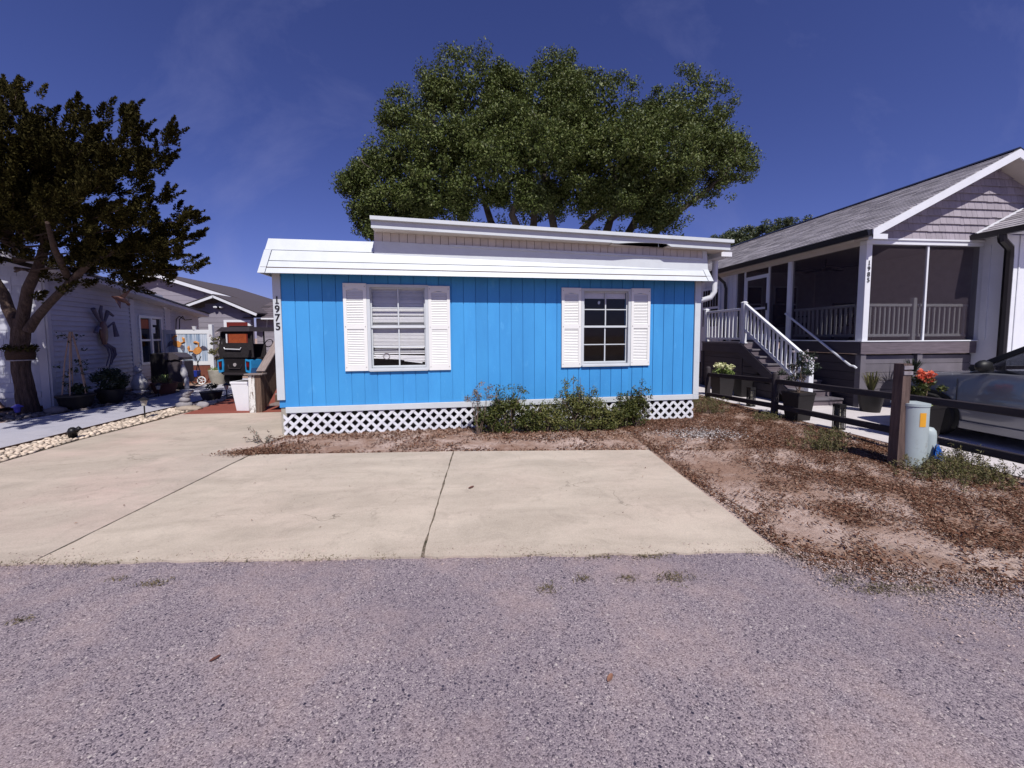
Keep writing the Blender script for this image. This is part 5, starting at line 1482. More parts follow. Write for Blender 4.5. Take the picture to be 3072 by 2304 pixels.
for i in range(4):
    t0, t1 = math.pi * 1.44 + i * .12, math.pi * 1.44 + (i + 1) * .12
    a0 = (.1375 * math.cos(t0), .1195 * math.sin(t0) - .026); a1 = (.1375 * math.cos(t1), .1195 * math.sin(t1) - .026)
    m._add([(a0[0], a0[1], .50), (a1[0], a1[1], .50), (a1[0], a1[1], .665), (a0[0], a0[1], .665)], [(0, 1, 2, 3)])
m.build('label_plate', 'label_orange', p1)
MB().box((-.137, .03, .0), (-.134, .036, .72)).build('seam', 'planter_dark', p1)
m = MB(); m.prism([(.02, 0), (.05, 0), (.045, .06), (.035, .085), (.03, .04)], -.150, -.143, 'y'); m.build('torn_base', 'planter_black', p1)
FR = Matrix.Translation((5.55, 4.10, 0))
p2 = thing('small_pedestal', 'short dome-topped pale green pedestal behind the telecom pedestal', 'utility pedestal', (0, 0, 0))
m = MB(); m.lathe([(.085, -.02), (.085, .36), (.078, .41), (.055, .445), (.0, .455)], n=18)
auto_smooth(m.build('body', 'utility_green', p2), 60)
FR = Matrix()
fl = thing('marker_flag', 'small blue marker flag leaning at the foot of the pedestals', 'flag', (5.53, 3.98, 0))
MB().tube([(5.53, 3.98, 0), (5.535, 3.975, .30)], .003, 5).build('wire', 'metal_cap', fl)
MB()._add([(5.50, 3.975, .10), (5.62, 3.955, .06), (5.60, 3.955, .14), (5.545, 3.97, .27), (5.525, 3.975, .24), (5.545, 3.99, .27), (5.50, 3.995, .10), (5.62, 3.975, .06), (5.60, 3.975, .14), (5.525, 3.995, .24)],
          [(0, 1, 2, 3, 4), (6, 7, 8, 5, 9)]).build('cloth', 'flag_blue', fl)

# ------------------------------------------------------------------ the parked car
CX, NY = 8.13, 6.05
car = thing('parked_car', 'grey car parked nose-in on the white driveway behind the fence', 'car', (CX, 4.0, 0))
def ring(w, zb, zs_, zt):
    return [(-w * .90, zb), (-w * .985, zb + .10), (-w, zb + .30), (-w * .985, zs_ - .10), (-w * .95, zs_), (-w * .80, zt - .015), (-w * .4, zt), (0, zt + .012)]
STN = [(0.0, .60, .36, .60, .66), (.06, .76, .26, .70, .76), (.22, .86, .21, .80, .88), (.55, .915, .19, .91, .975), (1.0, .925, .19, .97, 1.02), (1.35, .93, .20, 1.01, 1.06), (2.4, .93, .20, 1.04, 1.07), (3.6, .93, .20, 1.06, 1.08), (4.3, .89, .25, 1.05, 1.07), (4.55, .80, .36, .96, 1.0)]
V, Fc = [], []
for (s_, w, zb, zs_, zt) in STN:
    half = ring(w, zb, zs_, zt)
    full = half + [(-a, b) for a, b in half[-2::-1]]
    V += [(CX + a, NY - s_, b) for a, b in full]
n = 15
for i in range(len(STN) - 1):
    for k in range(n - 1):
        Fc.append((i * n + k, i * n + k + 1, (i + 1) * n + k + 1, (i + 1) * n + k))
    Fc.append((i * n + n - 1, i * n, (i + 1) * n, (i + 1) * n + n - 1))
Fc += [tuple(range(n))[::-1], tuple((len(STN) - 1) * n + k for k in range(n))]
b = MB()._add(V, Fc).build('body', 'car_paint', car); auto_smooth(b, 50)
GH = [(1.12, .80, 1.045, .79, 1.075), (1.80, .83, 1.06, .68, 1.50), (2.3, .83, 1.06, .64, 1.60), (3.3, .83, 1.07, .64, 1.60), (4.25, .80, 1.06, .72, 1.12)]
V, Fc = [], []
for (s_, wb, zb, wt, zt) in GH:
    V += [(CX - wb, NY - s_, zb - .04), (CX - wt, NY - s_, zt), (CX - wt * .5, NY - s_, zt + .03), (CX + wt * .5, NY - s_, zt + .03), (CX + wt, NY - s_, zt), (CX + wb, NY - s_, zb - .04)]
for i in range(len(GH) - 1):
    for k in range(5):
        Fc.append((i * 6 + k, i * 6 + k + 1, (i + 1) * 6 + k + 1, (i + 1) * 6 + k))
g_ = MB()._add(V, Fc).build('greenhouse', 'car_black', car); g_.data.materials[0] = MT['dark_glass']
MB().hull8([(CX - .65, NY - 3.3, 1.605), (CX + .65, NY - 3.3, 1.605), (CX + .67, NY - 1.92, 1.555), (CX - .67, NY - 1.92, 1.555)], [(CX - .57, NY - 3.3, 1.65), (CX + .57, NY - 3.3, 1.65), (CX + .57, NY - 2.0, 1.60), (CX - .57, NY - 2.0, 1.60)]).build('roof', 'car_paint', car, bev=.01)
for sg in (-1, 1):
    beam('pillar', car, (CX + sg * .80, NY - 1.12, 1.06), (CX + sg * .675, NY - 1.88, 1.54), .06, .07, 'car_black', .01)
    beam('pillar', car, (CX + sg * .83, NY - 2.9, 1.06), (CX + sg * .63, NY - 2.9, 1.52), .07, .05, 'car_black', .01)
    MB().blob((CX + sg * 1.00, NY - 1.40, 1.13), (.12, .075, .09), 2, .0).build('mirror', 'car_black', car, smooth=True)
    span('mirror_arm', car, (min(CX + sg * .86, CX + sg * .97), NY - 1.42, 1.055), (max(CX + sg * .86, CX + sg * .97), NY - 1.38, 1.10), 'car_black')
    for yw in (NY - .74, NY - 3.55):
        ar = MB(); ar.prism([(yw + .385 * math.cos(t * math.pi / 14), .33 + .385 * math.sin(t * math.pi / 14)) for t in range(-2, 17)], CX + sg * .9295, CX + sg * .936, 'x')
        ar.build('wheel_arch', 'car_black', car)
        wh = MB(); wx = CX + sg * .935
        wh.lathe([(.20, -.1), (.31, -.1), (.33, -.07), (.33, .07), (.31, .1), (.20, .1)], n=24)
        wo = wh.build('wheel', 'tyre', car, basis=Matrix.Translation((wx - sg * .06, yw, .33)) @ Matrix.Rotation(math.pi / 2, 4, 'Y')); auto_smooth(wo, 40)
        MB().lathe([(.04, .03), (.19, .06), (.205, .085)], n=20).build('rim', 'chrome', wo, basis=Matrix.Translation((wx - sg * .06, yw, .33)) @ Matrix.Rotation(sg * math.pi / 2, 4, 'Y'))
    MB().blob((CX + sg * .70, NY - .17, .70), (.13, .12, .07), 2, 0).build('headlight', 'car_headlight', car, smooth=True)
    # shut lines and the lower cladding
    for s_ in (1.06, 2.15, 3.1):
        m = MB(); m.tube([(CX + sg * .918, NY - s_, .30), (CX + sg * .9315, NY - s_ - .01, .50), (CX + sg * .921, NY - s_ - .0, .92)], .005, 4); m.build('door_seam', 'car_black', car)
    m = MB().hull8([(CX + sg * .855, NY - 3.1, .17), (CX + sg * .855, NY - 1.1, .17), (CX + sg * .915, NY - 1.1, .19), (CX + sg * .915, NY - 3.1, .19)],
                   [(CX + sg * .87, NY - 3.1, .30), (CX + sg * .87, NY - 1.1, .30), (CX + sg * .934, NY - 1.1, .30), (CX + sg * .934, NY - 3.1, .30)])
    m.build('sill', 'car_paint', car)
span('grille', car, (CX - .42, NY - .02, .42), (CX + .42, NY + .012, .60), 'car_black', .01)
span('bumper_lip', car, (CX - .70, NY - .25, .20), (CX + .70, NY - .05, .27), 'car_black', .01)

# ------------------------------------------------------------------ planters and lanterns on the right
def square_pot(name, label, x, y, wt, wb, h, mat, rz=0.0, group=None, soil=True):
    t = thing(name, label, 'planter', (x, y, 0), rz, group)
    c, s_ = math.cos(rz), math.sin(rz)
    def r(a, b_, z): return (x + a * c - b_ * s_, y + a * s_ + b_ * c, z)
    q = lambda w, z: [r(-w, -w, z), r(w, -w, z), r(w, w, z), r(-w, w, z)]
    m = MB(); m.hull8(q(wb / 2, 0), q(wt / 2, h)); m.build('pot', mat, t, bev=.008)
    m = MB()
    for (a0, b0, a1, b1) in ((-1, -1, 1, -.86), (-1, .86, 1, 1), (-1, -.86, -.86, .86), (.86, -.86, 1, .86)):
        w = wt / 2 * 1.03
        m.hull8([r(a0 * w, b0 * w, h - .03), r(a1 * w, b0 * w, h - .03), r(a1 * w, b1 * w, h - .03), r(a0 * w, b1 * w, h - .03)], [r(a0 * w, b0 * w, h + .012), r(a1 * w, b0 * w, h + .012), r(a1 * w, b1 * w, h + .012), r(a0 * w, b1 * w, h + .012)])
    m.build('rim', mat, t)
    if soil: MB().hull8(q(wt / 2 * .86, h - .01), q(wt / 2 * .86, h + .004)).build('soil', 'pot_soil', t)
    return t
def round_pot(name, label, x, y, prof, mat, soil_z=None, soil_r=None, cat='planter', group=None):
    t = thing(name, label, cat, (x, y, 0), 0, group)
    m = MB(); m.lathe(prof, (x, y, 0), 24); auto_smooth(m.build('pot', mat, t), 40)
    if soil_z: MB().lathe([(soil_r, soil_z - .01), (soil_r, soil_z)], (x, y, 0), 20).build('soil', 'pot_soil', t)
    return t
def bushy(name, label, cat, base, h, r, n, ln, mat, stems=4, group=None, asp=.4, sub=14, flowers=None, up=.3):
    """small plant: stems > leaf clumps"""
    t = thing(name, label, cat, base, 0, group)
    bx_, by_, bz_ = base
    m = MB(); Qs = []; Ff = []
    for i in range(stems):
        e = Vector((bx_ + random.uniform(-r, r) * .8, by_ + random.uniform(-r, r) * .6, bz_ + h * random.uniform(.6, .98)))
        pts = wiggle((bx_ + random.uniform(-.03, .03), by_ + random.uniform(-.03, .03), bz_), e, 4, .03)
        m = MB(); limb(m, pts, .008, .003, 5); m.build('stem', 'twig', t)
    for i in range(sub):
        d = rand_dirs(1)[0] * RNG.uniform(.3, 1.0)
        c = np.array([bx_ + d[0] * r, by_ + d[1] * r * .8, bz_ + h * (.56 + .42 * d[2])])
        Qs.append(clump(c, r * RNG.uniform(.22, .38), n // sub, ln, asp, up))
        if flowers and i < flowers[1]:
            f = np.array([bx_ + d[0] * r * 1.0, by_ - abs(d[1]) * r * .8, bz_ + h * (.72 + .3 * RNG.random())])
            Ff.append(clump(f, flowers[2], 26, flowers[2] * .55, .8, .4))
    quads('foliage', np.concatenate(Qs), mat, t)
    if Ff:
        for F_ in Ff: quads('flower', F_, flowers[0], t)
    return t

square_pot('planter', 'tall dark square planter holding white rose bush by the stair foot', 5.98, 6.45, .36, .26, .52, 'planter_dark', R_(4))
bushy('rose_bush', 'leafy rose bush with small white flowers behind the fence', 'plant', (5.98, 6.45, .52), .78, .30, 1500, .022, 'dark_leaf', 7, flowers=('white_petal', 9, .022))
square_pot('planter', 'dark square planter holding pale hydrangea beside the landing', 6.35, 9.15, .40, .32, .52, 'planter_dark')
bushy('hydrangea', 'hydrangea with cream green flower heads by the stair landing', 'plant', (6.35, 9.15, .52), .30, .26, 600, .03, 'lime_leaf', 5, flowers=('cream_petal', 9, .065))
square_pot('planter', 'second dark planter left of the stair stringer', 6.85, 9.05, .34, .28, .50, 'planter_black')
square_pot('planter', 'dark tapered planter holding orange roses beside the car', 6.62, 4.98, .36, .26, .54, 'planter_black', R_(8))
bushy('rose_bush', 'rose bush with bright orange blooms in front of the car', 'plant', (6.62, 4.98, .52), .52, .24, 1300, .022, 'bush_leaf', 6, flowers=('rose_petal', 7, .046))
Q = [clump((6.62 + .12 * math.cos(t), 4.98 + .10 * math.sin(t), .56), .06, 60, .018, .6, .6) for t in np.linspace(0, 6.3, 8)]
tag(quads('ground_cover', np.concatenate(Q), 'lime_leaf'), 'lime green creeping plant at the rim of the orange rose planter', 'plant')
round_pot('planter', 'round dark pot of spiky grass at the porch corner', 8.02, 6.92, [(.15, 0), (.20, .3), (.22, .42), (.20, .43)], 'planter_black', .42, .19)
def grass_tuft(name, label, base, h, r, n, mat, kindcat='plant', droop=.5):
    t = thing(name, label, kindcat, base)
    V = []
    for i in range(n):
        a = random.uniform(0, 6.283); l = h * random.uniform(.6, 1.1); rr = r * random.uniform(.4, 1.1)
        p = Vector(base) + Vector((math.cos(a), math.sin(a), 0)) * .03
        d = Vector((math.cos(a), math.sin(a), 0)); s_ = Vector((-math.sin(a), math.cos(a), 0)) * random.uniform(.004, .008)
        m1 = p + d * rr * .4 + Vector((0, 0, l * .75)); e = p + d * rr + Vector((0, 0, l * (1 - droop * .5)))
        V.append([p - s_, p + s_, m1 + s_, m1 - s_]); V.append([m1 - s_, m1 + s_, e + s_ * .15, e - s_ * .15])
    quads('blades', np.array([[tuple(q) for q in f] for f in V]), mat, t)
    return t
grass_tuft('spiky_grass', 'spiky ornamental grass in the pot at the porch corner', (8.02, 6.92, .42), .50, .30, 90, 'weed_leaf')
round_pot('planter', 'dark hanging-grass pot behind the car bonnet', 9.05, 7.0, [(.16, 0), (.22, .5), (.24, .8), (.22, .82)], 'planter_black', .80, .21)
grass_tuft('fine_grass', 'fine dark grass in the pot behind the car bonnet', (9.05, 7.0, .80), .32, .34, 80, 'dark_leaf')

def lantern(label, x, y, h, w):
    t = thing('path_lantern', label, 'lantern', (x, y, 0), 0, 'black cut metal lanterns on the white driveway')
    span('base', t, (x - w, y - w, .018), (x + w, y + w, .045), 'lantern_black')
    span('top', t, (x - w, y - w, h - .05), (x + w, y + w, h), 'lantern_black')
    span('core', t, (x - w * .55, y - w * .55, .046), (x + w * .55, y + w * .55, h - .051), 'solar_glass')
    rl = random.Random(int(x * 100))
    for i in range(5):
        for (ax_, sg) in (('x', -1), ('x', 1), ('y', -1), ('y', 1)):
            u = (-1 + 2 * i / 4) * w * .93 + rl.uniform(-.006, .006)
            if ax_ == 'x': beam('bar', t, (x + u, y + sg * w * .94, .046), (x + u + rl.uniform(-.008, .008), y + sg * w * .94, h - .051), .011, .008, 'lantern_black')
            elif abs(u) < w * .8: beam('bar', t, (x + sg * w * .94, y + u, .046), (x + sg * w * .94, y + u, h - .051), .011, .008, 'lantern_black')
    for zz in (.14, .24, .33):
        if zz < h - .07: span('band', t, (x - w * .985, y - w * .985, zz), (x + w * .985, y - w * .90, zz + .012), 'lantern_black')
lantern('black cut metal lantern on the driveway edge in front of the lower fence rail', 6.02, 5.68, .44, .062)
lantern('black cut metal lantern behind the fence near its far post', 6.06, 7.75, .44, .062)

# ------------------------------------------------------------------ the golf cart
GX, GY = -7.36, 12.85
FR = Matrix.Translation((GX, GY, 0)) @ Matrix.Rotation(R_(-15), 4, 'Z') @ Matrix.Translation((-GX, -GY, 0))
gc = thing('golf_cart', 'black golf cart with blue rear corners parked beside the blue home', 'golf cart', (GX, GY + 1.2, 0))
m = MB(); m.prism([(GX - .50, .42), (GX + .50, .42), (GX + .54, .60), (GX + .52, .86), (GX + .42, .93), (GX - .42, .93), (GX - .52, .86), (GX - .54, .60)], GY, GY + .55, 'y')
body = m.build('rear_body', 'cart_black', gc, bev=.02)
m = MB(); m.tube([(GX - .25, GY - .005, .72), (GX - .20, GY - .015, .60), (GX + .20, GY - .015, .60), (GX + .25, GY - .005, .72)], .018, 6); m.build('tailgate_crease', 'cart_canopy', body)
m = MB(); m.lathe([(.0, -.008), (.055, -.008), (.055, .008), (.0, .008)], n=16); m.build('emblem', 'emblem_grey', body, basis=Matrix.Translation((GX, GY - .01, .72)) @ Matrix.Rotation(math.pi / 2, 4, 'X'))
for sg in (-1, 1):
    m = MB(); m.prism([(GX + sg * .40, .50), (GX + sg * .56, .46), (GX + sg * .60, .62), (GX + sg * .60, .86), (GX + sg * .40, .90), (GX + sg * .385, .70)], GY - .03, GY + .38, 'y')
    q = m.build('rear_corner', 'cart_blue', gc, bev=.015)
    m = MB(); m.prism([(GX + sg * .44, .58), (GX + sg * .53, .56), (GX + sg * .55, .82), (GX + sg * .43, .84)], GY - .045, GY - .028, 'y'); q2 = m.build('tail_lamp_recess', 'cart_black', q)
    m = MB(); m.prism([(GX + sg * .455, .66), (GX + sg * .525, .65), (GX + sg * .535, .79), (GX + sg * .45, .80)], GY - .055, GY - .046, 'y'); m.build('tail_lamp', 'lamp_red', q)
    for yw in (GY + .42, GY + 2.05):
        w_ = MB(); w_.lathe([(.12, -.10), (.25, -.10), (.27, -.07), (.27, .07), (.25, .10), (.12, .10)], n=20)
        o = w_.build('wheel', 'tyre', gc, basis=Matrix.Translation((GX + sg * .50, yw, .27)) @ Matrix.Rotation(math.pi / 2, 4, 'Y')); auto_smooth(o, 40)
    for yp in (GY + .18, GY + 1.15, GY + 1.75):
        beam('roof_post', gc, (GX + sg * .50, yp, .9), (GX + sg * .50, yp, 1.80), .035, .035, 'cart_black')
span('bumper', gc, (GX - .40, GY - .06, .40), (GX + .40, GY + .0, .47), 'cart_canopy', .01)
span('chassis', gc, (GX - .42, GY + .56, .30), (GX + .42, GY + 2.3, .42), 'cart_black')
m = MB(); m.hull8([(GX - .60, GY - .05, 1.76), (GX + .60, GY - .05, 1.76), (GX + .60, GY + 2.2, 1.78), (GX - .60, GY + 2.2, 1.78)], [(GX - .50, GY + .08, 1.90), (GX + .50, GY + .08, 1.90), (GX + .50, GY + 2.1, 1.90), (GX - .50, GY + 2.1, 1.90)])
m.build('canopy', 'cart_canopy', gc, bev=.02)
span('roof_vent', gc, (GX - .25, GY + .1, 1.90), (GX + .25, GY + .5, 1.935), 'cart_black', .01)
# enclosure curtain with a clear rear window
m = wall_with_holes(GY + .10, GY + .13, GX - .53, GX + .53, .93, 1.78, [(GX - .42, GX + .40, 1.40, 1.68)]); m.build('rear_curtain', 'canvas_black', gc)
span('rear_window', gc, (GX - .42, GY + .112, 1.40), (GX + .40, GY + .116, 1.68), 'window_glass')
m = MB(); m.tube([(GX - .52, GY + .09, 1.75), (GX - .57, GY + .07, 1.3), (GX - .58, GY + .06, .95)], .03, 6); m.build('curtain_edge', 'canvas_black', gc)
m = MB(); m.tube([(GX + .53, GY + .09, 1.75), (GX + .57, GY + .07, 1.3), (GX + .60, GY + .06, .95)], .03, 6); m.build('curtain_edge', 'canvas_black', gc)
m = MB(); m.tube([(GX - .30, GY - .06, 1.26), (GX - .27, GY - .07, 1.215), (GX + .27, GY - .07, 1.20), (GX + .30, GY - .06, 1.26)], .016, 6); m.build('grab_bar', 'white_vinyl', gc)
m = MB(); m.prism([(GX - .50, .95), (GX + .50, .95), (GX + .56, 1.18), (GX + .46, 1.34), (GX - .46, 1.34), (GX - .56, 1.18)], GY - .03, GY + .09, 'y'); m.build('storage_bag', 'canvas_black', gc, bev=.02)
span('seat', gc, (GX - .48, GY + .75, .75), (GX + .48, GY + 1.2, .88), 'canvas_black', .03)
span('seat_back', gc, (GX - .48, GY + .66, .882), (GX + .48, GY + .76, 1.36), 'canvas_black', .03)
m = MB(); m.tube([(GX - .22 + .15 * math.cos(t * math.pi / 8), GY + 1.65 + .05 * math.sin(t * math.pi / 8), 1.36 + .13 * math.sin(t * math.pi / 8)) for t in range(17)], .015, 6); m.build('steering_wheel', 'cart_black', gc)
m = MB(); m.hull8([(GX - .52, GY + 1.9, .4), (GX + .52, GY + 1.9, .4), (GX + .42, GY + 2.55, .4), (GX - .42, GY + 2.55, .4)], [(GX - .50, GY + 1.85, 1.02), (GX + .50, GY + 1.85, 1.02), (GX + .36, GY + 2.5, .72), (GX - .36, GY + 2.5, .72)])
m.build('front_cowl', 'cart_blue', gc, bev=.03)
FR = Matrix()

# ------------------------------------------------------------------ fence panel with painted crabs
cf = thing('painted_fence', 'white framed fence panel painted with orange crabs on blue', 'fence', (-9.7, 14.4, 0))
CY = 14.4
for (a, b_) in (((-10.5, 1.70), (-9.02, 1.84)), ((-10.5, .62), (-9.02, .75)), ((-10.5, .751), (-10.40, 1.699)), ((-9.10, .751), (-9.02, 1.699))):
    span('frame_member', cf, (a[0], CY - .03, a[1]), (b_[0], CY + .03, b_[1]), 'white_vinyl', .004)
span('post', cf, (-9.015, CY - .06, 0), (-8.90, CY + .06, 2.02), 'white_vinyl', .004)
pn = span('painted_panel', cf, (-10.40, CY - .005, .751), (-9.10, CY + .015, 1.699), 'painting_blue')
for i in range(10):
    span('panel_slat', pn, (-10.395 + i * .1295, CY - .016, .755), (-10.275 + i * .1295, CY - .006, 1.695), 'painting_blue')
span('base_wall', cf, (-10.5, CY - .05, 0), (-9.02, CY + .05, .60), 'brick_red')
def crab(parent, x, z, k, rot):
    def T(a, b_): 
        c, s_ = math.cos(rot), math.sin(rot); return (x + k * (a * c - b_ * s_), CY - .03, z + k * (a * s_ + b_ * c))
    m = MB(); pts = [(-1, .1), (-.7, .55), (0, .7), (.7, .55), (1, .1), (.6, -.5), (0, -.65), (-.6, -.5)]
    m._add([T(a, b_) for a, b_ in pts] + [(T(a, b_)[0], CY - .017, T(a, b_)[2]) for a, b_ in pts], [tuple(range(8)), tuple(range(8, 16))[::-1]] + [(i, (i + 1) % 8, 8 + (i + 1) % 8, 8 + i) for i in range(8)])
    m.build('crab_shell', 'crab_orange', parent)
    for sg in (-1, 1):
        m = MB(); m.tube([T(sg * .7, .5), T(sg * 1.2, 1.0), T(sg * .9, 1.5)], [.018, .03, .04], 6); m.tube([T(sg * .9, 1.5), T(sg * .6, 1.75)], [.045, .02], 6); m.build('crab_claw', 'crab_orange', parent)
        for j in range(4):
            m = MB(); m.tube([T(sg * .8, .1 - j * .18), T(sg * 1.4, .1 - j * .32), T(sg * 1.75, -.5 - j * .30)], [.013, .011, .006], 5); m.build('crab_leg', 'crab_slate', parent)
crab(pn, -9.42, 1.12, .17, R_(40)); crab(pn, -10.06, 1.35, .16, R_(-20))
round_pot('small_planter', 'tiny white pot standing on the painted fence top rail', -9.50, 14.4, [(.05, 1.842), (.065, 1.93), (.075, 1.965), (.06, 1.966)], 'planter_white')

# ------------------------------------------------------------------ wall ornaments on the left house
FR = LEFT
def crab_wall():
    t = thing('crab_ornament', 'large metal blue crab hanging on the clapboard wall', 'ornament', (.03, 1.72, 1.77))
    m = MB(); m.blob((.10, 1.74, 1.72), (.05, .16, .34), 2, .04, 2); m.build('shell', 'crab_brown', t, smooth=True)
    for (pts, r) in (([(.10, 1.62, 2.0), (.12, 1.42, 2.2), (.14, 1.30, 2.32)], (.03, .045, .05)), ([(.10, 1.70, 2.02), (.12, 1.62, 2.28), (.13, 1.66, 2.42)], (.03, .04, .03)),
                     ([(.10, 1.80, 2.0), (.13, 1.90, 2.28), (.14, 2.10, 2.18)], (.03, .05, .03)), ([(.10, 1.62, 1.82), (.14, 1.42, 1.85), (.15, 1.32, 1.72)], (.03, .045, .05)), ([(.10, 1.88, 1.85), (.13, 2.12, 2.0), (.14, 2.20, 1.62)], (.025, .03, .06))):
        m = MB(); m.tube([Vector(p) for p in pts], r, 8); auto_smooth(m.build('claw', 'crab_slate', t), 60)
    for i, (dy, ln) in enumerate(((-.02, .62), (.10, .66), (.20, .60), (.27, .5))):
        m = MB(); m.tube([(.08, 1.70 + dy * .5, 1.45), (.13, 1.82 + dy, 1.30), (.14, 1.84 + dy, 1.12), (.11, 1.74 + dy, 1.46 - ln)], [.022, .024, .02, .012], 6); auto_smooth(m.build('leg', 'crab_slate', t), 60)
crab_wall()
t = thing('bird_ornament', 'brown metal bird in flight hanging before the clapboard wall', 'ornament', (.45, 1.95, 2.6))
m = MB(); m.tube([(.42, 1.52, 2.66), (.44, 1.68, 2.63), (.45, 1.86, 2.61), (.45, 2.02, 2.59), (.44, 2.14, 2.55)], [.015, .055, .07, .06, .035], 8); auto_smooth(m.build('body', 'bird_brown', t), 60)
MB()._add([(.44, 1.74, 2.66), (.46, 2.0, 2.66), (.62, 2.14, 3.0), (.435, 1.75, 2.655), (.455, 2.0, 2.645), (.61, 2.14, 2.99)], [(0, 1, 2), (5, 4, 3), (0, 1, 4, 3), (1, 2, 5, 4), (2, 0, 3, 5)]).build('wing', 'bird_brown', t)
MB()._add([(.44, 1.58, 2.62), (.46, 1.82, 2.58), (.56, 1.56, 2.36), (.435, 1.58, 2.61), (.455, 1.82, 2.57), (.55, 1.56, 2.35)], [(0, 1, 2), (5, 4, 3), (0, 1, 4, 3), (1, 2, 5, 4), (2, 0, 3, 5)]).build('wing', 'bird_brown', t)
MB().tube([(.44, 2.14, 2.55), (.44, 2.21, 2.50), (.43, 2.27, 2.48)], [.035, .04, .005], 8).build('head', 'bird_brown', t)
MB().tube([(.45, 1.88, 2.66), (.40, 1.88, 2.90)], .003, 4).build('wire', 'lantern_black', t)
t = thing('iron_bracket', 'black wrought iron bracket on the wall end above the painted fence', 'bracket', (.03, 6.4, 1.9))
m = MB()
for dx in (0, .10):
    m.tube([(.05 + dx, 6.0, 1.88), (.06 + dx, 6.05, 2.25), (.10 + dx, 6.2, 2.36), (.12, 6.6, 2.24)], .016, 6)
m.tube([(.12, 6.6, 2.24), (.12, 7.2, 2.28)], .02, 6); m.build('bracket', 'lantern_black', t)
FR = Matrix()

# ------------------------------------------------------------------ pots, statues and lights on the left
round_pot('planter', 'wide dark pot holding a bamboo trellis beside the cedar trunk', -8.72, 9.42, [(.20, 0), (.26, .15), (.29, .28), (.32, .31), (.32, .34), (.28, .345)], 'planter_black', .335, .27)
tv = thing('climbing_plant', 'thin vine climbing a bamboo tripod in the wide dark pot', 'plant', (-8.72, 9.42, .34))
for i in range(5):
    a = i * 1.256
    MB().tube([(-8.72 + .2 * math.cos(a), 9.42 + .2 * math.sin(a), .33), (-8.72 + .12 * math.cos(a), 9.42 + .12 * math.sin(a), 1.1), (-8.72 + .02 * math.cos(a), 9.42 + .02 * math.sin(a), 1.72)], .012, 5).build('cane', 'bamboo', tv)
Q = [clump((-8.72 + random.uniform(-.25, .25), 9.42 + random.uniform(-.15, .15), random.uniform(.4, 1.7)), .07, 9, .035, .4) for _ in range(26)] + [clump((-8.6 + random.uniform(-.2, .2), 9.45, .45), .12, 60, .04, .5) for _ in range(6)]
quads('foliage', np.concatenate(Q), 'dark_leaf', tv)
round_pot('planter', 'dark urn holding the clipped round shrub by the clapboard wall', -8.62, 10.12, [(.16, 0), (.24, .2), (.27, .36), (.25, .37)], 'planter_black', .36, .23)
t = thing('round_shrub', 'clipped round dark shrub in an urn by the clapboard wall', 'plant', (-8.62, 10.12, .36))
MB().tube([(-8.62, 10.12, .36), (-8.62, 10.12, .6)], .02, 6).build('stem', 'twig', t)
quads('foliage', np.concatenate([clump(np.array([-8.62, 10.12, .58]) + d * np.array([.30, .28, .20]), .11, 70, .024, .5) for d in rand_dirs(46)]), 'dark_leaf', t)
def rock(name, label, x, y, r, mat='grey_stone', seed=1, z=0):
    m = MB(); m.blob((x, y, z + r[2] * .6), r, 2, .10, seed)
    o = m.build(name, mat, None); auto_smooth(o, 60); tag(o, label, 'rock')
rock('boulder', 'flat brown boulder in front of the wide dark pot', -8.78, 9.05, (.19, .14, .09), 'dark_rock', 3)
# cat statue
t = thing('cat_statue', 'pale seated cat statue against the clapboard wall', 'statue', (-9.45, 12.0, 0))
m = MB(); m.lathe([(.20, 0), (.19, .06), (.12, .09)], (-9.45, 12.0, 0), 16); m.build('plinth', 'statue_white', t)
m = MB(); m.lathe([(.12, .09), (.19, .16), (.20, .30), (.15, .45), (.09, .55), (.07, .58)], (-9.45, 12.0, 0), 16, 1, .8); m.blob((-9.44, 11.95, .66), (.10, .09, .09), 2, .0); m.build('body', 'statue_white', t, smooth=True)
for sg in (-1, 1): MB().lathe([(.035, .72), (.012, .80)], (-9.44 + sg * .055, 11.96, 0), 8).build('ear', 'statue_white', t)
# covered grill
t = thing('covered_grill', 'dark covered barbecue grill beside the double window', 'grill', (-8.75, 12.5, 0))
span('cover', t, (-9.35, 12.25, .02), (-8.86, 12.85, 1.12), 'planter_black', .03)
m = MB(); m.prism([(-8.90, .96), (-8.88, 1.14), (-8.60, 1.12), (-8.45, 1.00), (-8.43, .92), (-8.60, .95), (-8.70, .92)], 12.15, 12.65, 'y'); m.build('lid', 'grill_grey', t, bev=.02)
span('cabinet', t, (-8.84, 12.2, .25), (-8.42, 12.65, .89), 'grill_grey', .02)
# agave pot
round_pot('planter', 'low terracotta tub of spiky agave in front of the grill', -8.52, 11.62, [(.20, 0), (.27, .2), (.30, .33), (.26, .34)], 'terracotta', .33, .25)
grass_tuft('agave', 'spiky green agave in the terracotta tub', (-8.52, 11.62, .34), .28, .28, 34, 'lime_leaf')
bushy('trailing_plant', 'pale trailing plant spilling from the terracotta tub', 'plant', (-8.50, 11.50, .30), .18, .32, 420, .022, 'weed_leaf', 3)
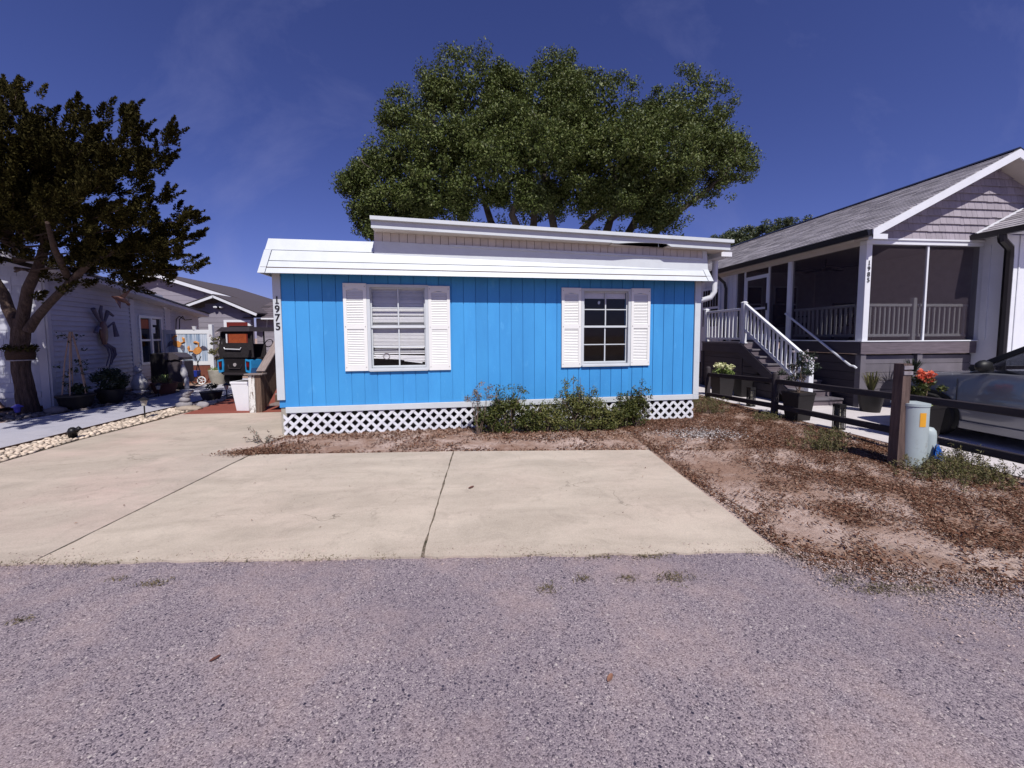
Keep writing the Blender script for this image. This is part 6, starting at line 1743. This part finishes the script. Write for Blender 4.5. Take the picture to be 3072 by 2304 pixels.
# pelican statue on a piling
t = thing('pelican_statue', 'white pelican statue on a small piling beside the grey driveway', 'statue', (-8.28, 12.1, 0))
m = MB(); m.lathe([(.16, .018), (.15, .05), (.10, .07)], (-8.28, 12.1, 0), 14, 1.2, 1); m.build('base', 'statue_white', t)
m = MB(); m.tube([(-8.28, 12.1, .05), (-8.27, 12.1, .25), (-8.27, 12.1, .42)], [.06, .055, .05], 10); m.build('piling', 'statue_blue', t, smooth=True)
m = MB(); m.tube([(-8.30, 12.1, .40), (-8.33, 12.1, .55), (-8.34, 12.1, .70), (-8.35, 12.1, .80)], [.06, .085, .06, .03], 10); m.tube([(-8.35, 12.1, .78), (-8.34, 12.1, .86), (-8.35, 12.08, .92)], [.03, .032, .045], 8); m.build('body', 'statue_white', t, smooth=True)
m = MB(); m.tube([(-8.345, 12.05, .91), (-8.345, 11.98, .80)], [.02, .006], 6); m.build('beak', 'wicker_tan', t)
# stoned grey pot with a tall vine, child's push cart
round_pot('planter', 'pale stone pot with tall vine beside the golf cart', -8.42, 13.75, [(.17, 0), (.24, .25), (.27, .48), (.24, .49)], 'planter_stone', .48, .22)
bushy('potted_vine', 'tall leafy vine with small white blossoms in the stone pot', 'plant', (-8.42, 13.75, .48), 1.25, .22, 1300, .028, 'weed_leaf', 5, sub=20, flowers=('white_petal', 10, .025))
bushy('moss_mound', 'low yellow green moss plant at the foot of the vine', 'plant', (-8.42, 13.70, .47), .12, .20, 500, .018, 'lime_leaf', 2)
t = thing('push_cart', 'folded push cart with blue bag and white wheel by the painted fence', 'push cart', (-9.1, 13.8, 0))
m = MB()
m.tube([(-9.20, 13.8, .18), (-9.05, 13.8, .75), (-8.95, 13.8, .95)], .014, 6); m.tube([(-9.0, 13.85, .18), (-9.1, 13.85, .75), (-9.15, 13.85, .95)], .014, 6); m.build('frame', 'cart_black', t)
for xx in (-9.12, -8.92):
    m = MB(); m.tube([(xx + .12 * math.cos(k_ * math.pi / 8), 13.72, .15 + .12 * math.sin(k_ * math.pi / 8)) for k_ in range(17)], .02, 6)
    for k_ in range(5): m.tube([(xx, 13.72, .15), (xx + .12 * math.cos(k_ * 1.256), 13.72, .15 + .12 * math.sin(k_ * 1.256))], .009, 5)
    m.build('wheel', 'white_vinyl' if xx > -9.0 else 'cart_black', t)
MB().hull8([(-9.25, 13.7, .28), (-9.05, 13.7, .28), (-9.05, 13.85, .28), (-9.25, 13.85, .28)], [(-9.28, 13.68, .48), (-9.02, 13.68, .48), (-9.02, 13.87, .48), (-9.28, 13.87, .48)]).build('bag', 'toy_blue', t, bev=.02)
# bowl planter on the bed, white tall planter, stone sculpture
round_pot('planter', 'low wide dark bowl with a small succulent on the stone bed', -6.50, 10.32, [(.16, 0), (.21, .12), (.23, .22), (.25, .23), (.21, .24)], 'planter_dark', .225, .20)
bushy('succulent', 'dark rosette succulent in the low wide bowl', 'plant', (-6.50, 10.32, .23), .20, .14, 140, .04, 'dark_leaf', 3, asp=.35)
square_pot('planter', 'tall white tapered square planter beside the peeling newel post', -4.83, 8.80, .40, .27, .64, 'planter_white', R_(-10))
t = thing('stone_sculpture', 'stacked grey stone bird sculpture on the pebble bed', 'sculpture', (-6.44, 9.3, 0))
for (dx, dz, r, sd) in ((0, .07, (.17, .12, .09), 1), (.02, .19, (.11, .09, .07), 2), (.05, .29, (.09, .06, .06), 3)):
    m = MB(); m.blob((-6.44 + dx, 9.3, dz), r, 2, .10, sd); auto_smooth(m.build('stone', 'grey_stone', t), 60)
m = MB(); m.tube([(-6.40, 9.3, .28), (-6.30, 9.3, .37), (-6.24, 9.3, .39)], [.06, .045, .03], 8); m.build('neck', 'grey_stone', t, smooth=True)
rock('boulder', 'flat pale boulder at the end of the pebble bed', -6.12, 8.95, (.26, .14, .07), 'pebble', 8)
rock('boulder', 'small grey boulder beside the stone bird sculpture', -6.05, 9.3, (.13, .10, .09), 'grey_stone', 5)
def solar(label, x, y, h=.42, blue=False):
    t = thing('solar_light', label, 'garden light', (x, y, 0), 0, 'solar stake lights')
    MB().tube([(x, y, 0), (x, y, h - .15)], .012, 6).build('stake', 'lantern_black', t)
    m = MB(); m.lathe([(.035, h - .15), (.055, h - .04)], (x, y, 0), 8); m.build('lens', 'solar_blue' if blue else 'solar_glass', t)
    m = MB(); m.lathe([(.085, h - .045), (.08, h - .03), (.035, h), (.02, h + .012)], (x, y, 0), 12); m.build('cap', 'lantern_black' if not blue else 'solar_blue', t)
solar('solar stake light on the pebble bed beside the beige pad', -6.34, 8.12)
solar('solar stake light left of the white planter', -6.16, 10.35)
solar('solar stake light in front of the terracotta tub', -8.30, 11.1, .36)
solar('blue topped solar light at the foot of the cedar', -9.05, 8.62, .26, True)
t = thing('spotlight', 'small black garden spotlight on the near end of the pebble bed', 'garden light', (-6.22, 6.62, 0))
span('base', t, (-6.30, 6.58, 0), (-6.16, 6.68, .03), 'lantern_black', .006)
m = MB(); m.tube([(-6.25, 6.66, .03), (-6.24, 6.64, .13), (-6.20, 6.60, .16)], [.05, .06, .05], 10); m.build('lamp', 'lantern_black', t, smooth=True)
m = MB(); m.tube([(-6.16, 6.62, .14), (-6.12, 6.62, .18), (-6.14, 6.62, .20)], [.03, .035, .02], 8); m.build('hood', 'lantern_black', t, smooth=True)
# triangle ornament by the left wall
t = thing('wicker_tree', 'small tan cone ornament against the shaded wall left of the cedar', 'ornament', (-10.0, 9.1, 0))
MB().lathe([(.16, .12), (.02, .40)], (-10.0, 9.1, 0), 6).build('cone', 'wicker_tan', t)
lw_ = MB().box((-13, 8.35, 0), (-9.75, 8.6, .11)).build('rock_wall', 'grey_stone', None)
tag(lw_, 'low rubble stone edging left of the cedar trunk', 'wall')
rs = random.Random(31)
for i in range(26):
    for zz in (.05, .13):
        m = MB(); m.blob((-10.9 + i * .047 + rs.uniform(-.01, .01), 8.36 + rs.uniform(-.02, .02), zz * .9), (.035, .04, .035), 1, .15, i * 3 + int(zz * 100)); m.build('stone', 'grey_stone', lw_)

# ------------------------------------------------------------------ pebble bed between the two driveways
bed = struct(MB().prism([(-6.60, 3.3), (-5.96, 3.3), (-5.97, 5.3), (-6.04, 6.55), (-6.03, 8.4), (-6.02, 9.6), (-6.37, 11.2), (-6.44, 11.6), (-6.58, 10.2), (-6.66, 8.6), (-6.62, 7.0)], -.04, .008).build('pebble_bed', 'bed_soil'),
             'bed of pale rounded pebbles between the beige pad and the grey driveway')
rs = random.Random(12)
pts = []
ROCKS = []
for sd in range(8):
    ROCKS.append(MB().blob((0, 0, 0), (1, .72, .5), 1, .16, sd).mesh('stone', 'pebble', True))
def bedx(y):
    l = np.interp(y, [3.3, 7, 8.6, 10.2, 11.6], [-6.57, -6.59, -6.62, -6.54, -6.42]); r = np.interp(y, [3.3, 5.3, 6.55, 9.6, 11.2, 11.6], [-5.98, -5.99, -6.06, -6.04, -6.38, -6.42]); return l, r
y = 4.6
while y < 11.4:
    l, r = bedx(y)
    x = l + .02
    while x < r - .015:
        s_ = rs.uniform(.022, .05)
        pts.append((x + rs.uniform(-.01, .01), y + rs.uniform(-.02, .02), s_))
        x += s_ * 1.55
    y += .052
far_st = MB()
pts.sort(key=lambda p: (p[1] < 5.1, p[1] - p[2] * 40))
for i, (x, y, s_) in enumerate(pts):
    if i < 300:
        add('stone', rs.choice(ROCKS), bed, Matrix.Translation((x, y, .010 + s_ * .28)) @ Euler((rs.uniform(-.3, .3), rs.uniform(-.3, .3), rs.uniform(0, 6.28))).to_matrix().to_4x4() @ Matrix.Diagonal((s_, s_, s_ * 1.1, 1)))
    else:
        a = rs.uniform(0, 3.14)
        far_st.blob((x, y, .008 + s_ * .25), (s_ * (.75 + .25 * abs(math.cos(a))), s_ * (.75 + .25 * abs(math.sin(a))), s_ * .55), 1, .16, i)
o = far_st.build('small_stones', 'pebble_far', bed, smooth=True); tag(o, kind='stuff')
ed = struct(MB().prism([(-6.63, 3.3), (-6.60, 3.3), (-6.62, 7.0), (-6.66, 8.6), (-6.58, 10.2), (-6.44, 11.6), (-6.47, 11.6), (-6.61, 10.2), (-6.69, 8.6), (-6.65, 7.0)], -.05, .045).build('bed_edging', 'edging_brown'), 'dark brown edging strip of the pebble bed')
# dark rock mulch along the left house
m = MB()
for i in range(900):
    y = rs.uniform(8.2, 13.2); t_ = rs.random()
    xr_ = np.interp(y, [8.0, 9.2, 11.3, 13.2], [-8.72, -8.42, -8.25, -8.6]); xl_ = np.interp(y, [8.0, 9.5, 13.2], [-10.6, -9.4, -10.2])
    x = xl_ + (xr_ - xl_) * t_; s_ = rs.uniform(.03, .07)
    m.blob((x, y, s_ * .35), (s_, s_ * .8, s_ * .55), 1, .2, i)
tag(m.build('rock_mulch', 'dark_rock', None, smooth=True), 'dark river rocks covering the bed along the left house', 'rocks', kind='stuff')
for i in range(9):          # paving bricks by the wooden steps
    pass

# ------------------------------------------------------------------ shrubs and weeds
def shrub(name, label, pts, h, rr, nl, ln, mat, stems, group='shrubs along the lattice skirt'):
    t = thing(name, label, 'shrub', (pts[0][0], pts[0][1], 0), 0, group)
    m = MB(); Qs = []
    for (x, y, hh, r) in pts:
        for i in range(stems):
            e = Vector((x + random.uniform(-r, r), y + random.uniform(-r, r) * .5, hh * random.uniform(.7, 1.28)))
            m = MB(); limb(m, wiggle((x + random.uniform(-.08, .08), y + random.uniform(-.05, .05), 0), e, 5, .04), .010, .003, 5); m.build('stem', 'twig', t)
            for k_ in range(5):
                f = random.uniform(.5, 1.0); c = np.array(Vector((x, y, 0)).lerp(e, f)) + RNG.normal(size=3) * .05
                c[2] = max(c[2], .05); Qs.append(clump(c, .075, nl // 10, ln, .42, .35))
        for i in range(int(26 * r / .25)):
            d = rand_dirs(1)[0]
            c = np.array([x, y, hh * .45]) + d * np.array([r, r * .62, hh * .46]) * RNG.uniform(.6, 1.0)
            c[2] = max(c[2], .06); Qs.append(clump(c, .105, nl // 5, ln, .45, .4))
    quads('foliage', np.concatenate(Qs), mat, t)
shrub('shrub', 'dark glossy shrub at the middle of the lattice', [(.28, 6.25, .42, .24), (.60, 6.25, .64, .25), (.94, 6.22, .38, .23)], 1, 1, 300, .021, 'bush_leaf', 10)
shrub('shrub', 'large olive green shrub under the right window', [(1.30, 6.22, .44, .23), (1.66, 6.20, .74, .28), (1.98, 6.20, .52, .25), (2.28, 6.22, .33, .22)], 1, 1, 330, .020, 'olive_leaf', 11)
shrub('shrub', 'twiggy shrub at the right end beside bare lattice', [(2.60, 6.32, .46, .19), (2.84, 6.34, .64, .20)], 1, 1, 230, .022, 'bush_leaf', 13)
t = thing('nandina', 'thin pinkish nandina sprig left of the lattice shrubs', 'shrub', (.08, 6.12, 0), 0, 'shrubs along the lattice skirt')
m = MB(); Q = []
for i in range(6):
    e = Vector((.10 + random.uniform(-.14, .16), 6.12 + random.uniform(-.06, .06), random.uniform(.5, .82)))
    m = MB(); limb(m, wiggle((.10 + random.uniform(-.03, .03), 6.12, 0), e, 4, .02), .007, .003, 5); m.build('stem', 'twig', t)
    for k_ in range(5):
        Q.append(clump(np.array(e) + RNG.normal(size=3) * np.array([.09, .05, .05]), .055, 26, .019, .30, .3))
quads('foliage', np.concatenate(Q), 'nandina_leaf', t)
t = thing('weed', 'small reddish weed at the left corner of the lattice', 'weed', (-3.12, 5.95, 0), 0, 'weeds in the yard')
m = MB(); Q = []
for (dx, h_) in ((-.16, .22), (-.06, .14), (.02, .10), (.10, .12), (-.22, .10)):
    e = Vector((-3.12 + dx * 1.2, 5.98 + random.uniform(-.1, .2), h_)); m = MB(); limb(m, wiggle((-3.08, 6.0, 0), e, 4, .015), .005, .002, 5); m.build('stem', 'twig', t)
    for k_ in range(5): Q.append(clump(np.array(Vector((-3.08, 6.0, 0)).lerp(e, .4 + .15 * k_)) + RNG.normal(size=3) * .02, .03, 9, .020, .3, .3))
quads('foliage', np.concatenate(Q), 'nandina_leaf', t)
def weed(label, x, y, w, h, n, dense=1.0):
    t = thing('weed', label, 'weed', (x, y, 0), 0, 'weeds in the yard')
    m = MB(); Q = []
    for i in range(n):
        b_ = Vector((x + random.gauss(0, w * .5), y + random.gauss(0, w * .28), 0))
        e = b_ + Vector((random.uniform(-.10, .10), random.uniform(-.08, .08), h * random.uniform(.45, 1.1)))
        limb(m, wiggle(b_, e, 3, .012), .003, .0015, 4)
        for k_ in range(4):
            Q.append(clump(np.array(b_.lerp(e, .25 + .25 * k_)), .035, int(7 * dense), .016, .28, .3))
    tag(m.build('stem', 'twig', t), kind='stuff'); quads('foliage', np.concatenate(Q), 'weed_leaf', t)
weed('feathery weed clump left of the tall timber post', 4.82, 4.72, .30, .22, 60, 1.4)
weed('spreading weed patch in front of the pedestals', 5.35, 3.62, .55, .17, 130, 1.5)
weed('weeds growing behind the short pedestal', 5.70, 3.95, .28, .24, 50)
weed('straggly weeds along the fence foot', 5.55, 6.6, .45, .12, 50)
weed('low weeds at the far fence post', 5.30, 8.3, .60, .16, 60)
weed('weeds at the right corner of the blue home', 4.75, 7.2, .30, .30, 50, 1.4)
weed('sparse weeds on the bank below the near fence rail', 5.45, 5.3, .35, .14, 36)

# ------------------------------------------------------------------ leaf litter, gravel, road-edge grass
def litter(name, label, n, accept, zfun=lambda x, y: .006, ln=(.008, .021), asp=(.22, .45), mat='litter_leaf', box=(2, 6, 2, 9), tilt=.35):
    P = []
    while sum(len(p) for p in P) < n:
        X = RNG.uniform(box[0], box[1], n * 2); Y = RNG.uniform(box[2], box[3], n * 2)
        k_ = accept(X, Y) > RNG.random(n * 2)
        P.append(np.stack([X[k_], Y[k_], np.full(k_.sum(), 0.0)], 1))
    P = np.concatenate(P)[:n]
    P[:, 2] = .008 + RNG.random(n) * .016
    D = unit(np.stack([RNG.normal(size=n), RNG.normal(size=n), RNG.normal(size=n) * tilt], 1))
    Nn = unit(np.stack([RNG.normal(size=n) * tilt, RNG.normal(size=n) * tilt, np.ones(n)], 1))
    L = ln[0] + (ln[1] - ln[0]) * RNG.random(n) ** 1.8 * 1.25
    o = quads(name, leaf_quads(P, D, Nn, L, L * RNG.uniform(asp[0], asp[1], n), fold=RNG.uniform(-.2, .9, n)[:, None]), mat)
    return tag(o, label, name.replace('_', ' '), kind='stuff')
def wave(X, Y, f, s):
    return .5 + .25 * (np.sin(X * f + s) * np.cos(Y * f * 1.3 + 2 * s) + np.sin((X + Y) * f * .7 + 3 * s)) + .25 * np.sin(X * f * 2.3 - Y * f * 1.9 + s) * .8
def inside_yard(X, Y):
    edge_y = np.interp(X, [2.2, 2.5, 3.0, 3.45, 4.4, 5.6, 7.5], [2.52, 2.26, 2.10, 1.98, 1.93, 1.72, 1.6])
    right = (X > 2.25 + (Y - 2.5) * .08) & (X < 5.93)
    return right * np.clip(1 + (Y - edge_y) / .22, 0, 1) ** 2
def acc_yard(X, Y):
    a = inside_yard(X, Y)
    bare = np.exp(-(((X - 2.95) / .65) ** 2 + ((Y - 4.4) / 1.0) ** 2)) + .9 * np.exp(-(((X - 3.4) / .8) ** 2 + ((Y - 5.6) / .45) ** 2)) + .9 * np.exp(-(((X - 2.55) / .40) ** 2 + ((Y - 2.75) / .28) ** 2)) + .6 * np.exp(-(((X - 3.6) / .9) ** 2 + ((Y - 3.35) / .16) ** 2)) + .5 * np.exp(-(((X - 3.9) / .8) ** 2 + ((Y - 2.2) / .14) ** 2))
    w = np.clip(wave(X, Y, 3.2, 1.3) * 1.5 - .1 + .45 * np.clip((X - 3.0) / 1.3, 0, 1), .12, 1) * np.clip(wave(X, Y, 7.1, .4) * 1.6, .25, 1)
    edge_ = np.exp(-((X - (2.30 + (Y - 2.5) * .08)) / .10) ** 2)
    return a * np.clip(w * (1 - bare) + .35 * edge_, .02, 1)
litter('leaf_litter', 'brown oak leaves and mulch scattered over the sandy yard', 135000, acc_yard, box=(2.2, 5.95, 1.7, 9.0))
def acc_bed(X, Y):
    back = 6.44 + (X + 3.08) * .054
    front_ = np.interp(X, [-3.1, -2.97, -.26, 2.4, 4.6], [5.45, 5.40, 5.22, 4.96, 4.8])
    ins = (Y < back - .02) & (Y > front_) & (X > -3.05)
    w = np.clip(wave(X, Y, 4.0, 2.2) * 1.6 - .3, .08, 1) + .9 * np.exp(-((Y - front_) / .10) ** 2) + .8 * np.exp(-((Y - back + .1) / .16) ** 2) + .9 * np.exp(-(((X - 1.4) / 1.6) ** 2 + ((Y - 5.95) / .22) ** 2)) + np.exp(-(((X + 2.9) / .25) ** 2 + ((Y - 5.5) / .14) ** 2))
    bare = np.exp(-(((X + 1.0) / .9) ** 2 + ((Y - 5.85) / .18) ** 2)) + np.exp(-(((X - 1.0) / 1.9) ** 2 + ((Y - 5.45) / .16) ** 2))
    return ins * np.clip(w - .7 * bare, .03, 1)
litter('bed_mulch', 'brown leaf mulch in the strip before the lattice skirt', 15000, acc_bed, box=(-3.2, 4.6, 4.9, 7.0), ln=(.012, .030))
litter('gravel_patch', 'patch of pale broken shell gravel on the sand', 2600, lambda X, Y: np.exp(-(((X - 3.70) / .42) ** 2 + ((Y - 5.70) / .22) ** 2)), box=(2.4, 5.2, 4.8, 6.8), ln=(.006, .014), asp=(.6, .9), mat='white_gravel', tilt=.5)
def acc_road(X, Y):
    e = np.interp(X, [-6.2, -3.1, -.37, 2.2, 2.5, 3.45, 5.6], [3.24, 2.975, 2.74, 2.52, 2.26, 1.98, 1.72])
    d = e - Y
    clumps_ = sum(np.exp(-(((X - cx) / sx_) ** 2 + ((Y - cy) / sy_) ** 2)) for cx, cy, sx_, sy_ in ((-2.05, 2.62, .07, .035), (-2.35, 2.70, .05, .02), (-2.55, 2.35, .05, .02), (1.30, 2.30, .10, .05), (1.0, 2.33, .06, .03), (.70, 2.36, .05, .03), (.45, 2.28, .05, .04), (2.5, 2.05, .12, .05), (2.75, 2.02, .10, .04), (2.35, 2.15, .07, .04), (1.25, 2.55, .12, .025), (.9, 2.58, .1, .02), (-1.0, 2.78, .2, .015), (-2.5, 2.9, .25, .02), (-3.4, 2.97, .3, .02)))
    line_ = .55 * np.exp(-((d - .01) / .02) ** 2) * (wave(X, Y * 0, 5, 2) > .55)
    return np.clip(clumps_ + line_, 0, 1)
litter('road_edge_grass', 'dry grass tufts rooted along the broken road edge', 4600, acc_road, box=(-6, 4.5, 1.7, 3.2), ln=(.007, .017), asp=(.10, .2), mat='dry_grass', tilt=.8)
def acc_sand(X, Y):
    e = np.interp(X, [-6.2, -3.1, -.37, 2.2, 2.5, 3.0, 3.45, 4.4, 5.6], [3.24, 2.975, 2.74, 2.52, 2.26, 2.10, 1.98, 1.93, 1.72])
    d = e - Y
    k_ = np.where(X > 2.15, .20, .05)
    return (d > -.10) * np.exp(-np.clip(d, 0, 9) / k_) * np.clip(wave(X, Y, 5.3, .9) * 1.7 - .2, .1, 1) * np.where(X > 2.1, 1, .35)
litter('sand_spill', 'pinkish sand and grit spilling from the yard over the road edge', 36000, acc_sand, box=(-6, 5.9, 1.3, 3.3), ln=(.002, .006), asp=(.6, .95), mat='sand_grit', tilt=.5)
o = litter('mulch_pile', 'dark brown mulch spilling over the pad corner left of the lattice', 2600, lambda X, Y: np.exp(-(((X + 2.98 - (Y - 5.5) * .3) / .24) ** 2 + ((Y - 5.52) / .11) ** 2)), box=(-3.9, -2.2, 5.1, 6.2), ln=(.008, .022))
o.location.z = .022
litter('pad_debris', 'small dark leaf crumbs scattered over the beige pad', 170, lambda X, Y: np.ones_like(X), box=(-5.7, 2.2, 3.1, 5.1), ln=(.004, .012)).location.z = .016
# leaves lying on the concrete and the road, sticks
for (x, y, z_, l_, c_) in ((.62, 1.63, .011, .030, 'a brown oak leaf lying on the asphalt below the centre joint'), (-1.28, 1.95, .011, .028, 'a small dark red leaf on the asphalt left of centre'), (-.02, 3.92, .026, .045, 'a curled dark leaf on the pad beside the centre joint')):
    m = MB(); n = 6
    pl = [(l_ * math.cos(t * math.pi / 4) , l_ * .42 * math.sin(t * math.pi / 4)) for t in range(8)]
    o = MB()._add([(x + a * .6 - b_ * .7, y + a * .7 + b_ * .6, z_ + .25 * abs(b_) + (.12 * a * a / l_)) for a, b_ in pl] + [(x, y, z_)], [(i, (i + 1) % 8, 8) for i in range(8)]).build('fallen_leaf', 'wicker_tan' if l_ == .03 else 'terracotta')
    o.data.materials[0] = MT['bird_brown'] if l_ == .03 else MT['terracotta']
    tag(o, c_, 'leaf', 'loose leaves on the pavement')
for (p, q, l_) in (((2.62, 2.20, .012), (2.95, 2.05, .012), 'thin dark stick lying at the road edge right of the pad'), ((2.50, 2.98, .012), (2.42, 3.5, .012), 'long twig lying along the right edge of the pad')):
    m = MB(); m.tube(wiggle(p, q, 4, .01), [.006, .005, .005, .004, .002], 5); tag(m.build('stick', 'twig'), l_, 'stick')
